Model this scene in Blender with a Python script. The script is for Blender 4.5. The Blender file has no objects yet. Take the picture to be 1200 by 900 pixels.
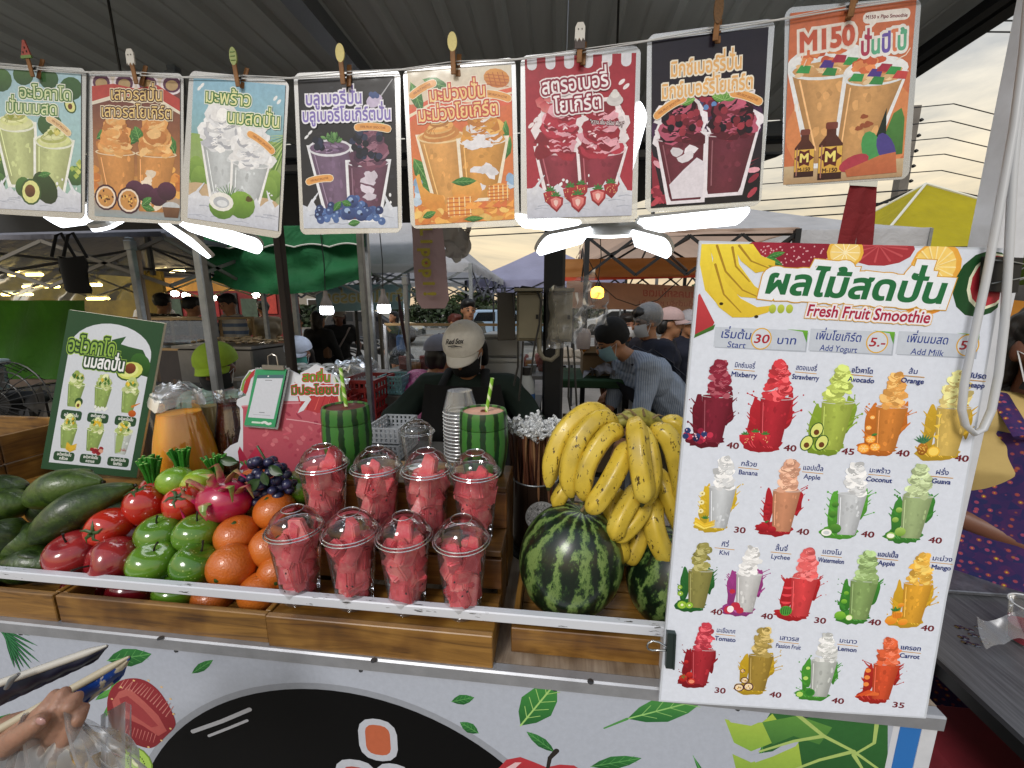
import bpy,bmesh,math,random
from mathutils import Vector,Matrix,Euler,noise
from mathutils.geometry import delaunay_2d_cdt
sc=bpy.context.scene
COL=sc.collection
R=math.radians
PI=math.pi
rnd=random.Random(7)
CH,FPX,PITCH,YAW=1.5,470.0,10.6,6.5
cd=bpy.data.cameras.new('camera')
cd.sensor_fit='HORIZONTAL';cd.sensor_width=36.0;cd.lens=FPX/1200*36
cd.clip_start=0.02;cd.clip_end=2000
cam=bpy.data.objects.new('camera',cd);COL.objects.link(cam)
cam.location=(0,0,CH);cam.rotation_euler=(R(90-PITCH),0,R(YAW))
sc.camera=cam
SUN_EL,SUN_AZ=38.0,200.0
w=bpy.data.worlds.new('World');sc.world=w;w.use_nodes=True
nt=w.node_tree;nt.nodes.clear()
out=nt.nodes.new('ShaderNodeOutputWorld')
sky=nt.nodes.new('ShaderNodeTexSky');sky.sky_type='NISHITA';sky.sun_disc=False
sky.sun_elevation=R(SUN_EL);sky.sun_rotation=R(SUN_AZ);sky.air_density=1.5;sky.dust_density=3
b1=nt.nodes.new('ShaderNodeBackground');b1.inputs[1].default_value=0.11
nt.links.new(sky.outputs[0],b1.inputs[0])
tc=nt.nodes.new('ShaderNodeTexCoord')
mp=nt.nodes.new('ShaderNodeMapping');mp.inputs['Scale'].default_value=(1.6,1.6,6.5)
nt.links.new(tc.outputs['Generated'],mp.inputs[0])
nz=nt.nodes.new('ShaderNodeTexNoise');nz.inputs['Scale'].default_value=2.2;nz.inputs['Detail'].default_value=9;nz.inputs['Roughness'].default_value=.62;nz.inputs['Distortion'].default_value=.6
nt.links.new(mp.outputs[0],nz.inputs['Vector'])
cr=nt.nodes.new('ShaderNodeValToRGB')
cr.color_ramp.elements[0].position=.36;cr.color_ramp.elements[0].color=(.50,.52,.55,1)
cr.color_ramp.elements[1].position=.66;cr.color_ramp.elements[1].color=(.88,.86,.81,1)
nt.links.new(nz.outputs[0],cr.inputs[0])
sx=nt.nodes.new('ShaderNodeSeparateXYZ');nt.links.new(tc.outputs['Generated'],sx.inputs[0])
wr=nt.nodes.new('ShaderNodeValToRGB')
wr.color_ramp.elements[0].position=0.0;wr.color_ramp.elements[0].color=(1.25,.93,.62,1)
wr.color_ramp.elements[1].position=.55;wr.color_ramp.elements[1].color=(.90,1.0,1.16,1)
e=wr.color_ramp.elements.new(.17);e.color=(1.42,1.14,.74,1)
e=wr.color_ramp.elements.new(.3);e.color=(1.25,1.12,.90,1)
nt.links.new(sx.outputs[2],wr.inputs[0])
mu=nt.nodes.new('ShaderNodeMix');mu.data_type='RGBA';mu.blend_type='MULTIPLY';mu.inputs[0].default_value=1
nt.links.new(cr.outputs[0],mu.inputs[6]);nt.links.new(wr.outputs[0],mu.inputs[7])
b2=nt.nodes.new('ShaderNodeBackground');b2.inputs[1].default_value=0.74
nt.links.new(mu.outputs[2],b2.inputs[0])
ms=nt.nodes.new('ShaderNodeMixShader');ms.inputs[0].default_value=.82
nt.links.new(b1.outputs[0],ms.inputs[1]);nt.links.new(b2.outputs[0],ms.inputs[2])
nt.links.new(ms.outputs[0],out.inputs[0])
sl=bpy.data.lights.new('sun','SUN');sl.energy=1.3;sl.angle=R(16);sl.color=(1,.97,.94)
so=bpy.data.objects.new('sun',sl);COL.objects.link(so)
_d=Vector((math.sin(R(SUN_AZ))*math.cos(R(SUN_EL)),math.cos(R(SUN_AZ))*math.cos(R(SUN_EL)),math.sin(R(SUN_EL))))
so.rotation_euler=_d.to_track_quat('Z','Y').to_euler();so.location=(0,-6,8)
sc.view_settings.view_transform='Standard';sc.view_settings.look='None'
sc.view_settings.exposure=0.42;sc.view_settings.gamma=1
sc.cycles.use_denoising=True
sc.cycles.max_bounces=10;sc.cycles.transparent_max_bounces=24;sc.cycles.transmission_bounces=6
sc.cycles.diffuse_bounces=4;sc.cycles.glossy_bounces=3;sc.cycles.sample_clamp_indirect=6
sc.cycles.caustics_reflective=False;sc.cycles.caustics_refractive=False
_p,_y=R(PITCH),R(YAW)
FW=Vector((-math.sin(_y)*math.cos(_p),math.cos(_y)*math.cos(_p),-math.sin(_p)))
RT=Vector((math.cos(_y),math.sin(_y),0));UP=RT.cross(FW)
EYE=Vector((0,0,CH))
def ray(px,py):return FW+RT*((px-600)/FPX)-UP*((py-450)/FPX)
def onY(px,py,Y):d=ray(px,py);return EYE+d*(Y/d.y)
def onZ(px,py,Z):d=ray(px,py);return EYE+d*((Z-CH)/d.z)
def onD(px,py,D):return EYE+ray(px,py)*D
def onP(px,py,p0,n):
 d=ray(px,py);return EYE+d*((Vector(p0)-EYE).dot(n)/d.dot(n))
def lin(c):
 if isinstance(c,str):
  c=c.lstrip('#');c=tuple(int(c[i:i+2],16)/255 for i in(0,2,4))
  return tuple(x/12.92 if x<=.04045 else((x+.055)/1.055)**2.4 for x in c)
 return tuple(c[:3])
MATS={}
def mat(name,col,rough=.6,metal=0,var=0,vscale=8,bump=0,bscale=40,coat=0,spec=.5,emit=None,estr=0,sheen=0,stretch=None,alpha=1,trans=0,sss=0):
 if name in MATS:return MATS[name]
 m=bpy.data.materials.new(name);MATS[name]=m;m.use_nodes=True
 nt=m.node_tree;p=nt.nodes['Principled BSDF'];c=lin(col)
 p.inputs['Base Color'].default_value=(*c,1);p.inputs['Roughness'].default_value=rough
 p.inputs['Metallic'].default_value=metal;p.inputs['Specular IOR Level'].default_value=spec
 p.inputs['Coat Weight'].default_value=coat;p.inputs['Coat Roughness'].default_value=.08
 if sheen:p.inputs['Sheen Weight'].default_value=sheen
 if trans:p.inputs['Transmission Weight'].default_value=trans
 if sss:
  p.inputs['Subsurface Weight'].default_value=sss;p.inputs['Subsurface Scale'].default_value=.01
 if alpha<1:p.inputs['Alpha'].default_value=alpha
 if emit:
  p.inputs['Emission Color'].default_value=(*lin(emit),1);p.inputs['Emission Strength'].default_value=estr
 if var or bump:
  t=nt.nodes.new('ShaderNodeTexCoord');mpn=nt.nodes.new('ShaderNodeMapping')
  if stretch:mpn.inputs['Scale'].default_value=stretch
  nt.links.new(t.outputs['Object'],mpn.inputs[0])
  if var:
   n=nt.nodes.new('ShaderNodeTexNoise');n.inputs['Scale'].default_value=vscale;n.inputs['Detail'].default_value=6;n.inputs['Roughness'].default_value=.65
   nt.links.new(mpn.outputs[0],n.inputs['Vector'])
   r=nt.nodes.new('ShaderNodeValToRGB');r.color_ramp.elements[0].position=.3;r.color_ramp.elements[1].position=.7
   r.color_ramp.elements[0].color=(*[max(0,x*(1-var))for x in c],1)
   r.color_ramp.elements[1].color=(*[min(1,x*(1+var*.8))for x in c],1)
   nt.links.new(n.outputs[0],r.inputs[0]);nt.links.new(r.outputs[0],p.inputs['Base Color'])
  if bump:
   n=nt.nodes.new('ShaderNodeTexNoise');n.inputs['Scale'].default_value=bscale;n.inputs['Detail'].default_value=4
   nt.links.new(mpn.outputs[0],n.inputs['Vector'])
   b=nt.nodes.new('ShaderNodeBump');b.inputs['Strength'].default_value=bump;b.inputs['Distance'].default_value=.004
   nt.links.new(n.outputs[0],b.inputs['Height']);nt.links.new(b.outputs[0],p.inputs['Normal'])
 return m
def new_mat(name):
 m=bpy.data.materials.new(name);MATS[name]=m;m.use_nodes=True
 return m,m.node_tree,m.node_tree.nodes['Principled BSDF']
def N(nt,typ,**kw):
 n=nt.nodes.new(typ)
 for k,v in kw.items():
  if k.startswith('i_'):
   key=k[2:];key=int(key)if key.isdigit()else key.replace('_',' ')
   n.inputs[key].default_value=v
  else:setattr(n,k,v)
 return n
def ramp(nt,stops):
 r=nt.nodes.new('ShaderNodeValToRGB');el=r.color_ramp.elements
 el[0].position=stops[0][0];el[0].color=(*lin(stops[0][1]),1)
 el[1].position=stops[-1][0];el[1].color=(*lin(stops[-1][1]),1)
 for s,c in stops[1:-1]:
  q=el.new(s);q.color=(*lin(c),1)
 return r
def wood(name,cols,scale=(1,14,14),rough=.42,coat=.25):
 m,nt,p=new_mat(name);L=nt.links.new
 t=N(nt,'ShaderNodeTexCoord');mp=N(nt,'ShaderNodeMapping');mp.inputs['Scale'].default_value=scale
 oi=N(nt,'ShaderNodeObjectInfo');ad=N(nt,'ShaderNodeVectorMath',operation='ADD')
 sc_=N(nt,'ShaderNodeVectorMath',operation='SCALE');sc_.inputs['Scale'].default_value=9
 cb=N(nt,'ShaderNodeCombineXYZ');L(oi.outputs['Random'],cb.inputs[0]);L(oi.outputs['Random'],cb.inputs[1]);L(cb.outputs[0],sc_.inputs[0])
 L(t.outputs['Object'],mp.inputs[0]);L(mp.outputs[0],ad.inputs[0]);L(sc_.outputs[0],ad.inputs[1])
 n=N(nt,'ShaderNodeTexNoise',i_Scale=3.2,i_Detail=8,i_Roughness=.6,i_Distortion=1.6);L(ad.outputs[0],n.inputs['Vector'])
 r=ramp(nt,[(.28,cols[0]),(.45,cols[1]),(.6,cols[2]),(.75,cols[1])]);L(n.outputs[0],r.inputs[0])
 n2=N(nt,'ShaderNodeTexNoise',i_Scale=7,i_Detail=3);L(t.outputs['Object'],n2.inputs['Vector'])
 r2=ramp(nt,[(.30,'#5c4834'),(.40,'#b8a890'),(.52,'#ffffff')]);L(n2.outputs[0],r2.inputs[0])
 mx=N(nt,'ShaderNodeMix',data_type='RGBA',blend_type='MULTIPLY');mx.inputs[0].default_value=.8
 L(r.outputs[0],mx.inputs[6]);L(r2.outputs[0],mx.inputs[7]);L(mx.outputs[2],p.inputs['Base Color'])
 b=N(nt,'ShaderNodeBump',i_Strength=.25,i_Distance=.002);L(n.outputs[0],b.inputs['Height']);L(b.outputs[0],p.inputs['Normal'])
 p.inputs['Roughness'].default_value=rough;p.inputs['Coat Weight'].default_value=coat;p.inputs['Coat Roughness'].default_value=.25
 return m
def clear_plastic(name,tint=(.97,.98,.99),gloss=.12,rough=.06,facing=.35,milky=0):
 """thin clear plastic: transparent with a surface gloss that grows at grazing angles"""
 m,nt,p=new_mat(name);L=nt.links.new;nt.nodes.remove(p)
 o=[n for n in nt.nodes if n.type=='OUTPUT_MATERIAL'][0]
 tr=N(nt,'ShaderNodeBsdfTransparent');tr.inputs[0].default_value=(*tint,1)
 gl=N(nt,'ShaderNodeBsdfGlossy');gl.inputs['Roughness'].default_value=rough;gl.inputs[0].default_value=(.95,.97,1,1)
 df=N(nt,'ShaderNodeBsdfDiffuse');df.inputs[0].default_value=(.75,.77,.8,1)
 mixd=N(nt,'ShaderNodeMixShader');mixd.inputs[0].default_value=milky
 L(tr.outputs[0],mixd.inputs[1]);L(df.outputs[0],mixd.inputs[2])
 lw=N(nt,'ShaderNodeLayerWeight');lw.inputs[0].default_value=facing
 mr=N(nt,'ShaderNodeMapRange');mr.inputs[3].default_value=gloss;mr.inputs[4].default_value=min(1,gloss+.75)
 L(lw.outputs['Fresnel'],mr.inputs[0])
 mix=N(nt,'ShaderNodeMixShader');L(mr.outputs[0],mix.inputs[0]);L(mixd.outputs[0],mix.inputs[1]);L(gl.outputs[0],mix.inputs[2])
 L(mix.outputs[0],o.inputs[0]);return m
class MB:
 def __init__(s):s.v=[];s.f=[];s.mi=[];s.sm=[];s.m=0;s.smooth=False
 def add(s,vs,fs,smooth=None):
  o=len(s.v);s.v.extend(tuple(v)for v in vs)
  for f in fs:
   s.f.append(tuple(o+i for i in f));s.mi.append(s.m);s.sm.append(s.smooth if smooth is None else smooth)
  return s
 def box(s,c,d,rot=None,bev=0,mtx=None):
  x,y,z=[a/2 for a in d]
  if bev:
   b=min(bev,x*.9,y*.9,z*.9);vs=[]
   bm=bmesh.new();bmesh.ops.create_cube(bm,size=2)
   for v in bm.verts:v.co=Vector((v.co.x*x,v.co.y*y,v.co.z*z))
   bmesh.ops.bevel(bm,geom=bm.edges[:],offset=b,segments=1,affect='EDGES')
   bm.verts.index_update();vs=[v.co.copy()for v in bm.verts];fs=[[v.index for v in f.verts]for f in bm.faces];bm.free()
  else:
   vs=[Vector((sx_*x,sy_*y,sz_*z))for sx_ in(-1,1)for sy_ in(-1,1)for sz_ in(-1,1)]
   fs=[(0,1,3,2),(4,6,7,5),(0,4,5,1),(2,3,7,6),(0,2,6,4),(1,5,7,3)]
  M=Matrix.Translation(Vector(c))
  if rot is not None:M=M@(rot.to_4x4()if isinstance(rot,Matrix)else Euler(rot).to_matrix().to_4x4())
  if mtx is not None:M=mtx@M
  return s.add([M@v for v in vs],fs,False)
 def bar(s,a,b,w,h=None,up=(0,0,1)):
  a,b=Vector(a),Vector(b);h=h or w;d=(b-a);L=d.length
  z=d.normalized();u=Vector(up)
  if abs(z.dot(u))>.98:u=Vector((0,1,0))
  x=u.cross(z).normalized();y=z.cross(x)
  M=Matrix((x,y,z)).transposed()
  return s.box((a+b)/2,(w,h,L),rot=M)
 def tube(s,pts,rad,n=10,caps=True,smooth=True,flat=None,closed=False):
  pts=[Vector(p)for p in pts];k=len(pts)
  rs=rad if isinstance(rad,(list,tuple))else[rad]*k
  fr=None;vs=[];prev=None
  for i,p in enumerate(pts):
   if closed:t=(pts[(i+1)%k]-pts[i-1])
   else:t=(pts[min(i+1,k-1)]-pts[max(i-1,0)])
   t=t.normalized()if t.length>1e-9 else Vector((0,0,1))
   if prev is None:
    a=Vector((0,0,1))if abs(t.z)<.9 else Vector((1,0,0))
    x=a.cross(t).normalized()
   else:
    x=(prev-t*prev.dot(t)).normalized()
   prev=x;y=t.cross(x)
   for j in range(n):
    a=2*PI*j/n;fx=flat[0]if flat else 1;fy=flat[1]if flat else 1
    vs.append(p+(x*math.cos(a)*fx+y*math.sin(a)*fy)*rs[i])
  fs=[]
  for i in range(k if closed else k-1):
   for j in range(n):
    a0=i*n+j;a1=i*n+(j+1)%n;i2=(i+1)%k
    fs.append((a0,a1,i2*n+(j+1)%n,i2*n+j))
  if caps and not closed:fs+=[tuple(range(n))[::-1],tuple((k-1)*n+j for j in range(n))]
  return s.add(vs,fs,smooth)
 def lathe(s,prof,n=20,c=(0,0,0),mtx=None,mod=None,smooth=True,caps=True):
  vs=[];fs=[];k=len(prof)
  for i,(r,z)in enumerate(prof):
   for j in range(n):
    a=2*PI*j/n;q=r*(mod(a,i/(k-1))if mod else 1)
    v=Vector((q*math.cos(a),q*math.sin(a),z));vs.append(v)
  for i in range(k-1):
   for j in range(n):fs.append((i*n+j,i*n+(j+1)%n,(i+1)*n+(j+1)%n,(i+1)*n+j))
  if caps:
   if prof[0][0]>1e-6:fs.append(tuple(range(n))[::-1])
   if prof[-1][0]>1e-6:fs.append(tuple((k-1)*n+j for j in range(n)))
  M=Matrix.Translation(Vector(c))if mtx is None else mtx
  return s.add([M@v for v in vs],fs,smooth)
 def ell(s,c,r,nu=16,nv=10,mtx=None,disp=None):
  r=(r,r,r)if not isinstance(r,(tuple,list,Vector))else r
  vs=[];fs=[]
  for i in range(nv+1):
   th=PI*i/nv
   for j in range(nu):
    a=2*PI*j/nu;d=Vector((math.sin(th)*math.cos(a),math.sin(th)*math.sin(a),-math.cos(th)))
    k=1+(disp(d)if disp else 0);vs.append(Vector((d.x*r[0]*k,d.y*r[1]*k,d.z*r[2]*k)))
  for i in range(nv):
   for j in range(nu):
    q=(i*nu+j,i*nu+(j+1)%nu,(i+1)*nu+(j+1)%nu,(i+1)*nu+j)
    if i==0:q=(q[0],q[2],q[3])
    elif i==nv-1:q=(q[0],q[1],q[2])
    fs.append(q)
  M=Matrix.Translation(Vector(c))@(mtx.to_4x4()if mtx is not None else Matrix())
  return s.add([M@v for v in vs],fs,True)
 def grid(s,f,nu,nv,smooth=True,thick=0):
  vs=[Vector(f(i/nu,j/nv))for j in range(nv+1)for i in range(nu+1)]
  fs=[(j*(nu+1)+i,j*(nu+1)+i+1,(j+1)*(nu+1)+i+1,(j+1)*(nu+1)+i)for j in range(nv)for i in range(nu)]
  return s.add(vs,fs,smooth)
 def prism(s,pts,n,t):
  """outline pts (3D, flat) pushed by n*t"""
  n=Vector(n)*t;k=len(pts);vs=[Vector(p)for p in pts]+[Vector(p)+n for p in pts]
  fs=[tuple(range(k))[::-1],tuple(range(k,2*k))]+[(i,(i+1)%k,k+(i+1)%k,k+i)for i in range(k)]
  return s.add(vs,fs,False)
 def build(s,name,m,parent=None,world=False,loc=None):
  off=Vector((0,0,0))
  if world and parent is not None:off=parent['_w']if '_w' in parent else parent.location;off=Vector(off)
  if world and parent is None and loc is not None:off=Vector(loc)
  me=bpy.data.meshes.new(name)
  me.from_pydata([tuple(Vector(v)-off)for v in s.v]if off.length else s.v,[],s.f)
  ml=m if isinstance(m,(list,tuple))else[m]
  for x in ml:me.materials.append(x)
  me.polygons.foreach_set('material_index',s.mi);me.polygons.foreach_set('use_smooth',s.sm);me.update()
  if True in s.sm:
   try:me.set_sharp_from_angle(angle=R(50))
   except Exception:pass
  o=bpy.data.objects.new(name,me);COL.objects.link(o)
  if parent is not None:o.parent=parent
  elif loc is not None:o.location=loc
  return o
def thing(name,label,cat,loc=(0,0,0),group=None,rot=None):
 o=bpy.data.objects.new(name,None);COL.objects.link(o);o.empty_display_size=.05
 o.location=loc;o['label']=label;o['category']=cat
 if rot:o.rotation_euler=rot
 if group:o['group']=group
 return o
def tag(o,label,cat,group=None):
 o['label']=label;o['category']=cat
 if group:o['group']=group
 return o
def struct(o):o['kind']='structure';return o
def stuff(o,label=None,cat=None):
 o['kind']='stuff'
 if label:o['label']=label;o['category']=cat
 return o
def copy_tree(o,parent=None,loc=None,rot=None,label=None):
 c=o.copy();COL.objects.link(c)
 if parent is not None:c.parent=parent
 if loc is not None:c.location=loc
 if rot is not None:c.rotation_euler=rot
 if label:c['label']=label
 for ch in[x for x in o.children]:copy_tree(ch,c)
 return c
def part(src,parent,name=None):
 """another piece that shares the mesh"""
 c=src.copy();COL.objects.link(c);c.parent=parent
 if name:c.name=name
 return c
def blob(name,prims,vox,m,parent=None,smooth=3,world=False,loc=None,matf=None,mats=None):
 """one continuous surface grown round tapered limbs and ellipsoids"""
 b=MB()
 for q in prims:
  if q[0]=='c':
   _,p1,r1,p2,r2=q[:5];p1,p2=Vector(p1),Vector(p2)
   b.tube([p1,p1.lerp(p2,.5),p2],[r1,(r1+r2)/2,r2],10);b.ell(p1,r1,10,6);b.ell(p2,r2,10,6)
  else:
   _,c,r=q[:3];b.ell(c,r,14,8,mtx=q[3]if len(q)>3 else None)
 me=bpy.data.meshes.new(name);me.from_pydata(b.v,[],b.f);me.update()
 t=bpy.data.objects.new('tmp',me);COL.objects.link(t)
 md=t.modifiers.new('r','REMESH');md.mode='VOXEL';md.voxel_size=vox;md.use_smooth_shade=True
 if smooth:
  s_=t.modifiers.new('s','SMOOTH');s_.factor=.5;s_.iterations=smooth
 dg=bpy.context.evaluated_depsgraph_get()
 nm=bpy.data.meshes.new_from_object(t.evaluated_get(dg));bpy.data.objects.remove(t)
 nm.name=name;nm.materials.clear()
 for x in(mats or[m]):nm.materials.append(x)
 if matf:
  for p in nm.polygons:p.material_index=matf(p.center)
 for p in nm.polygons:p.use_smooth=True
 off=Vector((0,0,0))
 if world and parent is not None:off=parent.location
 elif world and loc is not None:off=Vector(loc)
 if off.length:nm.transform(Matrix.Translation(-off))
 o=bpy.data.objects.new(name,nm);COL.objects.link(o)
 if parent is not None:o.parent=parent
 elif loc is not None:o.location=loc
 return o
_tc=bpy.data.curves.new('glyphs','FONT');_to=bpy.data.objects.new('glyphs',_tc);COL.objects.link(_to)
_tc.resolution_u=2;_tc.size=1
UPV='ัิีึื็';TONE='่้๊๋์';LOWV='ุู'
_OUT={};_ADV={};_MESH={}
def _outlines(ch):
 if ch in _OUT:return _OUT[ch]
 _tc.body=ch;bpy.context.view_layer.update()
 dg=bpy.context.evaluated_depsgraph_get();cu=_to.evaluated_get(dg).to_curve(dg)
 loops=[]
 for s in cu.splines:
  if s.type=='BEZIER':
   P=s.bezier_points;pts=[]
   for i in range(len(P)):
    a,b=P[i],P[(i+1)%len(P)]
    st=(a.co.to_2d()-b.co.to_2d()).length;dev=abs((a.handle_right-a.co).cross(b.co-a.co).length)+abs((b.handle_left-a.co).cross(b.co-a.co).length)
    n=1 if dev<1e-4 else(3 if st>.12 else 2)
    for k in range(n):
     t=k/n;u=1-t
     pts.append((a.co*u**3+a.handle_right*3*u*u*t+b.handle_left*3*u*t*t+b.co*t**3).to_2d())
  else:pts=[Vector(p.co[:2])for p in s.points]
  q=[p for i,p in enumerate(pts)if(p-pts[i-1]).length>1e-5]
  if len(q)>2:loops.append(q)
 _to.to_curve_clear();_OUT[ch]=loops;return loops
def _width(t):
 lp=_outlines(t);xs=[p.x for l in lp for p in l];return max(xs)-min(xs)
def _adv(ch):
 if ch in UPV+TONE+LOWV+'ฺ':return 0
 if ch=='ำ':pass
 if ch not in _ADV:_ADV[ch]=max(_width('H'+ch+'H')-_width('HH'),.1)
 return _ADV[ch]
def _area(l):return .5*sum(l[i-1].x*l[i].y-l[i].x*l[i-1].y for i in range(len(l)))
def _glyph(ch,off):
 k=(ch,round(off,3))
 if k in _MESH:return _MESH[k]
 loops=_outlines(ch);res=([],[])
 if loops:
  big=max(loops,key=lambda l:abs(_area(l)));sg=1 if _area(big)>0 else-1
  lp2=[]
  for l in loops:
   if off:
    a=_area(l)*sg
    if a<0:
     mn=min(max(p.x for p in l)-min(p.x for p in l),max(p.y for p in l)-min(p.y for p in l))
     if mn<2.3*off:continue
    n=len(l);q=[]
    for i in range(n):
     e1=(l[i]-l[i-1]).normalized();e2=(l[(i+1)%n]-l[i]).normalized()
     n1=Vector((e1.y,-e1.x))*sg;n2=Vector((e2.y,-e2.x))*sg;m=n1+n2
     if m.length<.4:q+=[l[i]+n1*off,l[i]+n2*off]
     else:
      m.normalize();q.append(l[i]+m*min(off/max(m.dot(n1),.3),off*1.25))
    l=q
   lp2.append(l)
  V=[];E=[]
  for l in lp2:
   o=len(V);V+=l;E+=[(o+i,o+(i+1)%len(l))for i in range(len(l))]
  r=delaunay_2d_cdt(V,E,[],0,1e-5);vs,fs=r[0],r[2];keep=[]
  for f in fs:
   c=sum((vs[i]for i in f),Vector((0,0)))/len(f);wn=0
   for l in lp2:
    for i in range(len(l)):
     a,b=l[i-1],l[i]
     if(a.y<=c.y)!=(b.y<=c.y):
      xx=a.x+(c.y-a.y)*(b.x-a.x)/(b.y-a.y)
      if xx>c.x:wn+=1 if b.y>a.y else-1
   if wn:keep.append(tuple(f))
  res=([tuple(v)for v in vs],keep)
 _MESH[k]=res;return res
def layout(t):
 x=0;out=[];pu=False
 for ch in t:
  if ch==' ':x+=.26;continue
  if ch in UPV:out.append((ch,x,0));pu=True;continue
  if ch in TONE:out.append((ch,x,.17 if pu else 0));continue
  if ch in LOWV:out.append((ch,x,0));continue
  pu=False;out.append((ch,x,0));x+=_adv(ch)
 return out,x
class Art:
 """flat print: coloured shapes, each laid a hair above whatever it overlaps; u right, v down"""
 def __init__(s,W,H):s.W,s.H=W,H;s.pr=[];s.bb=[]
 def prim(s,vs,fs,cols):
  xs=[v[0]for v in vs];ys=[v[1]for v in vs];b=(min(xs),min(ys),max(xs),max(ys));lv=0
  for q,l in s.bb:
   if l>=lv and q[0]<b[2]and q[2]>b[0]and q[1]<b[3]and q[3]>b[1]:lv=l+1
  s.bb.append((b,lv));s.pr.append((vs,fs,cols,lv))
 def poly(s,pts,col,col2=None):
  """col2: colour at the lowest point (vertical gradient)"""
  c1=lin(col);n=len(pts)
  if col2:
   c2=lin(col2);ys=[p[1]for p in pts];a,b=min(ys),max(ys)
   cs=[tuple(c1[k]+(c2[k]-c1[k])*(p[1]-a)/(b-a+1e-9)for k in range(3))for p in pts]
  else:cs=[c1]*n
  from mathutils.geometry import tessellate_polygon
  fs=tessellate_polygon([[Vector((p[0],p[1],0))for p in pts]])
  s.prim(list(pts),[tuple(f)for f in fs],cs)
 def clip(s,vs,fs,cs):
  nv,nf,nc=[],[],[]
  for f in fs:
   P=[(vs[i][0],vs[i][1],*cs[i])for i in f]
   for ax,lim,sg in((0,0,1),(0,s.W,-1),(1,0,1),(1,s.H,-1)):
    Q=[]
    for i in range(len(P)):
     a,b=P[i-1],P[i];da,db=(a[ax]-lim)*sg,(b[ax]-lim)*sg
     if(da>=0)!=(db>=0):
      t=da/(da-db);Q.append(tuple(a[k]+(b[k]-a[k])*t for k in range(5)))
     if db>=0:Q.append(b)
    P=Q
    if not P:break
   if len(P)>2:
    o=len(nv);nv+=[(p[0],p[1])for p in P];nc+=[p[2:]for p in P];nf.append(tuple(range(o,o+len(P))))
  return nv,nf,nc
 def rect(s,x0,y0,x1,y1,c,c2=None):s.poly([(x0,y0),(x1,y0),(x1,y1),(x0,y1)],c,c2)
 def rrect(s,x0,y0,x1,y1,r,c,c2=None):
  p=[]
  for cx,cy,a0 in((x1-r,y0+r,-90),(x1-r,y1-r,0),(x0+r,y1-r,90),(x0+r,y0+r,180)):
   for k in range(4):a=R(a0+30*k);p.append((cx+r*math.cos(a),cy+r*math.sin(a)))
  s.poly(p,c,c2)
 def ell(s,x,y,rx,ry,c,rot=0,n=14,c2=None,a0=0,a1=360,jag=0,seed=0):
  p=[];ca,sa=math.cos(R(rot)),math.sin(R(rot));rr=random.Random(seed)
  m=n if a1-a0>=360 else n+1
  for k in range(m):
   a=R(a0+(a1-a0)*k/n);q=1+(rr.uniform(-jag,jag)if jag else 0);ex,ey=rx*math.cos(a)*q,ry*math.sin(a)*q
   p.append((x+ex*ca-ey*sa,y+ex*sa+ey*ca))
  s.poly(p,c,c2)
 def line(s,pts,w,c):
  """a stroke with round ends, tapering if w is a pair"""
  n=len(pts);L=[];Rr=[]
  ws=[w]*n if not isinstance(w,(tuple,list))else[w[0]+(w[1]-w[0])*i/(n-1)for i in range(n)]
  for i,p in enumerate(pts):
   a=Vector(pts[max(i-1,0)]);b=Vector(pts[min(i+1,n-1)]);d=(b-a).normalized();nn=Vector((-d.y,d.x))*ws[i]/2
   L.append((p[0]+nn.x,p[1]+nn.y));Rr.append((p[0]-nn.x,p[1]-nn.y))
  vs=L+Rr;fs=[(i,i+1,n+i+1,n+i)for i in range(n-1)]
  s.prim(vs,fs,[lin(c)]*len(vs))
  if ws[0]>.6:s.ell(pts[0][0],pts[0][1],ws[0]/2,ws[0]/2,c,n=8)
  if ws[-1]>.6:s.ell(pts[-1][0],pts[-1][1],ws[-1]/2,ws[-1]/2,c,n=8)
 def text(s,t,x,y,size,c,outs=(),bold=.0,align='c',rot=0,slant=0,width=None,grad=None):
  """baseline at y, outs = [(extra, colour)] widest first"""
  lay,adv=layout(t);sx_=size if not width else width/max(adv,.01)
  x0=x-(adv*sx_/2 if align=='c' else adv*sx_ if align=='r' else 0)
  ca,sa=math.cos(R(rot)),math.sin(R(rot));px,py=x,y
  for ex,cc in[*outs,(0,c)]:
   VS=[];FS=[];CS=[];c1=lin(cc)
   for gi,(ch,gx,gy)in enumerate(lay):
    gc=lin(c[gi%len(c)])if isinstance(cc,(list,tuple))and not isinstance(cc[0],float)else c1
    vs,fs=_glyph(ch,ex+bold);o=len(VS)
    for a,b in vs:
     b+=gy;u=x0+(gx+a+slant*b)*sx_;v=y-b*size
     du,dv=u-px,v-py;VS.append((px+du*ca-dv*sa,py+du*sa+dv*ca));CS.append(gc)
    lift=gi%2
    FS+=[tuple(o+i for i in f)for f in fs]
   if VS:s._glyph_prim(VS,FS,CS,lay,ex+bold)
 def _glyph_prim(s,VS,FS,CS,lay,off):
  o=0;groups={}
  fi=0;bounds=[]
  for gi,(ch,gx,gy)in enumerate(lay):
   vs,fs=_glyph(ch,off);bounds.append((o,o+len(vs),fi,fi+len(fs)));o+=len(vs);fi+=len(fs)
  xs=[v[0]for v in VS];ys=[v[1]for v in VS];b=(min(xs),min(ys),max(xs),max(ys));lv=0
  for q,l in s.bb:
   if l>=lv and q[0]<b[2]and q[2]>b[0]and q[1]<b[3]and q[3]>b[1]:lv=l+1
  for gi,(a,bb_,f0,f1)in enumerate(bounds):
   if bb_>a:s.pr.append((VS[a:bb_],[tuple(i-a for i in f)for f in FS[f0:f1]],CS[a:bb_],lv+(gi%4)))
  s.bb.append((b,lv+3))
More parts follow.
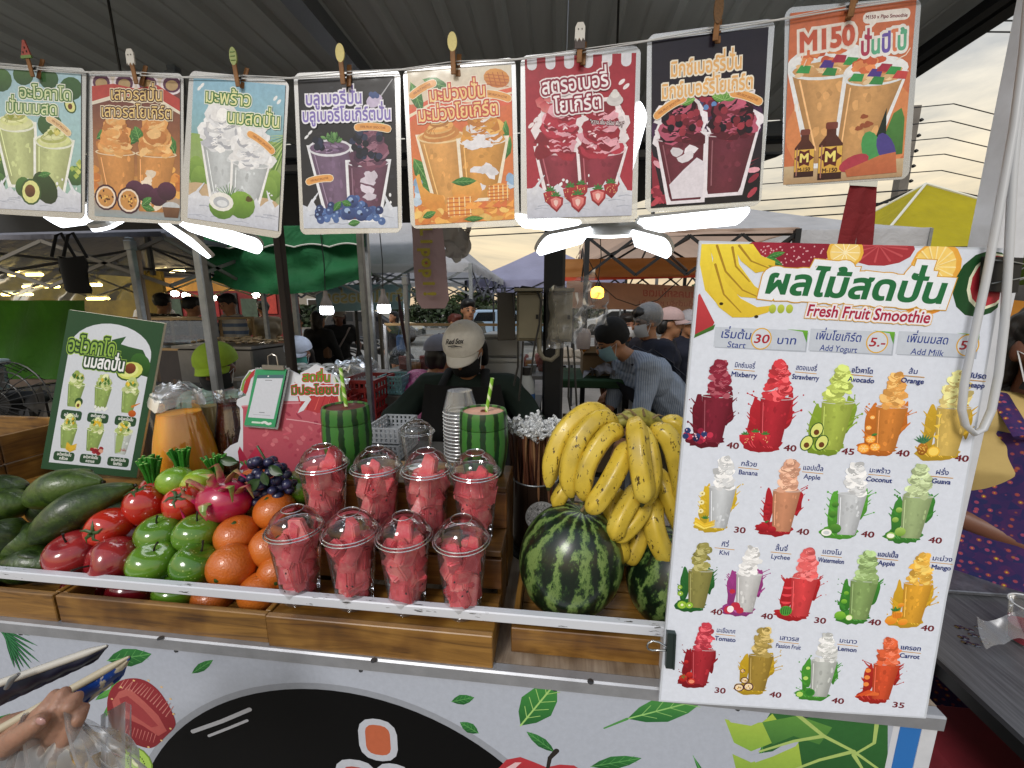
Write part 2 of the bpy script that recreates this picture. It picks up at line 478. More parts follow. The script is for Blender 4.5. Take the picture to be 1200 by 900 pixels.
 def build(s,name,parent,C,m,step=2.5e-5,world=True,base=4e-4,nrm=None):
  """C: corners top-left, top-right, bottom-right, bottom-left"""
  C=[Vector(c)for c in C];n=nrm or(C[3]-C[0]).cross(C[1]-C[0]).normalized()
  off=Vector(parent.location)if parent is not None and world else Vector((0,0,0))
  V=[];F=[];K=[]
  for vs,fs,cs,lv in s.pr:
   if any(v[0]<0 or v[0]>s.W or v[1]<0 or v[1]>s.H for v in vs):
    vs,fs,cs=s.clip(vs,fs,cs)
   o=len(V)
   for(u,v),c in zip(vs,cs):
    a,b=u/s.W,v/s.H
    p=C[0].lerp(C[1],a).lerp(C[3].lerp(C[2],a),b)if 0<=a<=1 else(C[0]+(C[1]-C[0])*a)*(1-b)+(C[3]+(C[2]-C[3])*a)*b
    V.append(p+n*(base+lv*step)-off);K.append(c)
   F+=[tuple(o+i for i in f)for f in fs]
  me=bpy.data.meshes.new(name);me.from_pydata([tuple(v)for v in V],[],F)
  at=me.color_attributes.new('Col','FLOAT_COLOR','POINT')
  at.data.foreach_set('color',[x for c in K for x in(*c,1.0)])
  me.materials.append(m);me.update()
  o=bpy.data.objects.new(name,me);COL.objects.link(o)
  if parent is not None:o.parent=parent
  return o
def print_mat(name,rough=.5,coat=0,var=.12,vs=60,gain=1.0,grain=0,spec=.18,sat=.93):
 m,nt,p=new_mat(name);L=nt.links.new
 at=N(nt,'ShaderNodeAttribute');at.attribute_name='Col'
 t=N(nt,'ShaderNodeTexCoord');n=N(nt,'ShaderNodeTexNoise',i_Scale=vs,i_Detail=6,i_Roughness=.7);L(t.outputs['Object'],n.inputs['Vector'])
 mr=N(nt,'ShaderNodeMapRange');mr.inputs[1].default_value=.3;mr.inputs[2].default_value=.7;mr.inputs[3].default_value=(1-var)*gain;mr.inputs[4].default_value=(1+var)*gain
 L(n.outputs[0],mr.inputs[0])
 mx=N(nt,'ShaderNodeVectorMath',operation='SCALE');L(at.outputs['Color'],mx.inputs[0]);L(mr.outputs[0],mx.inputs['Scale'])
 hs=N(nt,'ShaderNodeHueSaturation');hs.inputs['Saturation'].default_value=sat;L(mx.outputs[0],hs.inputs['Color']);L(hs.outputs[0],p.inputs['Base Color']);p.inputs['Roughness'].default_value=rough;p.inputs['Coat Weight'].default_value=coat;p.inputs['Coat Roughness'].default_value=.12
 p.inputs['Specular IOR Level'].default_value=spec
 if coat:
  n2=N(nt,'ShaderNodeTexNoise',i_Scale=9,i_Detail=2);L(t.outputs['Object'],n2.inputs['Vector']);b=N(nt,'ShaderNodeBump',i_Strength=.6,i_Distance=.012);L(n2.outputs[0],b.inputs['Height']);L(b.outputs[0],p.inputs['Coat Normal'])
 return m
def rc(rr,cols):
 a=lin(rr.choice(cols));k=rr.uniform(.85,1.12);return tuple(min(1,x*k)for x in a)
def mound(A,x,y,w,h,cols,rr,n=26,sz=.16,nar=.72,pw=1.9):
 """heaped ice: overlapping clumps narrowing upwards; y is the bottom"""
 for k in range(n):
  t=(k+rr.random())/n;hw=w/2*(1-t**pw*nar)
  A.ell(x+rr.uniform(-1,1)*hw*.72,y-t*h,w*sz*rr.uniform(.7,1.3),w*sz*rr.uniform(.5,.95),rc(rr,cols),rot=rr.uniform(-50,50),n=9,jag=.16,seed=k)
 for k in range(n//2):
  t=rr.random();hw=w/2*(1-t**pw*nar);q=rr.uniform(-1,1)*hw*.7
  A.line([(x+q,y-t*h),(x+q+w*.06,y-t*h-h*.03),(x+q+w*.12,y-t*h)],(w*.035,w*.01),rc(rr,[cols[-1]]))
def cup(A,x,y,w,h,body,rr,rim='#e8e8e8',taper=.72,tilt=0,streak=None,out=None,rimh=.16):
 """x, y centre of the rim; cup leaning by tilt"""
 wb=w*taper;dx=tilt*h
 def P(u,t):return(x+dx*t+u*(w/2+(wb/2-w/2)*t),y+h*t)
 if out:
  e=w*.07
  A.poly([(P(-1,0)[0]-e,y-e),(P(1,0)[0]+e,y-e),(P(1,1)[0]+e,y+h+e),(P(-1,1)[0]-e,y+h+e)],out)
 b=lin(body);k=[.72,.9,1.05,1.12,1.0,.86,.7]
 VS=[];FS=[];CS=[]
 for j in range(7):
  u=-1+2*j/6
  for t in(0,.5,.92,1):
   p=P(u*(1 if t<1 else .93),t);VS.append(p);q=k[j]*(1-.12*t)*rr.uniform(.95,1.05);CS.append(tuple(min(1,c*q)for c in b))
 for j in range(6):
  for t in range(3):FS.append((j*4+t,j*4+t+1,j*4+t+5,j*4+t+4))
 A.prim(VS,FS,CS)
 for j in range(14):
  u,t=rr.uniform(-.8,.8),rr.uniform(.08,.92);p=P(u,t);q=rr.choice([.8,.88,1.15,1.25])
  A.ell(p[0],p[1],w*.07*rr.uniform(.4,1),h*.05*rr.uniform(.5,1.4),tuple(min(1,c*q)for c in b),n=7,jag=.3,seed=j)
 if streak:
  for j in range(7):
   u,t=rr.uniform(-.6,.6),rr.uniform(.2,.9);p=P(u,t)
   A.ell(p[0],p[1],w*.16,h*.07,rc(rr,[streak]),rot=rr.uniform(-40,40),n=9,jag=.35,seed=j)
 A.ell(x,y,w*.54,w*rimh,rim,n=18)
 A.ell(x,y,w*.49,w*rimh*.72,tuple(c*.95 for c in b),n=18)
 A.line([P(-.82,.1),P(-.8,.5),P(-.76,.85)],w*.025,tuple(min(1,c*1.5+.08)for c in b))
def leaf(A,x,y,L,wd,rot,c='#3f8a3a',c2='#235c28',vein='#7fb56a'):
 ca,sa=math.cos(R(rot)),math.sin(R(rot));P=[]
 q=[(0,0),(.2,.62),(.45,1),(.72,.75),(.9,.3),(1,0)]
 for a,b in q:P.append((a*L,b*wd/2))
 for a,b in q[-2:0:-1]:P.append((a*L,-b*wd/2))
 P=[(x+a*ca-b*sa,y+a*sa+b*ca)for a,b in P];A.poly(P,c,c2)
 n=5
 A.line([(x,y),(x+L*.95*ca,y+L*.95*sa)],max(wd*.05,L*.012),vein)
 if L>12:
  for k in range(1,n):
   for sg in(-1,1):
    t=k/(n+.5);e=(t+.16,sg*.36*(1-abs(t-.45)));a=(x+t*L*ca,y+t*L*sa)
    bx,by=e[0]*L,e[1]*wd;A.line([a,(x+bx*ca-by*sa,y+bx*sa+by*ca)],wd*.022,vein)
def splash(A,x,y,w,h,cols,rr):
 """juice thrown round the cup: crown below, tongues at both sides, droplets"""
 P=[]
 for k in range(30):
  a=2*PI*k/30;q=1+rr.uniform(-.1,.16);P.append((x-w*.18+w*.46*math.cos(a)*q,y+h*.10*math.sin(a)*q))
 A.poly(P,cols[0],cols[1])
 def smooth(P,it=2):
  for _ in range(it):
   Q=[]
   for i in range(len(P)):
    a,b=P[i],P[(i+1)%len(P)];Q+=[(a[0]*.75+b[0]*.25,a[1]*.75+b[1]*.25),(a[0]*.25+b[0]*.75,a[1]*.25+b[1]*.75)]
   P=Q
  return P
 for sg,cx_,hh,lo in((-1,.40,.56,0),(1,.32,.42,.17)):
  Q=[]
  for k in range(16):
   a=2*PI*k/16;q=rr.uniform(.62,1.25)if k%2 else rr.uniform(.75,1.0)
   Q.append((x+sg*w*(cx_+.16*math.cos(a)*q),y-h*lo-h*hh/2+h*hh*.52*math.sin(a)*q))
  A.poly(smooth(Q),cols[0],cols[1])
  for k in range(3):yy=y-h*lo-h*hh*rr.uniform(.2,.9);A.line([(x+sg*w*cx_,yy+h*.04),(x+sg*w*(cx_+.10),yy),(x+sg*w*(cx_+.2),yy-h*.05)],(w*.07,w*.015),cols[0])
 for k in range(10):
  sg=rr.choice([-1,1]);a=rr.uniform(.0,.62)*PI;d=rr.uniform(.56,.68);r_=w*rr.uniform(.014,.028);ex,ey=x+sg*w*d*math.cos(a*.5),y-h*rr.uniform(.02,.62)
  if sg>0 and ey>y-h*.25:continue
  if k%2:A.line([(x+sg*w*.40,ey+h*.05),(ex,ey)],(w*.03,w*.012),cols[0]);A.ell(ex,ey,r_,r_*1.2,cols[0],n=8)
  else:A.ell(ex,ey,r_*.8,r_,cols[0],n=8)
 for k in range(6):
  q=rr.uniform(-.55,.1);A.line([(x+w*q,y-h*.03),(x+w*(q+.05),y+h*.02),(x+w*(q+.12),y+h*.05)],(w*.035,w*.01),cols[2])
def fruit(A,kind,x,y,r,rr):
 E=A.ell
 if kind=='berries':
  for k in range(14):E(x+rr.uniform(-1.2,1.2)*r,y+rr.uniform(-.6,.7)*r,r*.3,r*.3,rc(rr,['#8e1838','#2a3a6b','#c02a48','#1c2448']),n=9);
  for k in range(10):E(x+rr.uniform(-1.1,1.1)*r,y+rr.uniform(-.6,.6)*r,r*.07,r*.07,'#e8c0cc',n=6)
 elif kind=='strawberry':
  for k in range(3):
   xx,yy=x+(k-1)*r*.85,y+rr.uniform(-.3,.3)*r
   A.poly([(xx-r*.5,yy-r*.4),(xx,yy-r*.55),(xx+r*.5,yy-r*.4),(xx+r*.4,yy+r*.15),(xx,yy+r*.65),(xx-r*.42,yy+r*.15)],'#d42a38','#a51426')
   for j in range(7):E(xx+rr.uniform(-.32,.32)*r,yy+rr.uniform(-.3,.35)*r,r*.035,r*.05,'#f4c98a',n=5)
   for j in range(4):leaf(A,xx,yy-r*.45,r*.4,r*.16,-160+45*j)
 elif kind=='avocado':
  for k,(ox,oy)in enumerate(((-.7,.1),(.55,0),(0,-1.2))):
   E(x+ox*r,y+oy*r,r*.55,r*.8,'#2f5a25',rot=15,n=14);E(x+ox*r,y+oy*r,r*.46,r*.7,'#dbe07a',rot=15);E(x+ox*r,y+(oy+.2)*r,r*.24,r*.28,'#6b3d1c',n=10)
 elif kind in('orange','carrotslice','passion','lime','kiwi','coconut','applewhite','lychee','guava','banana','pine','mango','tomato','redapple','greenapple','watermelon','carrot'):
  if kind=='orange':
   for ox,oy,q in((-.5,.5,1),(.5,.3,.9),(0,-.5,.85),(-.3,-1.7,.5),(-.1,-2.8,.45)):
    E(x+ox*r,y+oy*r,r*.55*q,r*.5*q,'#ef8a1e');E(x+ox*r,y+oy*r,r*.45*q,r*.4*q,'#fbb84a');
    for j in range(6):A.line([(x+ox*r,y+oy*r),(x+ox*r+r*.4*q*math.cos(j),y+oy*r+r*.36*q*math.sin(j))],r*.04,'#ffe3a8')
   leaf(A,x,y-r*.9,r*.6,r*.3,-20)
  if kind=='passion':
   for ox,oy,q in((-.5,.4,1),(.5,.2,1),(0,-.6,.8),(-.3,-1.8,.5)):
    E(x+ox*r,y+oy*r,r*.55*q,r*.52*q,'#4a1c33');E(x+ox*r,y+oy*r,r*.42*q,r*.4*q,'#f1d9b0' if rr.random()<.7 else '#6b2a49')
    for j in range(6):E(x+ox*r+rr.uniform(-.22,.22)*r,y+oy*r+rr.uniform(-.2,.2)*r,r*.06,r*.08,rr.choice(['#d79a1c','#3a2410']),n=6)
  if kind=='lime':
   for ox,oy,q in((-.6,.5,.8),(.4,.2,1),(-.2,-1.6,.6),(-.1,-2.9,.5)):
    E(x+ox*r,y+oy*r,r*.55*q,r*.52*q,'#3f8f2e');E(x+ox*r,y+oy*r,r*.44*q,r*.41*q,'#b9dc6a' if ox<0 else '#2f7a2a')
  if kind=='kiwi':
   for ox,oy,q in((-.2,.4,1),(.6,.4,.8),(-.5,-1,.6),(-.6,-1.8,.5)):
    E(x+ox*r,y+oy*r,r*.55*q,r*.52*q,'#6b8f2a');E(x+ox*r,y+oy*r,r*.46*q,r*.44*q,'#9cc83c');E(x+ox*r,y+oy*r,r*.16*q,r*.15*q,'#eef0c8',n=8)
    for j in range(8):E(x+ox*r+r*.27*q*math.cos(j*.78),y+oy*r+r*.26*q*math.sin(j*.78),r*.035,r*.035,'#22300f',n=5)
  if kind=='coconut':
   for ox,oy,q in((.3,0,1),(-.5,.5,1),(-.1,-1.6,.7),(0,-2.7,.6)):E(x+ox*r,y+oy*r,r*.55*q,r*.55*q,'#5f9a38',c2='#2f6a24')
   E(x-.5*r,y+.5*r,r*.5,r*.4,'#f5f4ee');E(x-.5*r,y+.52*r,r*.3,r*.22,'#cfd4d6')
  if kind=='lychee':
   for ox,oy,q in((.4,.0,1),(-.3,.5,1),(.9,.5,.8),(-.1,-1.8,.6)):E(x+ox*r,y+oy*r,r*.5*q,r*.5*q,'#c02a40',jag=.06,n=16)
   E(x-.1*r,y+.4*r,r*.36,r*.42,'#f6ecec')
  if kind=='guava':
   for ox,oy,q in((.4,0,1),(-.4,.5,.8),(-.2,-1.3,.6),(0,-2.4,.6)):E(x+ox*r,y+oy*r,r*.5*q,r*.5*q,'#a9cc62',c2='#6f9a34');
   E(x-.4*r,y+.5*r,r*.34,r*.26,'#f4f6e4')
  if kind=='banana':
   for k in range(5):A.line([(x-r*.9,y-r*.3+k*r*.15),(x,y+r*(.3+k*.12)),(x+r,y-r*(.2-k*.15))],(r*.3,r*.1),rr.choice(['#f0cf3a','#e3b92a','#f6de62']))
   for k in range(3):E(x-r*.5,y-r*(1.2+k),r*.28,r*.26,'#f3eab0');E(x-r*.5,y-r*(1.2+k),r*.1,r*.1,'#a88a3a',n=6)
   for k in range(5):leaf(A,x,y-r*.3,r*.5,r*.14,-150+30*k)
  if kind=='pine':
   E(x-.5*r,y+.1*r,r*.42,r*.62,'#c07a1e',c2='#8a5514')
   for k in range(16):E(x-.5*r+rr.uniform(-.3,.3)*r,y+.1*r+rr.uniform(-.5,.5)*r,r*.06,r*.05,'#f0c050',n=5)
   for k in range(7):leaf(A,x-.5*r,y-.4*r,r*.95,r*.16,-150+17*k,'#2f7a55','#1d5540')
   E(x+.4*r,y+.3*r,r*.5,r*.5,'#e8b52c');E(x+.4*r,y+.3*r,r*.4,r*.4,'#f7d560')
   for k in range(3):A.poly([(x+r*.1,y-r*(1.2+k)),(x+r*.6,y-r*(1.35+k)),(x+r*.5,y-r*(.9+k))],'#f4cf4a')
  if kind=='mango':
   for ox,oy,q in((-.5,.5,1),(.6,.6,.8),(0,-.2,.9),(.2,-1.4,.5)):E(x+ox*r,y+oy*r,r*.6*q,r*.48*q,'#f2a72a',rot=-20,c2='#e28116')
   for k in range(4):A.line([(x-r*.4+k*r*.2,y-r*.5),(x-r*.3+k*r*.2,y+r*.1)],r*.04,'#c9650f');A.line([(x-r*.4,y-r*.4+k*r*.15),(x+r*.4,y-r*.4+k*r*.15)],r*.04,'#c9650f')
   for k in range(3):leaf(A,x-r*.2,y-r*.6,r*.6,r*.26,-150+50*k)
  if kind=='tomato':
   for ox,oy,q in((-.5,0,1),(.5,.4,.9),(.2,-.5,.8),(-.3,-2.2,.5)):E(x+ox*r,y+oy*r,r*.5*q,r*.5*q,'#d22a22',c2='#a01512')
   E(x+.5*r,y+.4*r,r*.34,r*.26,'#f08a6a');
   for k in range(5):leaf(A,x-.5*r,y-.2*r,r*.4,r*.1,72*k)
  if kind in('redapple','greenapple'):
   g=kind[0]=='g'
   for ox,oy,q in((-.4,.3,1.1),(.5,.5,.8),(-.2,-1.4,.6),(-.1,-2.4,.5)):E(x+ox*r,y+oy*r,r*.5*q,r*.48*q,'#8cc63a' if g else '#c01f2c',c2='#4f962a' if g else '#8a0f1c')
   if g:E(x+.5*r,y+.5*r,r*.3,r*.3,'#eef5c8')
   leaf(A,x-.3*r,y-.2*r,r*.5,r*.22,-40)
  if kind=='watermelon':
   E(x,y+.1*r,r*.62,r*.6,'#4f9a3a')
   for k in range(5):A.line([(x-r*.4+k*r*.2,y-r*.3),(x-r*.45+k*r*.22,y+.1*r),(x-r*.4+k*r*.2,y+r*.5)],r*.07,'#1f5a26')
   for k in range(3):A.ell(x-r*.1,y-r*(1+k*.9),r*.5,r*.3,'#e8404a',a0=0,a1=180);
  if kind=='carrot':
   for k in range(4):A.line([(x-r*1.2+k*r*.5,y+r*.5-k*r*.1),(x+r*.1+k*r*.3,y-r*.3+k*r*.1)],(r*.12,r*.4),rr.choice(['#e2682a','#d8501c']))
   for k in range(3):E(x-r*.3,y-r*(1.2+k*.9),r*.3,r*.28,'#ef8a3a')
W_PINE=wood('pine_varnished',['#4a3010','#7f5a24','#946c30'])
W_PINEX=wood('pine_grain_along_y',['#4a3010','#7f5a24','#946c30'],scale=(14,1,14))
W_DARK=wood('pine_dark',['#5d3c1c','#86582a','#996a35'])
W_TOP=wood('laminate_oak',['#6f6154','#8c7d6d','#9a8c7b'],scale=(14,1.2,14),rough=.35,coat=.1)
M_STEEL=mat('galvanised_steel','#8b9094',.38,.75,var=.25,vscale=14)
M_WHITEPAINT=mat('chipped_white_paint','#c9ccd2',.4,0,var=.08,vscale=30,coat=.2)
M_ALU=mat('aluminium_ledge','#a6a8ad',.42,.55,var=.15,vscale=20)
M_DARKSTEEL=mat('black_painted_steel','#15171a',.5,.2,var=.3,vscale=12)
M_BLACK=mat('black_plastic','#0a0a0b',.45)
M_WHITE=mat('white_plastic','#d4d6d8',.4)
M_ROOF=mat('grey_roof_sheet','#b4b6b0',.55,0,var=.12,vscale=3,stretch=(6,.5,1))
M_ROOFD=mat('dark_valance','#26282a',.7,var=.2,vscale=4)
M_LED=mat('led_diffuser','#f4f8ff',.4,emit='#f2f7ff',estr=3.4)
M_LEDB=mat('led_body','#e6e6e2',.45)
M_CLEAR=clear_plastic('clear_cup_plastic',tint=(.99,.99,.99),gloss=.015,facing=.22,milky=.03)
M_CLEARLID=clear_plastic('clear_lid_plastic',tint=(.99,.99,.99),gloss=.03,facing=.28)
M_BAG=clear_plastic('plastic_bag_film',tint=(.93,.93,.93),gloss=.04,rough=.3,facing=.25,milky=.13)
M_GLASS=clear_plastic('jug_glass',tint=(.97,.985,.98),gloss=.06,facing=.35)
M_LAM=clear_plastic('laminating_film',tint=(.93,.95,.95),gloss=.3,rough=.25,facing=.5,milky=.3)
PR_BANNER=print_mat('vinyl_print',.55,0,.06,90)
PR_BOARD=print_mat('board_print',.45,.08,.05,120,sat=.98)
PR_POSTER=print_mat('poster_print',.35,.5,.12,90)
PR_FAB=print_mat('fabric_print',.8,0,.1,50)
m,nt_,p_=new_mat('market_asphalt');L=nt_.links.new
t=N(nt_,'ShaderNodeTexCoord');n1=N(nt_,'ShaderNodeTexNoise',i_Scale=.8,i_Detail=10,i_Roughness=.7);L(t.outputs['Object'],n1.inputs['Vector'])
r_=ramp(nt_,[(.3,'#65635f'),(.6,'#8a8782'),(.75,'#9a968f')]);L(n1.outputs[0],r_.inputs[0]);L(r_.outputs[0],p_.inputs['Base Color']);p_.inputs['Roughness'].default_value=.9
n2=N(nt_,'ShaderNodeTexNoise',i_Scale=120,i_Detail=3);L(t.outputs['Object'],n2.inputs['Vector']);bb=N(nt_,'ShaderNodeBump',i_Strength=.5,i_Distance=.01);L(n2.outputs[0],bb.inputs['Height']);L(bb.outputs[0],p_.inputs['Normal'])
g=MB();g.add([(-600,-600,0),(600,-600,0),(600,900,0),(-600,900,0)],[(0,1,2,3)])
struct(g.build('ground',m))
RZ,RY0,RY1,RXL,RXR=2.35,.45,2.15,-3.4,1.2
roof=thing('stall_roof','dark grey ribbed metal roof of the smoothie stall overhead','roof',(0,1.3,RZ))
x=RXL;k=0
proto=None
while x<RXR-.01:
 if proto is None:
  b=MB()
  prof=[(0,0),(.05,0),(.054,.004),(.06,.004),(.064,0),(.125,0),(.135,-.016),(.155,-.016),(.165,0),(.17,0)]
  vs=[(u,yy,z)for u,z in prof for yy in(RY0-1.3,RY1-1.3)]+[(u,yy,z+.003)for u,z in prof for yy in(RY0-1.3,RY1-1.3)]
  nn=len(prof);fs=[]
  for i in range(nn-1):
   fs.append((2*i,2*i+1,2*i+3,2*i+2));q=2*nn;fs.append((q+2*i,q+2*i+2,q+2*i+3,q+2*i+1))
  b.add(vs,fs);proto=b.build('roof_panel',M_ROOF,roof);proto.location=(x,0,0)
 else:c=part(proto,roof);c.location=(x,0,0)
 x+=.1705
b=MB();b.box((-.70,1.3,RZ-.045),(.055,1.66,.05));b.build('roof_beam',mat('grey_beam','#84878a',.45,.5,var=.1),roof,world=True)
for zz,hh,mm in((RZ-.05,.06,'grey_beam'),(RZ-.13,.03,'grey_beam')):
 b=MB();b.box(((RXL+RXR)/2,RY1-.02,zz),(RXR-RXL,.04,hh));b.build('rear_beam',MATS[mm],roof,world=True)
b=MB();b.box(((RXL+.28)/2,RY1+.02,2.12),(.28-RXL,.012,.34));b.build('rear_valance',M_ROOFD,roof,world=True)
b=MB();b.prism([(.28,RY1+.014,2.29),(.28,RY1+.014,1.99),(1.0,RY1+.014,2.2),(1.2,RY1+.014,2.29)],(0,1,0),.012);b.build('rear_valance',M_ROOFD,roof,world=True)
b=MB();b.box((RXR+.02,1.3,RZ-.01),(.05,1.72,.07));b.build('side_beam',M_DARKSTEEL,roof,world=True)
b=MB();b.box((RXR-.06,1.3,RZ-.045),(.03,1.7,.03));b.build('side_rail',M_DARKSTEEL,roof,world=True)
def post(name,label,x,y,z0,z1,w,m,group=None,foot=True):
 t=thing(name,label,'post',(x,y,0),group)
 b=MB();b.box((0,0,(z0+z1)/2),(w,w,z1-z0),bev=w*.12);b.build('pole',m,t)
 if foot:b=MB();b.box((0,0,.006),(w*2.2,w*2.2,.012));b.box((0,0,.05),(w*1.25,w*1.25,.08),bev=.002);b.build('foot',m,t)
 b=MB();b.box((0,0,z1-.05),(w*1.3,w*1.3,.06),bev=.003);b.build('collar',m,t)
 return t
post('grey_post','grey steel post right of the green avocado menu and behind the orange jug',-1.30,1.38,0,2.3,.031,M_STEEL)
post('grey_post','slim grey post in front of the green awning, left of the black capped vendor',-1.035,2.09,0,2.3,.030,M_STEEL)
tt=post('black_post','thick black square post behind the electrical boxes',-.022,2.0,0,2.3,.10,M_DARKSTEEL)
tt=post('white_post','wide white wrapped post behind the right edge of the price board',.735,.8,.0,2.34,.052,M_WHITEPAINT,foot=False)
CT=.87
CX0,CX1=-1.75,.62
cart=thing('smoothie_cart','long white cart with a printed fruit banner and oak top carrying the fruit crates','cart',(-.5,.9,0))
b=MB();b.box(((CX0+CX1)/2,.985,CT-.012),(CX1-CX0,.74,.024));b.build('counter_top',W_TOP,cart,world=True)
b=MB();b.box(((CX0+CX1)/2,.605,CT-.013),(CX1-CX0,.022,.028),bev=.003);b.build('metal_ledge',M_ALU,cart,world=True)
b=MB();b.box(((CX0+.56)/2,.603,.45),(.56-CX0,.006,.80));b.build('front_panel',mat('vinyl_white','#c9ccd3',.5,var=.04),cart,world=True)
b=MB();b.box(((CX0+CX1)/2,1.34,.44),(CX1-CX0,.01,.82));b.build('back_panel',M_WHITE,cart,world=True)
for xx in(CX0+.02,.595):
 for yy in(.64,1.32):b=MB();b.box((xx,yy,.42),(.03,.03,.84));b.build('cart_leg',M_WHITEPAINT,cart,world=True)
b=MB();b.box((.575,.603,.45),(.03,.008,.80));b.build('blue_strip',mat('blue_tape','#2a6db5',.5),cart,world=True)
b=MB();b.box((.601,.603,.45),(.022,.010,.80));b.build('white_strip',M_WHITEPAINT,cart,world=True)
m,nt_,p_=new_mat('chipped_rail_enamel');L=nt_.links.new
t=N(nt_,'ShaderNodeTexCoord');mpn=N(nt_,'ShaderNodeMapping');mpn.inputs['Scale'].default_value=(.45,3,3);L(t.outputs['Object'],mpn.inputs[0])
n1=N(nt_,'ShaderNodeTexNoise',i_Scale=42,i_Detail=5,i_Roughness=.7);L(mpn.outputs[0],n1.inputs['Vector'])
n2=N(nt_,'ShaderNodeTexNoise',i_Scale=9,i_Detail=2);L(t.outputs['Object'],n2.inputs['Vector'])
ml=N(nt_,'ShaderNodeMath',operation='MULTIPLY');L(n1.outputs[0],ml.inputs[0]);L(n2.outputs[0],ml.inputs[1])
r_=ramp(nt_,[(.325,'#ccd0d8'),(.340,'#3a3a38')]);L(ml.outputs[0],r_.inputs[0]);L(r_.outputs[0],p_.inputs['Base Color']);p_.inputs['Roughness'].default_value=.35
b=MB();b.box(((CX0+.2)/2,.634,.952),(.2-CX0,.016,.020),bev=.002);b.build('guard_rail',m,cart,world=True)
for xx in(CX0+.01,.2):b=MB();b.box((xx,.634,.905),(.016,.016,.064));b.build('rail_bracket',M_WHITEPAINT,cart,world=True)
M_RIVET=mat('rivet_steel','#5f6266',.35,.8)
riv=None
for px,py in((207,762),(423,785),(650,807),(864,830),(25,742),(944,838)):
 c=onY(px,py,.6)
 if riv is None:
  b=MB();b.lathe([(.0001,.003),(.003,.0028),(.0042,.0012),(.0046,0)],10,mtx=Matrix.Rotation(R(90),4,'X'));riv=b.build('rivet',M_RIVET,cart);riv.location=c-cart.location
 else:q=part(riv,cart);q.location=c-cart.location
for px,py in((188,748),(438,774),(692,799)):
 c=onZ(px,py,CT+.001);b=MB();b.lathe([(.0055,0),(.0055,.0012),(.0035,.002),(.0001,.002)],12,c=c);b.build('ledge_screw',M_RIVET,cart,world=True)
BW,BH=2300.0,800.0;BX0,BZ0=CX0,.85
A=Art(BW,BH);rr=random.Random(3)
def bq(px,py):q=onY(px,py,.6);return((q.x-BX0)*1000,(BZ0-q.z)*1000)
def bw(x,z):return((x-BX0)*1000,(BZ0-z)*1000)
A.rect(0,0,2310,800,'#a9b0be')
cx,cy=bw(-.411,.284)
A.ell(cx,cy,517,517,'#8f949e',n=96);A.ell(cx,cy,503,503,'#020203',n=96)
A.line([bq(226,857),bq(260,845),bq(293,831)],9,'#b4b7bf');A.line([bq(245,862),bq(268,853),bq(290,844)],6,'#b4b7bf')
def brr(px,py,w,h,r,c):
 x,y=bq(px,py);A.rrect(x-w/2,y-h/2,x+w/2,y+h/2,r,c)
brr(443,867,78,98,32,'#b4b9c4');brr(418,912,88,92,34,'#b4b9c4');brr(462,914,74,80,30,'#b4b9c4')
brr(443,867,50,70,18,'#b4562c');brr(418,914,60,66,22,'#a83424');brr(463,916,48,56,20,'#b4452c')
def bleaf(x0,y0,x1,y1,wd,c='#2c7a35',c2='#1a5426',vein='#5aa253'):
 a,b_=Vector(bq(x0,y0)),Vector(bq(x1,y1));d=b_-a;leaf(A,a.x,a.y,d.length,wd,math.degrees(math.atan2(d.y,d.x)),c,c2,vein)
o=bq(-14,735)
for k in range(11):
 a=-6+9.5*k;L_=118-4*abs(k-5);leaf(A,o[0]+k*4,o[1]-16+k*2.2,L_*(1 if k%2 else .9),8,a,'#1f6a3a','#123f25','#3a8a55')
bleaf(126,774,178,766,42);bleaf(225,789,250,773,18);bleaf(341,765,366,770,8);bleaf(529,822,556,817,22);bleaf(561,859,539,846,24)
bleaf(610,850,652,799,62,'#3c8f3a','#1f5f2b','#9cc86a');bleaf(650,881,617,857,22)
bleaf(735,842,828,818,52,'#4a9a42','#1f6330','#8fc66a');A.line([bq(735,842),bq(708,853)],(5,3),'#4a8f42')
bleaf(692,898,752,888,28);bleaf(812,885,840,940,10);bleaf(886,912,895,868,9)
bleaf(128,826,140,792,20,'#5fa53e','#2f7a2c');bleaf(112,820,136,806,14,'#5fa53e','#2f7a2c');bleaf(120,842,140,815,14,'#5fa53e','#2f7a2c')
bleaf(12,836,-30,870,30)
P=[(126,838),(126,815),(135,800),(150,794),(168,795),(185,806),(198,825),(207,845),(205,853),(195,862),(183,875),(172,877),(150,868),(135,860)]
P=[bq(*q)for q in P]
for _ in range(2):P=[c for i in range(len(P))for c in((P[i-1][0]*.75+P[i][0]*.25,P[i-1][1]*.75+P[i][1]*.25),(P[i-1][0]*.25+P[i][0]*.75,P[i-1][1]*.25+P[i][1]*.75))]
A.poly(P,'#8e1f2a','#7a1620')
A.poly([bq(*q)for q in[(132,822),(140,810),(152,806),(170,822),(186,838),(196,856),(186,862),(168,850),(150,842),(136,838)]],'#b2554e','#a84642')
A.poly([bq(*q)for q in[(140,818),(150,815),(168,830),(186,850),(178,852),(160,840),(144,830)]],'#952e33')
for k in range(16):
 t_=k/15;x_,y_=140+55*t_,806+34*t_-8*math.sin(t_*3);A.line([bq(x_,y_),bq(x_+6+4*rr.random(),y_-9-3*rr.random())],(2.4,1),'#c07068')
for k in range(12):
 t_=k/11;x_,y_=138+45*t_,846+14*t_;A.line([bq(x_,y_),bq(x_-3,y_+10)],(2,1),'#b8605a')
for k in range(14):a=2*PI*k/14;A.ell(*bq(166+38*math.cos(a),836+40*math.sin(a)),3,2.4,'#d8b070',n=7)
x_,y_=bq(160,893);A.ell(x_,y_,40,44,'#6f8f2c');A.ell(x_,y_,36,40,'#9cc24a');A.ell(x_,y_,10,11,'#dfe6b0')
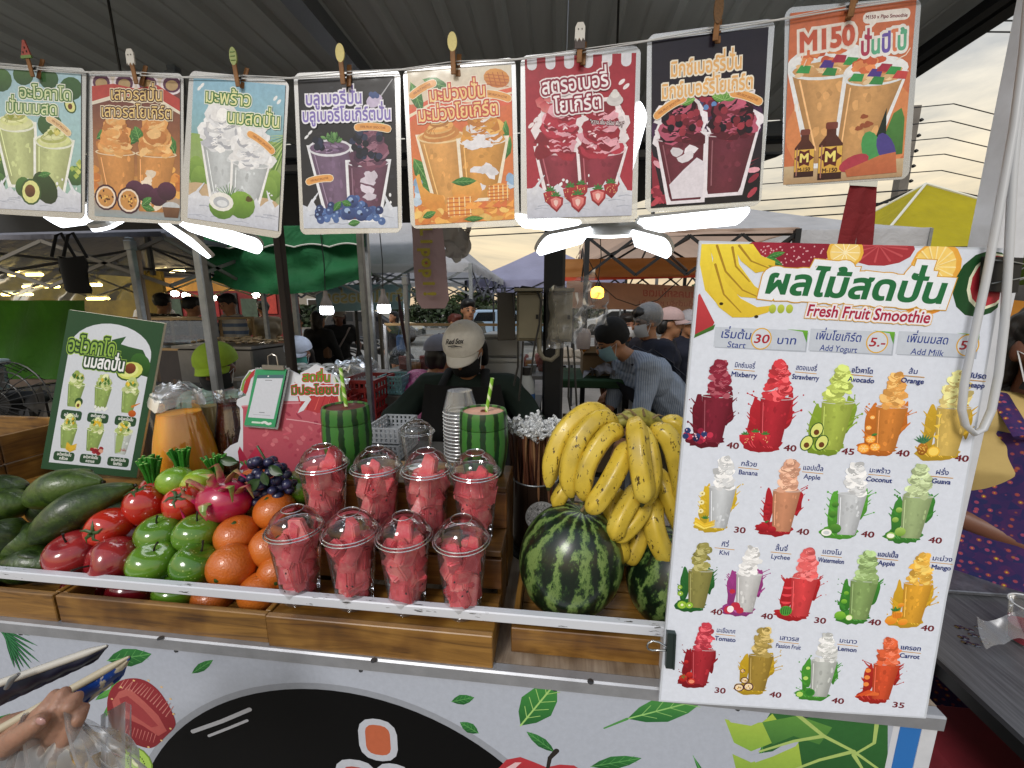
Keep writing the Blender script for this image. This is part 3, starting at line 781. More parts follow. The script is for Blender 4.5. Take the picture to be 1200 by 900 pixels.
for k in range(22):a=k*.2856*1.0;A.ell(x_+20*math.cos(a),y_+22*math.sin(a),1.6,2.4,'#20280f',n=6)
x_,y_=bq(640,912)
P=[(x_-88,y_+30),(x_-92,y_-5),(x_-74,y_-32),(x_-48,y_-42),(x_-22,y_-34),(x_,y_-26),(x_+24,y_-36),(x_+50,y_-38),(x_+76,y_-22),(x_+90,y_+8),(x_+84,y_+50),(x_+50,y_+120),(x_,y_+130),(x_-52,y_+118)]
A.poly(P,'#b01526','#7a0a18');A.poly([(x_-84,y_+20),(x_-80,y_-8),(x_-58,y_-28),(x_-46,y_-30),(x_-66,y_-4)],'#d8b4b8')
A.line([(x_+2,y_-20),(x_+6,y_-48),(x_+18,y_-66)],(6,10),'#2a2622')
Pm=[(858,833),(895,826),(960,830),(1010,836),(1040,850),(1036,880),(1012,915),(950,960),(880,970)]
def mons(P,c,c2):A.poly([bq(*q)for q in P],c,c2)
mons([(905,828),(960,832),(1010,838),(1040,846),(1040,900),(1000,950),(930,950),(900,900),(890,860)],'#2f6a30','#1d4a25')
mons([(849,842),(870,848),(893,846),(905,836),(915,850),(905,870),(880,880),(860,870)],'#a9c23c','#7fa832')
mons([(858,883),(880,893),(905,886),(935,868),(940,900),(900,930),(868,925)],'#a3be3a','#6f9a2f')
mons([(893,846),(935,838),(975,852),(960,872),(930,862),(905,872)],'#5a9237','#3c7230')
mons([(880,884),(905,880),(925,868),(938,866),(932,874),(905,886),(885,893)],'#a9b0be','#a9b0be')
mons([(903,828),(850,838),(856,846),(880,850),(898,842),(903,834)],'#a9b0be','#a9b0be')
for P in([(928,832),(965,862),(1000,880),(1028,900)],[(965,862),(930,868),(890,880)],[(1000,880),(960,890),(920,905)],[(1028,840),(1024,870),(1000,884)],[(1000,884),(1010,900)]):
 A.line([bq(*q)for q in P],(7,4),'#a3bd62')
A.pr=[(vs,fs,cs,lv)for vs,fs,cs,lv in A.pr if max(v[0]for v in vs)<2320]
A.build('banner_print',cart,[(BX0,.5995,BZ0),(BX0+BW/1000,.5995,BZ0),(BX0+BW/1000,.5995,BZ0-BH/1000),(BX0,.5995,BZ0-BH/1000)],PR_BANNER,nrm=Vector((0,-1,0)),base=0)
def crate(label,x0,x1,y0,y1,z0,h,base=.0,th=.012):
 t=thing('wooden_crate',label,'crate',((x0+x1)/2,y0,z0),'pine crates on the counter')
 X,Y=(x0+x1)/2,(y0+y1)/2
 b=MB();b.box((X,y0+th/2,z0+h/2),(x1-x0-.001,th,h),bev=.0015);b.build('front_plank',W_PINE,t,world=True)
 b=MB();b.box((X,y1-th/2,z0+h*.7),(x1-x0-.001,th,h*1.4),bev=.0015);b.build('back_plank',W_PINE,t,world=True)
 for xx in(x0+th/2,x1-th/2):
  b=MB();b.box((xx,Y,z0+h/2-.001),(th-.001,y1-y0-2*th-.001,h),bev=.0015);b.build('side_plank',W_PINEX,t,world=True)
 n=4;s_=(y1-y0-2*th)/n
 for k in range(n):
  b=MB();b.box((X,y0+th+s_*(k+.5),z0+.006+base),(x1-x0-2*th-.002,s_-.004,.008));b.build('bottom_plank',W_PINE,t,world=True)
 return t
crate('pine crate at the far left holding the long avocados',-1.62,-1.003,.607,.90,CT,.062)
crate('pine crate full of apples, oranges and tomatoes',-.997,-.537,.607,.90,CT,.062)
crate('pine crate by the price board holding the two watermelons',-.075,.40,.640,.88,CT,.052)
st=thing('stepped_stand','three step pine stand carrying the watermelon cups','stand',(-.31,.60,CT))
SX0,SX1=-.533,-.103;SXC=(SX0+SX1)/2;SW=SX1-SX0
def sb(n,c,d,m=W_PINE):b=MB();b.box(c,d,bev=.0015);return b.build(n,m,st,world=True)
sb('front_board',(SXC,.6065,CT+.033),(SW,.012,.066))
sb('step_tread',(SXC,.665,.925),(SW-.001,.103,.012))
sb('riser_board',(SXC,.724,.971),(SW,.012,.066),W_DARK)
sb('step_tread',(SXC,.762,1.017),(SW-.001,.088,.013))
sb('riser_board',(SXC,.808,1.066),(SW,.012,.082),W_DARK)
sb('step_tread',(SXC,.865,1.1145),(SW-.001,.126,.013))
sb('back_board',(SXC,.925,.988),(SW,.012,.234))
for xx in(SX0+.006,SX1-.006):
 for y0,y1,z1 in((.614,.716,.917),(.732,.800,1.009),(.816,.917,1.106)):sb('side_board',(xx,(y0+y1)/2,(CT+z1)/2),(.011,y1-y0,z1-CT),W_PINEX)
bx=thing('wooden_riser','long low pine box behind the fruit crates carrying the juice jugs','riser box',(-1.0,1.1,CT))
def rb(n,c,d,m=W_PINE):b=MB();b.box(c,d,bev=.0015);return b.build(n,m,bx,world=True)
rb('front_board',(-1.05,.922,CT+.06),(1.02,.012,.12));
for k in range(4):rb('top_board',(-1.05,.965+.086*k,CT+.126),(1.02,.082,.012))
for xx in(-1.555,-.545):rb('side_board',(xx,1.10,CT+.06),(.012,.34,.12),W_PINEX)
bx=thing('wooden_box','tall box of stacked pine boards at the left edge behind the avocados','box',(-1.75,1.0,CT))
for k in range(3):
 z=CT+.06+.085*k
 rb('front_board',(-1.80,.915,z+.0),(.44,.014,.082),[W_PINE,W_PINE,W_DARK][k])
 rb('side_board',(-1.587,1.02,z+.0),(.014,.19,.082),W_PINEX)
 rb('back_board',(-1.80,1.122,z),(.44,.012,.082))
b=MB();b.box((-1.80,1.02,CT+.02),(.42,.19,.03));b.build('bottom_board',W_DARK,bx,world=True)
def led_lamp(label,hub,ends,upb=None):
 hub=Vector(hub);t=thing('led_lamp',label,'lamp',hub)
 HT=Matrix.Rotation(R(16),4,'X')
 b=MB();b.lathe([(.02,.055),(.028,.05),(.03,.02),(.07,.014),(.088,.004),(.09,-.006)],28,mtx=HT);b.build('lamp_hub',M_LEDB,t)
 b=MB();b.lathe([(.089,-.006),(.086,-.013),(.05,-.018),(.0001,-.019)],28,mtx=HT);b.build('hub_diffuser',mat('hub_led','#eceee8',.4,emit='#f2f4ee',estr=2.6),t)
 b=MB();b.lathe([(.014,.055),(.014,.10),(.017,.10),(.017,.125),(.0001,.125)],14);b.build('lamp_socket',M_WHITE,t)
 b=MB();b.tube([(0,0,.12),(.004,0,.3),(0,0,RZ-hub.z-.01)],.003,6);b.build('lamp_cord',M_BLACK,t)
 for e_,wd in ends:
  e_=Vector(e_);d=e_-hub;dn=d.normalized();s0=hub+dn*.085;Ln=(e_-s0).length
  x=dn;up=Vector((0,.62,.78));y=up.cross(x).normalized();z=x.cross(y)
  M=Matrix((x,y,z)).transposed().to_4x4();M.translation=s0-hub
  P=[];hw=wd/2
  for a in range(-90,91,22):P.append((Ln-hw*.55+hw*.55*math.cos(R(a)),hw*math.sin(R(a))))
  P+=[(0,hw*.82),(0,-hw*.82)]
  b=MB();b.prism([M@Vector((u,v,.0))for u,v in P],z,.010);o=b.build('lamp_blade',M_LEDB,t)
  b=MB();b.prism([M@Vector((u*.985+.001,v*.94,-.0075))for u,v in P],z,.0072);b.build('blade_diffuser',M_LED,o)
 return t
led_lamp('folding white LED lamp with glowing blades hanging under the avocado and coconut posters',onD(165,243,1.07),[(onD(57,256,1.2),.064),(onD(112,268,.97),.064),(onD(240,293,.96),.066),(onD(308,290,1.18),.064)])
led_lamp('folding white LED lamp with a round hub hanging under the strawberry poster',onD(713,268,1.05),[(onD(631,288,.93),.064),(onD(787,292,.93),.064),(onD(874,252,1.2),.064),(onD(606,257,1.32),.064),(onD(752,125,1.17),.064)])
SY=.848
sp=[(-60,71),(0,78),(100,85),(160,88),(215,91),(280,92),(340,92),(403,88),(470,82),(532,76),(605,70),(679,62),(760,48),(839,36),(910,24),(995,10),(1080,-3),(1160,-16),(1220,-28)]
b=MB();b.tube([onY(x_,y_,SY)for x_,y_ in sp],.0011,6);b.tube([onY(x_,y_-1-3*(i%2),SY+.002)for i,(x_,y_)in enumerate(sp)],.0009,5)
tag(b.build('hanging_string',mat('white_twine','#d8dadb',.7)),'thin white string across the top that the drink posters hang from','string')
def poster(label,outer,inner,draw,yo=0.0,seed=1):
 y=.853+yo
 O=[onY(a,b_,y)for a,b_ in outer];I=[onY(a,b_,y-.0008)for a,b_ in inner]
 t=thing('drink_poster',label,'poster',(O[0]+O[1])/2,'laminated drink posters pegged to the string')
 b=MB()
 def rim(C,r):
  P=[]
  for k in range(4):
   c=C[k];a=(C[k-1]-c).normalized()*r;d=(C[(k+1)%4]-c).normalized()*r
   for q in(0,.3,.7,1):P.append(c+a*(1-q)**1.5+d*q**1.5)
  return P
 b.prism(rim(O,.012),(0,1,0),.0012);b.build('laminate_sleeve',M_LAM,t,world=True)
 b=MB();b.prism([v for v in I],(0,1,0),.0003);b.build('paper',mat('poster_paper','#c9cacb',.6),t,world=True)
 A=Art(200,290);draw(A,random.Random(seed));
 A.build('printed_artwork',t,[v+Vector((0,-.0002,0))for v in I],PR_POSTER,nrm=Vector((0,-1,0)),base=.0001,step=1.5e-5)
 return t
def bubble(A,x,y,w,rot,txt='100% FRUIT SMOOTHIE',c='#e9a24a'):
 n=7;P=[]
 for k in range(n):
  a=-.6+1.2*k/(n-1);P.append((x+w/2*math.sin(a)/.56*math.cos(R(rot))+(w*.28*(1-math.cos(a)))*-math.sin(R(rot)),y+w/2*math.sin(a)/.56*math.sin(R(rot))+w*.28*(1-math.cos(a))*math.cos(R(rot))))
 A.line(P,15.5,'#f3ead2');A.line(P,13,c)
 A.text(txt,x,y+2.2+w*.02,6,'#8c3a12',rot=rot,width=w*.85,bold=.01)
def backleaf(A,x,y,L,w,r):leaf(A,x,y,L,w,r,'#4d8f3e','#245c2a','#7db862')
def swirl(A,x,y,w,cols,rr,n=5):
 for k in range(n):
  q=1-k/n;A.ell(x+rr.uniform(-1,1),y-k*w*.1,w*.5*q+2,w*.17*q+2,rc(rr,cols),n=16,rot=-6)
  A.ell(x-w*.03,y-k*w*.1-1.4,w*.42*q+1,w*.11*q+1,rc(rr,[cols[0]]),n=16,rot=-6)
 for k in range(8):a=rr.uniform(0,6.3);A.line([(x+w*.34*math.cos(a),y-w*.1+w*.12*math.sin(a)),(x+w*.22*math.cos(a+.6),y-w*.14+w*.08*math.sin(a+.6)),(x+w*.1*math.cos(a+1.1),y-w*.2)],(1.8,.6),rc(rr,[cols[-1]]))
def milk(A,y,rr,c='#dfe2ea',c2='#c3c8d6'):
 P=[(0,290),(0,y)];
 for k in range(21):P.append((k*10,y+rr.uniform(-6,6)-(14 if k in(2,6,15,18)else 0)))
 P+=[(200,290)];A.poly(P,c,c2)
 for k in range(12):a=rr.uniform(0,180);yy=rr.uniform(y+14,284);A.line([(a,yy),(a+14,yy-2),(a+30,yy+1)],(2.2,.8),'#aeb4c4')
 for k in range(9):A.ell(rr.uniform(5,195),y-rr.uniform(4,26),rr.uniform(1,3),rr.uniform(1.5,4.5),'#eef0f4',n=8)
 for sx_ in(14,186):A.line([(sx_,y+4),(sx_+(8 if sx_<100 else-8),y-12),(sx_+(20 if sx_<100 else-14),y-28)],(9,2),c)
def p1(A,rr):
 A.rect(0,0,200,290,'#a9cfe0','#8fb7a2')
 for x_,y_,r_ in((18,22,26),(70,8,24),(128,14,22),(178,30,26),(20,200,26),(188,210,24),(130,105,28),(8,230,22)):A.ell(x_,y_,r_,r_*.9,rc(rr,['#4f7f3c','#3d6b3a','#6f9a4a']),c2='#2d5530')
 for k in range(14):x_=rr.choice([rr.uniform(0,20),rr.uniform(180,200)]);y_=rr.uniform(150,215);A.poly([(x_-6,y_),(x_,y_-6),(x_+7,y_),(x_,y_+7)],rc(rr,['#c9d36a','#9fb64a']))
 for x_,y_,w_,h_,s_ in((50,108,88,128,1),(140,140,82,132,-1)):
  cup(A,x_,y_,w_,h_,'#bfc98a',rr,rim='#e6ead8',out='#f2f4ee',taper=.66,rimh=.2,tilt=.16 if s_>0 else-.1);swirl(A,x_,y_-1,w_*.86,['#dfe3a8','#cfd58e','#a9b062'],rr)
  for k in range(5):a=x_+rr.uniform(-12,12);b_=y_-rr.uniform(12,26);A.poly([(a-6,b_),(a+2,b_-7),(a+8,b_+1),(a,b_+7)],rc(rr,['#b9b04a','#d8cf6c','#8f9a3a']))
 milk(A,245,rr)
 A.ell(70,240,18,22,'#4a7a34',c2='#2a5226');A.ell(120,240,25,38,'#2f4f2a',rot=-30,c2='#1a321a');A.ell(88,250,24,29,'#33552a');A.ell(88,250,20,25,'#dfe08c');A.ell(86,248,12,14,'#7a4a26',c2='#4d2c16')
 leaf(A,104,215,30,14,-15)
 A.ell(176,64,13,17,'#33552a',rot=-30);A.ell(176,64,10,14,'#dfe08c',rot=-30);A.ell(176,66,5,6,'#6b3d1c')
 bubble(A,152,105,50,32,c='#e3c08a')
 o=[(.15,'#eef2e4'),(.06,'#5c8a3a')]
 A.text('อะโวคาโด',120,54,34,'#d7e3b0',[(.13,'#f0f4ea'),(.075,'#4f7f3f')],bold=.01,width=120);A.text('ปั่นนมสด',90,85,34,'#d7e3b0',[(.13,'#f0f4ea'),(.075,'#4f7f3f')],bold=.01,width=118)
def p2(A,rr):
 A.rect(0,0,200,290,'#59233a','#c9873a');A.rect(0,0,200,22,'#e0d4c4')
 for x_ in(22,75,128,182):A.ell(x_,12,25,20,'#e9dfe6',n=18);A.ell(x_,12,20,16,'#5b2a4c');A.ell(x_,14,14,10,'#b6986a')
 A.poly([(0,20),(50,14),(100,22),(150,14),(200,40),(200,64),(150,38),(100,44),(50,36),(0,50)],'#b9352c');A.poly([(0,50),(50,36),(100,44),(150,38),(200,64),(200,70),(150,46),(100,52),(50,44),(0,57)],'#e6dccb')
 for q in(('l',20,140,50,26,-50),('l',85,135,40,26,-60),('l',110,130,36,26,-110),('l',190,150,48,28,-120),('l',8,125,40,22,-30)):backleaf(A,*q[1:])
 A.rect(0,200,200,290,'#c98a34','#8f9fa6')
 for k in range(30):A.ell(rr.choice([rr.uniform(0,26),rr.uniform(172,200)]),rr.uniform(180,250),9,8,rc(rr,['#e0902a','#f0b048','#c46f1c']),jag=.2)
 for x_,h_ in((52,1),(146,-1)):
  mound(A,x_,150,82,68,['#d99040','#e6a352','#c97c30','#f0c07a'],rr,44,.2)
  cup(A,x_,152,88,122,'#cf8a3c',rr,rim='#e3cfae',out=None,taper=.68,rimh=.08,tilt=.1*h_,streak='#ead9c2' if h_<0 else None)
  A.ell(x_,149,40,6,'#dd9a48');mound(A,x_,150,76,40,['#d99040','#e6a352','#c97c30','#f0c07a'],rr,20,.2)
 for x_,y_ in((66,232),(92,238),(120,245),(140,232)):A.ell(x_+30,y_-4,22,20,'#5b2a4c',c2='#34142c')
 for x_,y_,r_ in((28,248,27),(82,252,28)):
  A.ell(x_,y_,r_,r_*1.05,'#3f1a30');A.ell(x_,y_,r_*.86,r_*.9,'#ecd9c4');A.ell(x_,y_,r_*.72,r_*.76,'#c98a3c')
  for k in range(20):a=rr.uniform(0,6.28);q=rr.uniform(0,.62)*r_;A.ell(x_+q*math.cos(a),y_+q*math.sin(a),2.2,3,rc(rr,['#8a4a1a','#e6b04a','#4d2a14']),rot=rr.uniform(0,180),n=6)
 leaf(A,112,262,32,16,15);leaf(A,112,262,30,18,-40)
 A.ell(180,262,21,12,'#c4c8cc');A.poly([(160,262),(200,262),(196,284),(165,284)],'#7a5236','#5c3a26')
 for y_,s_,w_ in((45,'เสาวรสปั่น',120),(80,'เสาวรสโยเกิร์ต',164)):A.text(s_,102,y_,34,'#e6c67c',[(.12,'#f0e2c4'),(.07,'#4a1f1c')],width=w_,bold=.01)
def p3(A,rr):
 A.rect(0,0,200,290,'#8fc2de','#7a9a5a');A.rect(0,110,200,290,'#8fae5c','#9fae86')
 for k in range(22):A.line([(200,95+k*2),(170,100+k*6),(140,125+k*7)],(1.4,.5),rc(rr,['#b6cf7c','#5f8a3e']))
 for x_,y_ in((14,185),(22,205),(186,195),(176,210)):A.ell(x_,y_,19,30,'#8cb04a',c2='#517a2c')
 for q in((4,230,60,20),(150,250,50,26)):A.ell(q[0]+20,q[1],q[2]*.7,q[3],'#c9ac86')
 for x_,y_,w_,h_,tl in((66,128,78,118,.12),(134,158,76,104,-.12)):
  mound(A,x_,y_,w_*1.24,74,['#f2f3f6','#f2f3f6'],rr,26,.22)
  cup(A,x_,y_+2,w_,h_,'#c6ccd0',rr,rim='#e4e6ea',out='#f4f4f4',taper=.66,tilt=tl,rimh=.1)
  mound(A,x_,y_+2,w_*1.05,64,['#dfe1e6','#eceef2','#b9bcc6','#f6f6f8'],rr,44,.2)
 milk(A,238,rr)
 for k in range(9):A.line([(92,236),(62+k*7,205+abs(k-4)*3)],(2.4,.8),rc(rr,['#4d8a3c','#6fa84a']))
 A.ell(118,246,30,29,'#86b23e',c2='#4f7a26');A.ell(134,232,7,6,'#5c5028',jag=.3);A.ell(76,256,29,26,'#7fa83c',c2='#527d2a');A.ell(74,245,27,20,'#efeee8');A.ell(74,246,18,12,'#b9bec6');A.ell(76,248,12,7,'#dfe3e8')
 bubble(A,156,112,56,30)
 for x_,y_,s_,w_ in((78,46,'มะพร้าว',102),(136,82,'นมสดปั่น',116)):A.text(s_,x_,y_,36,'#e9eaa8',[(.12,'#f2f6ea'),(.07,'#3f7a35')],width=w_,bold=.01)
 for x_,y_ in((14,20),(20,14),(180,26),(188,32)):A.ell(x_,y_,3,6,'#f4f6f8',rot=40)
def p4(A,rr):
 A.rect(0,0,200,290,'#24252b','#2e2f36')
 for k in range(40):A.ell(rr.uniform(0,200),rr.uniform(0,230),rr.uniform(1,5),rr.uniform(1,4),rc(rr,['#30323a','#1a1b20']),n=7,jag=.3)
 milk(A,246,rr,'#dbe0ea','#c4ccdc')
 cup(A,62,130,86,130,'#77607e',rr,rim='#dfe0ea',out='#eceff6',taper=.66,rimh=.2,tilt=.14)
 for k in range(14):A.ell(62+rr.uniform(-26,26),130+rr.uniform(-8,8),8,2.4,rc(rr,['#a58bb0','#7c6488','#5b4666']),rot=rr.uniform(-20,20),n=8)
 cup(A,142,160,84,112,'#6f4760',rr,rim='#dfe0ea',out='#eceff6',taper=.68,rimh=.1,tilt=-.1,streak='#d8cede')
 mound(A,142,162,84,66,['#5b3a52','#7c4a62','#432a44','#9a6a80'],rr,44,.2)
 for k in range(20):A.ell(142+rr.uniform(-34,30),140-rr.uniform(-14,34),7,6.6,rc(rr,['#1c2438','#2c3656','#141a2a']),n=12)
 for x_,y_,s_ in((60,118,1),(150,96,1)):
  for k in range(18):a=rr.uniform(-180,0);leaf(A,x_+8+rr.uniform(-12,12),y_+rr.uniform(-6,4),14,7,a,rc(rr,['#4f8a46','#2f6232','#77b064']),'#2a5a30')
  for k in range(7):A.ell(x_-18+rr.uniform(-12,10),y_+rr.uniform(-6,12),7,7,rc(rr,['#1c2438','#2c3656']),n=12)
 for k in range(52):
  a=rr.uniform(0,1);x_=30+140*a;y_=262-30*math.sin(a*3.1)*rr.random()+rr.uniform(-10,16);r_=rr.uniform(6,9);A.ell(x_,y_,r_,r_,rc(rr,['#33508c','#24386c','#456aa8']),n=12);A.ell(x_-2,y_-2,r_*.35,r_*.3,'#88a6d4',n=6)
 for x_,y_,r_ in((98,258,16),(124,262,14),(106,236,13)):A.ell(x_,y_,r_,r_,'#3a5c9c',n=16,c2='#24386c');A.ell(x_-3,y_-4,r_*.4,r_*.34,'#9ab6dd',n=8);A.ell(x_+1,y_,3,3,'#1a2850',n=6)
 leaf(A,66,255,26,14,-50);leaf(A,96,282,26,14,-10);leaf(A,84,236,22,14,20)
 A.line([(196,6),(178,28),(168,40)],(1.5,3),'#b4b6be');A.ell(158,44,17,12,'#c9bcdc',rot=-20,jag=.06);
 for k in range(4):A.ell(152+k*4,32+(k%2)*3,5,5,'#33508c',n=10)
 bubble(A,38,190,46,-8);bubble(A,154,92,62,4)
 for x_,y_ in((14,108),(22,100)):A.ell(x_,y_,2.4,6,'#e8eaf0',rot=50)
 for x_,y_,s_,w_ in((74,48,'บลูเบอรีปั่น',120),(100,80,'บลูเบอรีโยเกิร์ตปั่น',186)):A.text(s_,x_,y_,33,'#7f6fc0',[(.1,'#eeeefa')],width=w_,bold=.025)
def p5(A,rr):
 A.rect(0,0,200,290,'#e4dcc8','#dd7f34');A.rect(0,60,200,290,'#d9652e','#df8434')
 A.poly([(0,70),(60,44),(130,52),(200,40),(200,70),(120,80),(50,66),(0,92)],'#e05a35');A.poly([(0,78),(60,52),(130,60),(200,48),(200,52),(130,64),(60,56),(0,84)],'#f0e2c4')
 for q in((6,20,60,24,70),(30,16,56,22,20),(4,160,60,30,60),(188,100,56,30,110),(10,190,70,30,70),(196,130,60,30,120)):backleaf(A,*q)
 A.ell(172,22,25,17,'#e29a32',rot=15,c2='#c9701c')
 for k in range(4):A.line([(156+k*9,12),(162+k*9,34)],1.6,'#b85a14');A.line([(152,14+k*6),(194,20+k*6)],1.4,'#b85a14')
 bubble(A,28,32,46,-25);bubble(A,172,52,44,14)
 cup(A,60,122,88,132,'#e0a04c',rr,rim='#f0cf96',out='#f6ead2',taper=.66,rimh=.15,tilt=.12)
 swirl(A,60,118,72,['#f0bc6c','#e6a44c','#c98030'],rr,6)
 cup(A,142,134,90,110,'#dc9a3a',rr,rim='#eee6dc',out='#f6ead2',taper=.66,rimh=.12,tilt=-.08,streak='#eceaf0')
 mound(A,142,134,80,54,['#e09a2c','#f0b858','#e8e4e6','#c97c1c'],rr,44,.2)
 for k in range(7):A.ell(120+rr.uniform(-10,40),132+rr.uniform(-4,14),12,7,'#eceaf0',jag=.3,seed=k)
 for k in range(8):A.ell(rr.choice([rr.uniform(0,16),rr.uniform(184,200)]),rr.uniform(190,250),9,9,rc(rr,['#8fb4d8','#c4d8ea']),jag=.25)
 A.poly([(6,195),(14,190),(20,215),(34,228),(60,235),(66,262),(20,262),(12,225)],'#f0b040','#d98620')
 for k in range(46):A.ell(rr.uniform(0,200),rr.uniform(258,288),rr.uniform(9,17),rr.uniform(5,9),rc(rr,['#e8962a','#f4b44a','#d87a1c','#f6c868']),rot=rr.uniform(-40,40),n=11)
 A.ell(108,228,30,25,'#efb24a',c2='#dd8a28');leaf(A,78,210,50,18,0)
 for x_,y_,q in((92,258,1),(170,236,.8)):
  A.ell(x_,y_,28*q,24*q,'#ee9c34',rot=-12)
  for k in range(5):
   A.line([(x_-22*q+k*11*q,y_-18*q),(x_-22*q+k*11*q,y_+18*q)],2.2,'#f9dca0');A.line([(x_-24*q,y_-16*q+k*8*q),(x_+24*q,y_-16*q+k*8*q)],2.2,'#c8601a')
 for k in range(7):A.poly([(100+k*14,262),(116+k*14,250),(126+k*12,266)],rc(rr,['#e0702a','#ee9c34']))
 backleaf(A,16,276,30,15,-20);backleaf(A,100,284,40,12,0)
 for x_,y_,s_,w_ in((96,56,'มะม่วงปั่น',112),(96,90,'มะม่วงโยเกิร์ต',158)):A.text(s_,x_,y_,35,'#f6cf84',[(.15,'#f2e6d4'),(.085,'#c8432c')],width=w_,bold=.015,rot=-2)
def p6(A,rr):
 A.rect(0,0,200,290,'#a3152c','#b01f3a');A.ell(105,130,60,45,'#c8432a',n=20)
 for k in range(6):A.rrect(4+k*34,-8,22+k*34,22,8,'#dfe0ea')if 4+k*34<180 else None
 A.rect(0,-8,200,0.0,'#a3152c');A.pr=[(q[0],q[1],q[2],q[3])for q in A.pr]
 for x_,y_,w_,h_,tl in((66,162,92,96,.06),(142,168,84,84,-.1)):
  mound(A,x_,y_+4,w_*1.22,86,['#f4e9ee','#f4e9ee'],rr,30,.22)
  cup(A,x_,y_,w_,h_,'#93283f',rr,rim='#e3c6ce',out='#f4e9ee',taper=.62,tilt=tl,rimh=.13)
  mound(A,x_,y_+5,w_*1.05,78,['#a3122f','#8a0f28','#b81c3c','#e8a4b4'],rr,50,.2)
  for k in range(7):A.ell(x_+rr.uniform(-26,26),y_-rr.uniform(4,50),3.5,1.6,'#f6d8e0',rot=rr.uniform(-60,60),n=6)
 milk(A,238,rr,'#dfe1ea','#c0c4d4')
 for x_,y_,r_,cut in((46,252,18,0),(56,262,18,1),(84,246,18,0),(104,240,16,0),(98,262,20,1),(136,252,19,1),(160,240,17,0)):
  P=[(x_-r_*.8,y_-r_*.5),(x_,y_-r_*.8),(x_+r_*.8,y_-r_*.5),(x_+r_*.75,y_+r_*.2),(x_+r_*.1,y_+r_),(x_-r_*.6,y_+r_*.4)]
  A.poly(P,'#b5202e','#8a1220')
  if cut:A.poly([(x_+(a-x_)*.72,y_+(b_-y_)*.72)for a,b_ in P],'#e88a86','#d05050');A.poly([(x_+(a-x_)*.3,y_+(b_-y_)*.42)for a,b_ in P],'#f2c8c0')
  else:
   for k in range(12):A.ell(x_+rr.uniform(-.55,.55)*r_,y_+rr.uniform(-.5,.5)*r_,.9,1.4,'#e8b878',n=5)
  for k in range(5):leaf(A,x_,y_-r_*.7,r_*.6,4,-170+40*k)
 for x_,y_ in((28,80),(42,70),(36,88)):A.poly([(x_-10,y_-6),(x_,y_-12),(x_+10,y_-4),(x_+4,y_+10),(x_-6,y_+6)],'#c23040','#e08080')
 for k in range(4):A.ell(164,80-k*5,15-k*3.4,10-k*2,rc(rr,['#e8e6e4','#d4d0d0']),n=16)
 for x_,y_ in((10,118),(20,108),(176,48),(184,56)):A.ell(x_,y_,3.4,7,'#f2e6ea',rot=50)
 A.text('สตรอเบอรี่',92,60,36,'#f6eef2',[(.17,'#f2e6ea'),(.1,'#8e1638')],width=122,bold=.02,rot=-5);A.text('โยเกิร์ต',98,96,36,'#f6eef2',[(.17,'#f2e6ea'),(.1,'#8e1638')],width=88,bold=.02,rot=-4)
 A.text('"หวาน เย็น อร่อย ฟินๆ"',150,122,10,'#f2e6ea',[(.12,'#4a0c1c')],bold=.01,rot=6,width=62)
def p7(A,rr):
 A.rect(0,0,200,290,'#1d1826','#241826');A.ell(100,150,100,70,'#43204a',n=24);A.rect(0,250,200,290,'#16121a')
 for k in range(26):A.ell(rr.uniform(70,130),rr.uniform(95,135),7,7,rc(rr,['#a31c3c','#c8405a','#2c3a6a','#6a1030']),n=10)
 for k in range(3):A.ell(84+k*14,116+4*(k%2),5,5,'#5a8ac8',n=8)
 for k in range(16):A.poly([(rr.choice([rr.uniform(-2,30),rr.uniform(160,200)]),rr.uniform(170,280)),(rr.uniform(0,40),284),(rr.uniform(0,30),270)],rc(rr,['#8a1030','#b02040']))if k<8 else A.ell(rr.choice([rr.uniform(0,18),rr.uniform(180,200)]),rr.uniform(160,280),12,5,rc(rr,['#8a1030','#c03048','#e8a0b0']),rot=rr.uniform(-60,60),n=9)
 for x_,w_,h_,s_ in((54,84,112,1),(146,84,104,0)):
  mound(A,x_,172,w_*1.2,66,['#ece6ee','#ece6ee'],rr,26,.22)
  cup(A,x_,168,w_,h_,'#6d2236',rr,rim='#d8ccd4',out='#ece6ee',taper=.7,tilt=.1 if s_ else-.12,rimh=.07,streak='#e6e0e8' if s_ else None)
  if s_:A.poly([(34,250),(60,225),(84,205),(100,215),(96,276),(40,276)],'#e2dce6')
  mound(A,x_,170,w_*1.02,58,['#5a0f24','#7a1830','#2a0a18','#c05070'],rr,50,.2)
  for k in range(18):A.ell(x_+rr.uniform(-34,34),150+rr.uniform(-30,16),6.5,6.5,rc(rr,['#1a1424','#7a1028','#a02038','#280c18']),n=11)
  for k in range(4):leaf(A,x_+(0 if s_ else-16),112,26,13,-20-45*k,'#7fb84a','#4a8a34','#b4dc82')
 bubble(A,32,112,52,-28);bubble(A,168,108,48,22)
 for x_,y_,s_,w_ in((96,62,'มิกซ์เบอร์รี่ปั่น',126),(98,98,'มิกซ์เบอร์รี่โยเกิร์ต',162)):A.text(s_,x_,y_,34,'#e8b064',[(.085,'#efe6d4')],width=w_,bold=.025,rot=-1)
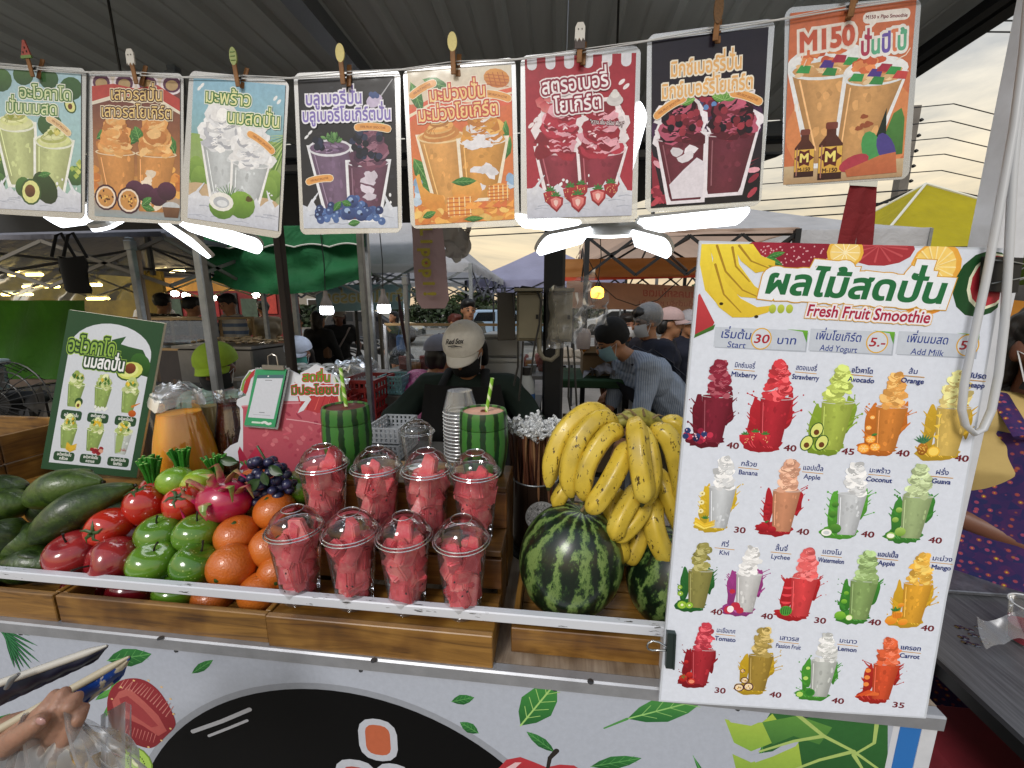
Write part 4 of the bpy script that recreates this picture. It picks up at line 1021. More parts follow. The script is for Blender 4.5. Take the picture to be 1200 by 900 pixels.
def p8(A,rr):
 A.rect(0,0,200,290,'#cf6a3a','#c96a34');A.ell(110,200,110,90,'#d98242',n=24);A.rect(0,258,200,290,'#cbb48c','#b08d64')
 for x_,y_,w_,h_,tl in((66,96,120,160,.12),(144,118,92,140,-.22)):
  A.ell(x_,y_-12,w_*.55,w_*.24,'#eceef0',n=20,jag=.04)
  cup(A,x_,y_,w_,h_,'#d09a58',rr,rim='#dfe6ea',out='#eceef0',taper=.6,tilt=tl,rimh=.15)
  for k in range(24):A.ell(x_+rr.uniform(-.42,.42)*w_,y_+rr.uniform(-9,7),8,4,rc(rr,['#e3b880','#d8a66a','#efcfa0']),rot=rr.uniform(-30,30),n=8)
  for k in range(14):A.ell(x_-w_*.08+rr.uniform(-.26,.26)*w_,y_-20+rr.uniform(-10,8),9,6,rc(rr,['#d8682a','#c8501c','#e88a44']),jag=.2,seed=k)
  for c,ox,oy in(('#2f9a4a',-.34,-2),('#4a2c8c',-.02,-7),('#a8183c',.14,-14),('#2f9a4a',.3,-8),('#2f8a44',.02,6),('#c83030',.42,0)):A.poly([(x_+ox*w_-12,y_+oy+4),(x_+ox*w_-4,y_+oy-8),(x_+ox*w_+13,y_+oy-5),(x_+ox*w_+10,y_+oy+7)],c)
 for k in range(6):A.ell(100+rr.uniform(-6,40),190+rr.uniform(-10,16),6,4,'#9a4a20',jag=.3)
 for x_,y_,q in((34,198,.84),(78,190,1)):
  A.poly([(x_-8*q,y_),(x_+8*q,y_),(x_+8*q,y_+18*q),(x_+20*q,y_+34*q),(x_+20*q,y_+96*q),(x_-20*q,y_+96*q),(x_-20*q,y_+34*q),(x_-8*q,y_+18*q)],'#5a2a1c','#341410')
  A.rrect(x_-10*q,y_-4*q,x_+10*q,y_+8*q,3,'#7a3a2c');A.rect(x_-19.5*q,y_+38*q,x_+19.5*q,y_+84*q,'#e3b43c','#d8a428')
  A.poly([(x_+(20 if k%2==0 else 13)*q*math.cos(R(k*30)),y_+56*q+(20 if k%2==0 else 13)*q*math.sin(R(k*30)))for k in range(12)],'#5a1414')
  A.text('M',x_,y_+64*q,25*q,'#f2e070',bold=.04);A.text('M-150',x_,y_+83*q,10*q,'#3a1410',bold=.04)
  A.line([(x_-15*q,y_+36*q),(x_-15*q,y_+92*q)],2,'#a8705c')
 A.poly([(178,180),(190,172),(196,190),(197,250),(168,252),(166,215)],'#4a8a3a','#3a7030');A.poly([(166,170),(168,215),(160,240),(146,236)],'#1c2a22')
 A.ell(146,238,16,32,'#3f9a50',rot=-16);A.ell(170,240,14,30,'#463a8c',rot=-22);A.ell(118,260,26,13,'#b0203c',rot=-22);A.poly([(104,272),(160,250),(186,246),(190,282),(108,284)],'#c86a34','#b85a2a')
 A.rrect(118,12,192,30,8,'#f2ece6');A.poly([(128,28),(142,28),(132,38)],'#f2ece6');A.text('M150 x Pipo Smoothie',155,24,8,'#7a2430',bold=.03,width=66,rot=3)
 A.text('M150',62,62,44,'#c8502e',[(.13,'#f0e8e0'),(.04,'#e8d8cc')],bold=.05,width=90,rot=-3)
 A.text('ปั่นปีโป้',154,78,40,['#b02a50','#b02a50','#b02a50','#5ab08a','#6a52b0','#6a52b0','#e07a4a','#5ab08a','#5ab08a'],[(.13,'#f0ece8')],bold=.04,width=74,rot=-3)
 for P in([(20,82),(24,70),(32,60)],[(26,88),(30,78)],[(176,92),(190,86),(196,76)],[(14,150),(15,162)],[(20,150),(21,162)]):A.line(P,1.6,'#f0dcc8')
poster('avocado milk poster at the far left with an avocado half in milk',[(-12,74),(101,80),(99,257),(-12,250)],[(-8,80),(95,87),(95,249),(-8,244)],p1,.001,1)
poster('passion fruit poster with two orange slush cups on purple',[(102,83),(215,86),(215,263),(101.5,258)],[(107.6,89),(211,92),(211,259),(111,253)],p2,.005,2)
poster('coconut poster with white slush cups and a green coconut',[(222,82.5),(339,94),(329,280),(211,260)],[(227,90.5),(334.6,100),(326,271),(220,255.5)],p3,0,3)
poster('blueberry poster on charcoal with a pile of blueberries',[(344,85.6),(469,81),(471,272.5),(352,275)],[(349,93),(462,89),(466.5,267),(356,267.7)],p4,.004,4)
poster('orange mango poster with cut mangoes along the bottom',[(472,81),(604,67),(609,265),(481.5,268)],[(477,83.5),(599,76),(603,257),(486.6,264)],p5,0,5)
poster('red strawberry yogurt poster with a white scalloped top edge',[(610,65.5),(751,53),(746.5,260),(610.5,265)],[(615,67.6),(745.5,62),(740,252.6),(618,256)],p6,.003,6)
poster('dark mixed berry poster with cream lettering',[(758.5,41),(908.6,21),(891.6,241),(756,249)],[(764,47.6),(900.7,31.7),(889.4,235),(762.7,244)],p7,0,7)
poster('orange poster with two small brown bottles, rightmost on the string',[(920,9),(1080,-4),(1065,209.6),(917,218.7)],[(926,15.6),(1074,-1),(1057,207),(917.7,216.7)],p8,.003,8)
def peg(px,py,kind,label):
 """py: where the string passes; the figure on the peg stands above it"""
 c=onY(px,py,SY);t=thing('clothes_peg',label,'clothes peg',c,'small decorated pegs on the string');t.scale=(1.28,1,1.22)
 mw=mat('peg_wood','#8a5f35',.6,var=.3,vscale=60)
 b=MB();b.box((0,-.0065,.004),(.0075,.003,.034),bev=.0008,rot=(R(7),0,0));b.build('peg_jaw',mw,t)
 b=MB();b.box((.006,.0065,.004),(.0075,.003,.034),bev=.0008,rot=(R(-9),R(18 if kind in 'wgc' else 2),0));b.build('peg_jaw',mw,t)
 b=MB();b.tube([(-.005,0,.002),(.005,0,.002)],.0022,8);b.build('peg_spring',M_RIVET,t)
 F=lambda P,th=.0025:[Vector((u,-.0100,v))for u,v in P]
 b=MB()
 if kind=='w':
  b.prism(F([(-.009,.018),(.009,.018),(.002,.042),(-.002,.042)]),(0,1,0),.0025);b.m=1;b.prism([v+Vector((0,-.0006,0))for v in F([(-.010,.014),(.010,.014),(.0095,.0185),(-.0095,.0185)])],(0,1,0),.003)
  for u,v in((-.004,.023),(.003,.024),(0,.030)):b.m=2;b.box((u,-.0104,v),(.0015,.001,.003))
  ms=[mat('peg_red','#a5483e',.5),mat('peg_green','#6f8f4a',.5),M_BLACK]
 elif kind in 'gs':
  P=[(-.0075,.014),(-.006,.018),(-.004,.013),(-.001,.018),(.002,.013),(.004,.018),(.0065,.014),(.007,.032),(.004,.038),(-.004,.038),(-.007,.032)]
  b.prism(F(P),(0,1,0),.0028)
  if kind=='s':b.m=2;b.prism([v+Vector((0,.0005,0))for v in F([(-.0073,.004),(.0073,.004),(.0073,.021),(-.0073,.021)])],(0,1,0),.002)
  b.m=1
  for u in(-.0025,.0025):b.box((u,-.0103,.029),(.0012,.001,.0016))
  ms=[mat('peg_white','#d8d6d0',.5),M_BLACK,mat('peg_brown','#3a2a26',.5)]
 else:
  P=[(.0062*math.cos(R(a))*(1 if kind!='y' else 1.15),.030+(.0135 if kind!='d' else .02)*math.sin(R(a))-(.004 if kind=='d' else 0))for a in range(0,360,24)]
  b.prism(F(P),(0,1,0),.003)
  if kind=='c':
   b.m=1
   for v in(.024,.030,.036):b.box((0,-.0104,v),(.008,.001,.0012))
  ms=[mat('peg_'+kind,{'c':'#9aa864','y':'#d8ca7c','d':'#6b4a22'}[kind],.5,var=.5 if kind=='d' else .1,vscale=400),mat('peg_stripe','#6f8f4a',.5)]
 b.build('peg_figure',ms,t)
for a in((40,82,'w','peg shaped like a watermelon slice on the avocado poster'),(161,90,'g','white ghost shaped peg on the passion fruit poster'),(280,93,'c','green striped ice bar peg on the coconut poster'),(403,90,'y','yellow ice bar peg on the blueberry poster'),(532,78,'y','pale yellow oval peg on the mango poster'),(679,64,'s','white and brown ghost peg on the strawberry poster'),(838,38,'d','glittery dark gold peg on the mixed berry poster'),(996,10,'c','peg at the top edge holding the orange bottle poster')):peg(*a)
BL=onY(772,822,.583);TL=onY(820,282,.652);bn=(TL-BL).cross(Vector((1,0,0))).normalized()
if bn.y>0:bn=-bn
TR=onP(1181,291,TL,bn);BR=onP(1085,842,TL,bn)
bd=thing('price_board','large white fruit smoothie price board clipped to the cart at right','price board',BL)
b=MB();b.prism([TL,TR,BR,BL],-bn,.005);b.build('board_panel',mat('corrugated_board','#c4cad3',.45,var=.04,coat=.15),bd,world=True)
BDW,BDH=400.0,770.0
_ex=(TR-TL);_ey=(BL-TL)
def dq(px,py):
 """photo point -> board print coordinates (inverse bilinear)"""
 P=onP(px,py,TL,bn);u,v=.5,.5
 for _ in range(12):
  X=TL.lerp(TR,u).lerp(BL.lerp(BR,u),v)-P
  du=(TR-TL).lerp(BR-BL,v);dv=BL.lerp(BR,u)-TL.lerp(TR,u)
  a,b_,c_=du.dot(du),du.dot(dv),dv.dot(dv);d_,e_=-X.dot(du),-X.dot(dv);det=a*c_-b_*b_
  u+=(d_*c_-e_*b_)/det;v+=(a*e_-b_*d_)/det
 return u*BDW,v*BDH
def place(A,name):A.build(name,bd,[TL,TR,BR,BL],PR_BOARD,nrm=bn,base=.0003,step=2e-5)
A=Art(BDW,BDH);rr=random.Random(11)
A.rect(3,3,BDW-3,BDH-3,'#d6dce8')
def dpoly(P,c,c2=None):A.poly([dq(*q)for q in P],c,c2)
A.ell(*dq(908,295),42,22,'#9a1c34');A.ell(*dq(945,300),42,26,'#8a1830')
for k in range(90):q=dq(rr.uniform(885,985),rr.uniform(288,310));A.ell(q[0],q[1],1.1,1.3,'#dba0a8',n=6)
for k in range(5):q=dq(898,302);leaf(A,q[0],q[1],26,9,-20+45*k)
x_,y_=dq(1030,288);A.ell(x_,y_+4,46,26,'#a32c36');
for k in range(12):A.line([(x_,y_),(x_+36*math.cos(k*.55),y_+4+20*math.sin(k*.55))],(1,3),'#c04a50')
x_,y_=dq(990,296);A.ell(x_,y_,24,24,'#e6b23a');A.ell(x_,y_,20,20,'#f2d27a')
for k in range(10):A.line([(x_,y_),(x_+18*math.cos(k*.63),y_+18*math.sin(k*.63))],1.2,'#fff0c0')
x_,y_=dq(1090,330);A.ell(x_-4,y_+16,34,36,'#e3a02c',c2='#d8861c');A.ell(x_+4,y_-22,32,38,'#e8a83a',rot=8);A.ell(x_+2,y_-22,27,33,'#f4cf6a',rot=8)
for k in range(16):A.line([(x_+2,y_-22),(x_+2+26*math.cos(k*.393),y_-22+31*math.sin(k*.393))],(.8,2.2),'#fbe6a0')
x_,y_=dq(1152,333);A.ell(x_,y_,36,50,'#1d4a26',rot=10);A.ell(x_+8,y_-4,27,42,'#e4e6c8',rot=10);A.ell(x_+9,y_-5,24,38,'#b02c38',rot=10)
for P in([(822,286),(832,286),(838,330),(846,352),(840,356),(826,340),(820,310)],[(830,286),(862,286),(866,310),(884,335),(897,344),(890,350),(868,348),(850,335),(838,310)],[(838,286),(850,330),(868,350),(887,360),(905,358),(900,366),(880,372),(858,372),(842,360),(830,340)],[(858,286),(878,286),(890,302),(905,316),(885,320),(868,306)],[(866,286),(882,286),(892,300),(908,306),(908,312),(890,310)]):
 dpoly(P,'#f0d83a','#d9b82a')
for P in([(840,288),(850,318),(870,340),(888,348)],[(838,310),(848,345),(868,366)],[(866,288),(880,306),(900,314)],[(858,290),(862,312),(878,330)]):A.line([dq(*q)for q in P],(3.5,1.5),'#a8841c')
for q in((897,347),(903,362),(845,356),(886,371)):A.ell(*dq(*q),3,2.5,'#33280f',n=7)
dpoly([(818,346),(820,344),(837,378),(834,384),(814,392)],'#c23a40','#a82c34');dpoly([(814,392),(834,382),(838,380),(836,386),(813,396)],'#3f6a2a')
for k in range(3):A.ell(*dq(905+k*10,362),5,7,'#c4cf4a',c2='#98a832')
tb=dq(993,352);ang=2.0
A.text('ผลไม้สดปั่น',tb[0]+4,tb[1]-4,52,'#1f6a3c',[(.21,'#cf9a2e'),(.18,'#e6eaf0')],bold=.035,width=238,rot=ang,slant=.12)
q=dq(1015,372);A.text('Fresh Fruit Smoothie',q[0],q[1]+3,25,'#a5183c',[(.17,'#d8a848'),(.12,'#e8e4ea')],bold=.025,width=162,rot=ang,slant=.12)
place(A,'title_print')
A=Art(BDW,BDH);A.bb.append(((0,0,BDW,BDH),6))
for x0,y0,x1,y1,th,en,pr,bt in((838,383,943,411,'เริ่มต้น','Start','30','บาท'),(950,385,1044,415,'เพิ่มโยเกิร์ต','Add Yogurt','5.-',''),(1053,388,1142,419,'เพิ่มนมสด','Add Milk','5.-','')):
 a=dq(x0,y0);b_=dq(x1,y1)
 A.poly([(a[0]+2,a[1]+2),(b_[0]+2,a[1]+4),(b_[0]+2,b_[1]+2.4),(a[0]+2,b_[1])],'#a9b0bc');A.poly([(a[0],a[1]),(b_[0],a[1]+1.5),(b_[0],b_[1]),(a[0],b_[1]-1.5)],'#c0c7d2')
 A.poly([(b_[0]-28,a[1]),(b_[0]+1,a[1]+1.2),(b_[0]+1,a[1]+20),(b_[0]-6,a[1]+3.5)],'#6fae34','#3f8a2a')
 tx=a[0]+(30 if pr=='30' else 38)
 A.text(th,tx,a[1]+17,18,'#233a86',bold=.012,width=44 if pr=='30' else 62 if 'โย' in th else 54,slant=.1,rot=2);A.text(en,tx+2,b_[1]-1,13.5,'#233a86',bold=.008,width=26 if pr=='30' else 50 if 'Yog' in en else 42,slant=.08,rot=2)
 cx=tx+(36 if pr=='30' else 52);cy=(a[1]+b_[1])/2;A.ell(cx,cy,14.5,17,'#d8a52a',n=24);A.ell(cx,cy,12.8,15.2,'#cdd3dc',n=24)
 A.text(pr,cx,cy+6.5,19,'#a5202e',bold=.02,slant=.12,width=22)
 if bt:A.text(bt,cx+35,cy+7,17,'#233a86',bold=.012,slant=.08,width=28)
place(A,'price_box_print')
D=[(833,522,424,'มิกซ์เบอรี่','Mixberry','40','#7a1c30','#6e1428','#8a2038','berries',(872,434),(857,521)),(901,527,425,'สตอเบอรี่','Strawberry','40','#b02030','#b81c2c','#c8323c','strawberry',(944,437),(924,524)),(972,531,430,'อโวคาโด','Avocado','45','#a3b44a','#8aa832','#b8c860','avocado',(1009,440),(992,528)),(1035,532,438,'ส้ม','Orange','40','#d08030','#cf7420','#dfa050','orange',(1069,441),(1056,530)),(1106,538,435,'สัปรด','Pineapple','40','#d4b45c','#d0a828','#dcc880','pine',(1143,446),(1125,536)),(840,622,536,'กล้วย','Banana','30','#c4c8cc','#dcb828','#d4d6d8','banana',(877,549),(865,620)),(914,626,539,'แอปเปิ้ล','Apple','40','#c88a68','#b41c28','#d8a084','redapple',(952,554),(939,622)),(990,630,543,'มะพร้าว','Coconut','40','#c4c8cc','#5aa838','#dcdee0','coconut',(1030,557),(1015,625)),(1065,634,545,'ฝรั่ง','Guava','40','#9cb07c','#3f8a34','#b0c090','guava',(1103,559),(1094,632)),(815,715,636,'กีวี่','Kivi','40','#8a8648','#2a6a30','#989250','kiwi',(849,643),(838,716)),(871,720,640,'ลิ้นจี่','Lychee','40','#c8c8c8','#a03c88','#dcdcdc','lychee',(915,648),(897,721)),(935,725,643,'แตงโม','Watermelon','30','#d43c40','#b81c24','#e06060','watermelon',(974,652),(959,726)),(1004,729,646,'แอปเปิ้ล','Apple','40','#84a060','#3f8a30','#94b070','greenapple',(1039,655),(1023,728)),(1066,733,649,'มะม่วง','Mango','40','#dca028','#d8a820','#e0ac40','mango',(1103,660),(1085,735)),(818,804,731,'มะเขือเทศ','Tomato','30','#a82430','#901420','#c03848','tomato',(850,744),(842,808)),(885,812,736,'เสาวรส','Passion Fruit','40','#a08434','#c8a41c','#b09850','passion',(924,753),(907,813)),(958,819,742,'มะนาว','Lemon','40','#b8bcb8','#4a9a34','#d4d6d4','lime',(993,756),(980,820)),(1030,822,747,'แครอท','Carrot','35','#d04c24','#b42418','#dc6034','carrot',(1066,764),(1051,825)),]
for i,(px,pb,pt,th,en,pr,body,spl,ice,fr,tp,pp)in enumerate(D):
 A=Art(BDW,BDH);A.bb.append(((0,0,BDW,BDH),6));rr=random.Random(40+i)
 x_,yb=dq(px,pb);yt=dq(px,pt)[1];H=yb-yt;w_=H*.32
 sc_=lin(spl);dk=tuple(c*.62 for c in sc_);lt=tuple(min(1,c*1.5+.04)for c in sc_)
 splash(A,x_,yb-H*.07,H*.44,H*1.0,[sc_,dk,lt],rr)
 cup(A,x_+2,yt+H*.40,w_,H*.56,body,rr,rim='#d0d4d8',taper=.66,rimh=.07,tilt=-.02)
 c0=lin(ice);mound(A,x_+2,yt+H*.40,w_*.92,H*.40,[ice,tuple(c*.78 for c in c0),tuple(min(1,c*1.15)for c in c0),tuple(min(1,c*1.5+.08)for c in c0)],rr,46,.19)
 fruit(A,fr,x_-H*.16,yb-H*.12,H*.12,rr)
 q=dq(*tp);A.text(th,q[0],q[1]-4,11,'#1e2f72',bold=.02,width=min(10.5*layout(th)[1],29),rot=2.5)
 A.line([(q[0]-14.5,q[1]-1),(q[0]+14.5,q[1]+.8)],1.1,'#c8902c')
 A.text(en,q[0],q[1]+10.5,11,'#1e2f72',bold=.022,width=min(max(11*layout(en)[1]*.9,14),37),rot=2.5)
 q=dq(*pp);A.text(pr,q[0]+2,q[1]+6,14,'#6e1a22',bold=.025,width=18,rot=2.5)
 place(A,'drink_print')
cl=thing('bulldog_clip','steel bulldog clip fixing the price board to the rail','clip',onP(785,757,TL,bn))
b=MB()
c0=onP(785,738,TL,bn)+bn*.004;c1=onP(783,779,TL,bn)+bn*.004
b.bar(c0,c1,.012,.009);b.bar(c0+Vector((.006,0,0)),c1+Vector((.006,0,0)),.003,.012);b.build('clip_jaw',mat('clip_steel','#44504e',.35,.8),cl,world=True)
a=onP(779,757,TL,bn)+bn*.006;P=[a+Vector((-dx,.004*math.sin(dx*90),dz))for dx,dz in((0,.004),(.010,.008),(.020,.009),(.027,.005),(.029,0),(.027,-.006),(.020,-.009),(.010,-.007),(0,-.003))]
b=MB();b.tube(P,.0016,8);b.build('clip_handle',mat('chrome_wire','#b8bcc0',.2,1),cl,world=True)
b=MB();q=[onP(1146,302,TL,bn),onP(1190,304,TL,bn),onP(1183,344,TL,bn),onP(1143,342,TL,bn)]
b.prism([v+bn*.004 for v in q],bn,.006);tag(b.build('black_clamp',M_BLACK,None,world=True,loc=q[0]),'small black clamp plate on the top right corner of the price board','clamp')
for(a0,b0,a1,b1)in((1152,307,1198,312),(1150,334,1200,325)):
 b=MB();b.tube([onP(a0,b0,TL,bn)+bn*.013,onP((a0+a1)/2,(b0+b1)/2,TL,bn)+bn*.014,onP(a1,b1,TL,bn)+bn*.008,Vector((.76,.79,onP(a1,b1,TL,bn).z))],.0009,5)
 tag(b.build('tie_wire',mat('wire','#9aa0a4',.4,.8)),'upper thin tie wire across the black clamp' if b0<320 else 'lower thin tie wire across the black clamp','wire','thin wires at the board corner')
cp=[(1206,-10),(1200,60),(1188,150),(1170,250),(1155,330),(1140,400),(1130,450),(1127,480),(1131,498),(1142,508),(1152,503),(1162,480),(1170,440),(1177,380),(1182,300),(1187,200),(1197,90),(1207,0)]
pts=[onP(x_,y_,TL+bn*.02,bn)for x_,y_ in cp]
b=MB();b.tube(pts,.0052,10,flat=(1,.75));tag(b.build('white_cable',mat('cable_white','#b9bcc0',.4)),'white cable looping down in front of the price board','cable')
def rotm(x=0,y=0,z=0):return Euler((R(x),R(y),R(z))).to_matrix()
def fruit_mat(name,stops,rough=.3,coat=.3,scale=6,bump=.0,bscale=60,speck=None,sss=0,axis=None):
 m,nt,p=new_mat(name);L=nt.links.new
 t=N(nt,'ShaderNodeTexCoord');n=N(nt,'ShaderNodeTexNoise',i_Scale=scale,i_Detail=5,i_Roughness=.6);L(t.outputs['Object'],n.inputs['Vector'])
 oi=N(nt,'ShaderNodeObjectInfo');ad=N(nt,'ShaderNodeMath',operation='MULTIPLY_ADD');ad.inputs[1].default_value=.3;L(oi.outputs['Random'],ad.inputs[0])
 sb_=N(nt,'ShaderNodeMath',operation='SUBTRACT');sb_.inputs[1].default_value=.15;L(n.outputs[0],sb_.inputs[0]);L(sb_.outputs[0],ad.inputs[2])
 r=ramp(nt,stops);L(ad.outputs[0],r.inputs[0]);last=r.outputs[0]
 if speck:
  v=N(nt,'ShaderNodeTexVoronoi',i_Scale=speck[1]);L(t.outputs['Object'],v.inputs['Vector'])
  r2=ramp(nt,[(speck[2]*.5,'#ffffff'),(speck[2],'#000000')]);L(v.outputs['Distance'],r2.inputs[0])
  mx=N(nt,'ShaderNodeMix',data_type='RGBA');L(r2.outputs[0],mx.inputs[0]);L(last,mx.inputs[6]);mx.inputs[7].default_value=(*lin(speck[0]),1);last=mx.outputs[2]
 L(last,p.inputs['Base Color']);p.inputs['Roughness'].default_value=rough;p.inputs['Coat Weight'].default_value=min(1,coat*1.5);p.inputs['Coat Roughness'].default_value=.04
 if bump:
  n2=N(nt,'ShaderNodeTexNoise',i_Scale=bscale,i_Detail=3);L(t.outputs['Object'],n2.inputs['Vector'])
  b=N(nt,'ShaderNodeBump',i_Strength=bump,i_Distance=.003);L(n2.outputs[0],b.inputs['Height']);L(b.outputs[0],p.inputs['Normal'])
 if sss:p.inputs['Subsurface Weight'].default_value=sss;p.inputs['Subsurface Scale'].default_value=.01
 return m
F_ORANGE=fruit_mat('orange_peel',[(.3,'#b8581a'),(.7,'#cc7026')],.32,.25,8,.5,260)
F_GREENAP=fruit_mat('green_apple_skin',[(.3,'#41701a'),(.7,'#608a26')],.18,.5,10,speck=('#a9c468',110,.16))
F_REDAP=fruit_mat('red_apple_skin',[(.3,'#5e0d16'),(.5,'#7a1420'),(.72,'#9c2a2a')],.18,.5,14,speck=('#b06a58',100,.13))
F_TOMATO=fruit_mat('tomato_skin',[(.3,'#a31a12'),(.7,'#c3301c')],.14,.6,8)
F_LIME=fruit_mat('lime_skin',[(.3,'#5a8a1c'),(.55,'#7fa528'),(.75,'#b3b03a')],.25,.4,14,.3,200)
F_AVO=fruit_mat('avocado_skin',[(.3,'#14240a'),(.5,'#24390d'),(.7,'#405816')],.42,.12,30,.4,130,speck=('#5a7030',170,.13))
F_DRAG=fruit_mat('dragon_fruit_skin',[(.3,'#8e0f38'),(.7,'#b31c4a')],.28,.4,9)
F_GRAPE=fruit_mat('grape_skin',[(.3,'#191a33'),(.7,'#33355a')],.32,.15,60)
F_FLESH=fruit_mat('watermelon_flesh',[(.3,'#c04550'),(.5,'#d85c66'),(.72,'#e08a88')],.25,.3,38,.25,180,sss=.3)
M_STEM=mat('dark_stem','#1d1a12',.6);M_GSTEM=mat('green_calyx','#2f4a1c',.5,var=.3,vscale=80)
M_LEAF=mat('fruit_leaf','#23401c',.4,var=.3,vscale=60)
ZUP=Vector((0,0,1))
HP0=Vector((-.8,.69,.962));HPN=Vector((0,-.50,1)).normalized()
def heap(px,py,off=0.0):return onP(px,py,HP0+HPN*off,HPN)
def apple_prof(r,dimple=.18,long=1.0):
 P=[]
 for k in range(15):
  th=PI*k/14;z=-math.cos(th);q=math.sin(th)
  rad=r*(q**.85)*(1.0+.05*z);zz=r*.88*long*z
  if k>11:zz-=r*dimple*((k-11)/3)**1.6
  if k<3:zz+=r*.10*((3-k)/3)**1.5
  P.append((max(rad,.0002),zz))
 return P
def apple_proto(nm,m,r,label,cat,grp,long=1.0,stem=True):
 t=thing(nm,label,cat,(0,0,0),grp)
 b=MB();b.lathe(apple_prof(r,long=long),28,mod=lambda a,s:1+.03*math.cos(5*a)*(1-s)+.012*math.cos(2*a+1));b.build('skin',m,t)
 if stem:b=MB();b.tube([(0,0,r*.66*long),(.002,.001,r*.95*long),(.007,.002,r*1.18*long)],[.0022,.0016,.0024],7);b.build('stem',M_STEM,t)
 return t
def put(proto,used,px,py,label,off=0,rot=(0,0,0),s=1,pos=None):
 p=pos if pos is not None else(onY(px,py,.685)if py>686 else heap(px,py,off))
 o=proto if not used else copy_tree(proto)
 used.append(1);o.location=p;o.rotation_euler=[R(a)for a in rot];s*=1.06;o.scale=(s,s,s);o['label']=label
 return o
def onD_h(px,py,D):return onD(px,py,D)
G=apple_proto('green_apple',F_GREENAP,.0475,'','apple','green apples in the fruit crate');u=[]
for px,py,off,rot,lb in((188,626,.010,(14,8,0),'green apple behind the two in front, directly below the tomatoes'),(232,625,.012,(10,-6,90),'green apple between the front oranges and the tomato with a big calyx'),(180,659,0,(16,12,30),'front green apple next to the red apples'),(229,662,0,(18,-20,160),'front green apple touching the orange'),(209,692,-.04,(20,10,0),'green apple low behind the rail, mostly hidden'),(352,571,.0,(0,20,0),'green apple behind the grapes by the first cup')):
 put(G,u,px,py,lb,off,rot,.93 if py!=692 else .9)
A_=apple_proto('red_apple',F_REDAP,.050,'','apple','dark red apples in the fruit crate',long=1.12);u=[]
put(A_,u,89,650,'dark red apple at the crate corner with its stem up',.0,(20,4,0),.98)
put(A_,u,136,658,'dark red apple lying on its side beside the green apples',.0,(70,25,-35),.98)
put(A_,u,105,690,'dark red apple low behind the rail under the front left red apple',-.045,(10,0,40),.9);put(A_,u,158,693,'dark red apple low behind the rail next to the green one',-.045,(10,0,80),.9)
put(A_,u,155,628,'dark red apple mostly hidden under the tomatoes',-.025,(10,0,80),.9)
T=thing('tomato','','tomato',(0,0,0),'plum tomatoes in the fruit crate')
b=MB();b.lathe([(max(.0002,.037*math.sin(PI*k/12)**.8),-.040*math.cos(PI*k/12)-(.006 if k==12 else 0))for k in range(13)],24,mod=lambda a,s:1+.025*math.cos(4*a));b.build('skin',F_TOMATO,T)
b=MB()
for k in range(5):
 a=k*1.257;b.tube([(0,0,.036),(.012*math.cos(a),.012*math.sin(a),.039),(.022*math.cos(a+.3),.022*math.sin(a+.3),.034+.004*(k%2))],[.0035,.003,.0006],6,flat=(1,.5))
b.tube([(0,0,.034),(.001,0,.044)],.002,6);b.build('calyx',M_GSTEM,T);u=[]
for px,py,off,rot,s,lb in((131,618,.022,(60,60,-20),1.12,'plum tomato lying on its side above the red apples'),(171,593,.03,(10,-8,0),1.1,'tomato with its calyx up in front of the scallion bundle'),(216,591,.03,(38,20,0),1.08,'tomato with a large star calyx facing front, left of the dragon fruit'),(203,583,.008,(0,0,0),.95,'tomato tucked between the two upright tomatoes'),(182,577,-.01,(0,10,0),.95,'tomato half hidden behind, in front of the first lime')):
 put(T,u,px,py,lb,off,rot,s)
O=thing('orange','','orange',(0,0,0),'oranges in the fruit crate')
b=MB();b.lathe([(max(.0002,.046*math.sin(PI*k/16)**.92),-.041*math.cos(PI*k/16)-(.003 if k==16 else 0))for k in range(17)],28);b.build('peel',F_ORANGE,O)
b=MB();b.lathe([(.0045,.0375),(.005,.0395),(.003,.0405),(.0001,.040)],8,mod=lambda a,s:1+.2*math.cos(5*a));b.build('stem_button',M_GSTEM,O);u=[]
for px,py,off,rot,s,lb in((278,627,.006,(16,10,0),.93,'orange with its stem button up in the middle row'),(272,664,-.002,(95,10,0),1.0,'front orange nearest the green apples'),(322,598,.012,(20,-10,0),.94,'orange at the top of the row under the grapes'),(318,641,-.006,(10,40,0),.92,'orange beside the first front cup'),(326,672,-.03,(90,0,30),.86,'orange low in the corner of the crate by the first front cup'),(306,693,-.045,(0,0,0),.9,'orange behind the rail at the right end of the crate'),(250,700,-.05,(30,0,0),.85,'orange under the rail beside the green apple'),(300,566,.0,(0,0,60),.9,'orange hidden behind the grapes')):
 put(O,u,px,py,lb,off,rot,s)
Lm=thing('lime','','lime',(0,0,0),'limes behind the tomatoes')
b=MB();b.lathe([(max(.0002,.031*math.sin(PI*k/12)**.9),-.036*math.cos(PI*k/12))for k in range(13)],20);b.build('peel',F_LIME,Lm);u=[]
put(Lm,u,206,564,'yellowish lime in front of the orange juice jug',.052,(0,80,10),1.08);put(Lm,u,232,566,'green lime half hidden behind the dragon fruit',.040,(0,80,60),1.0)
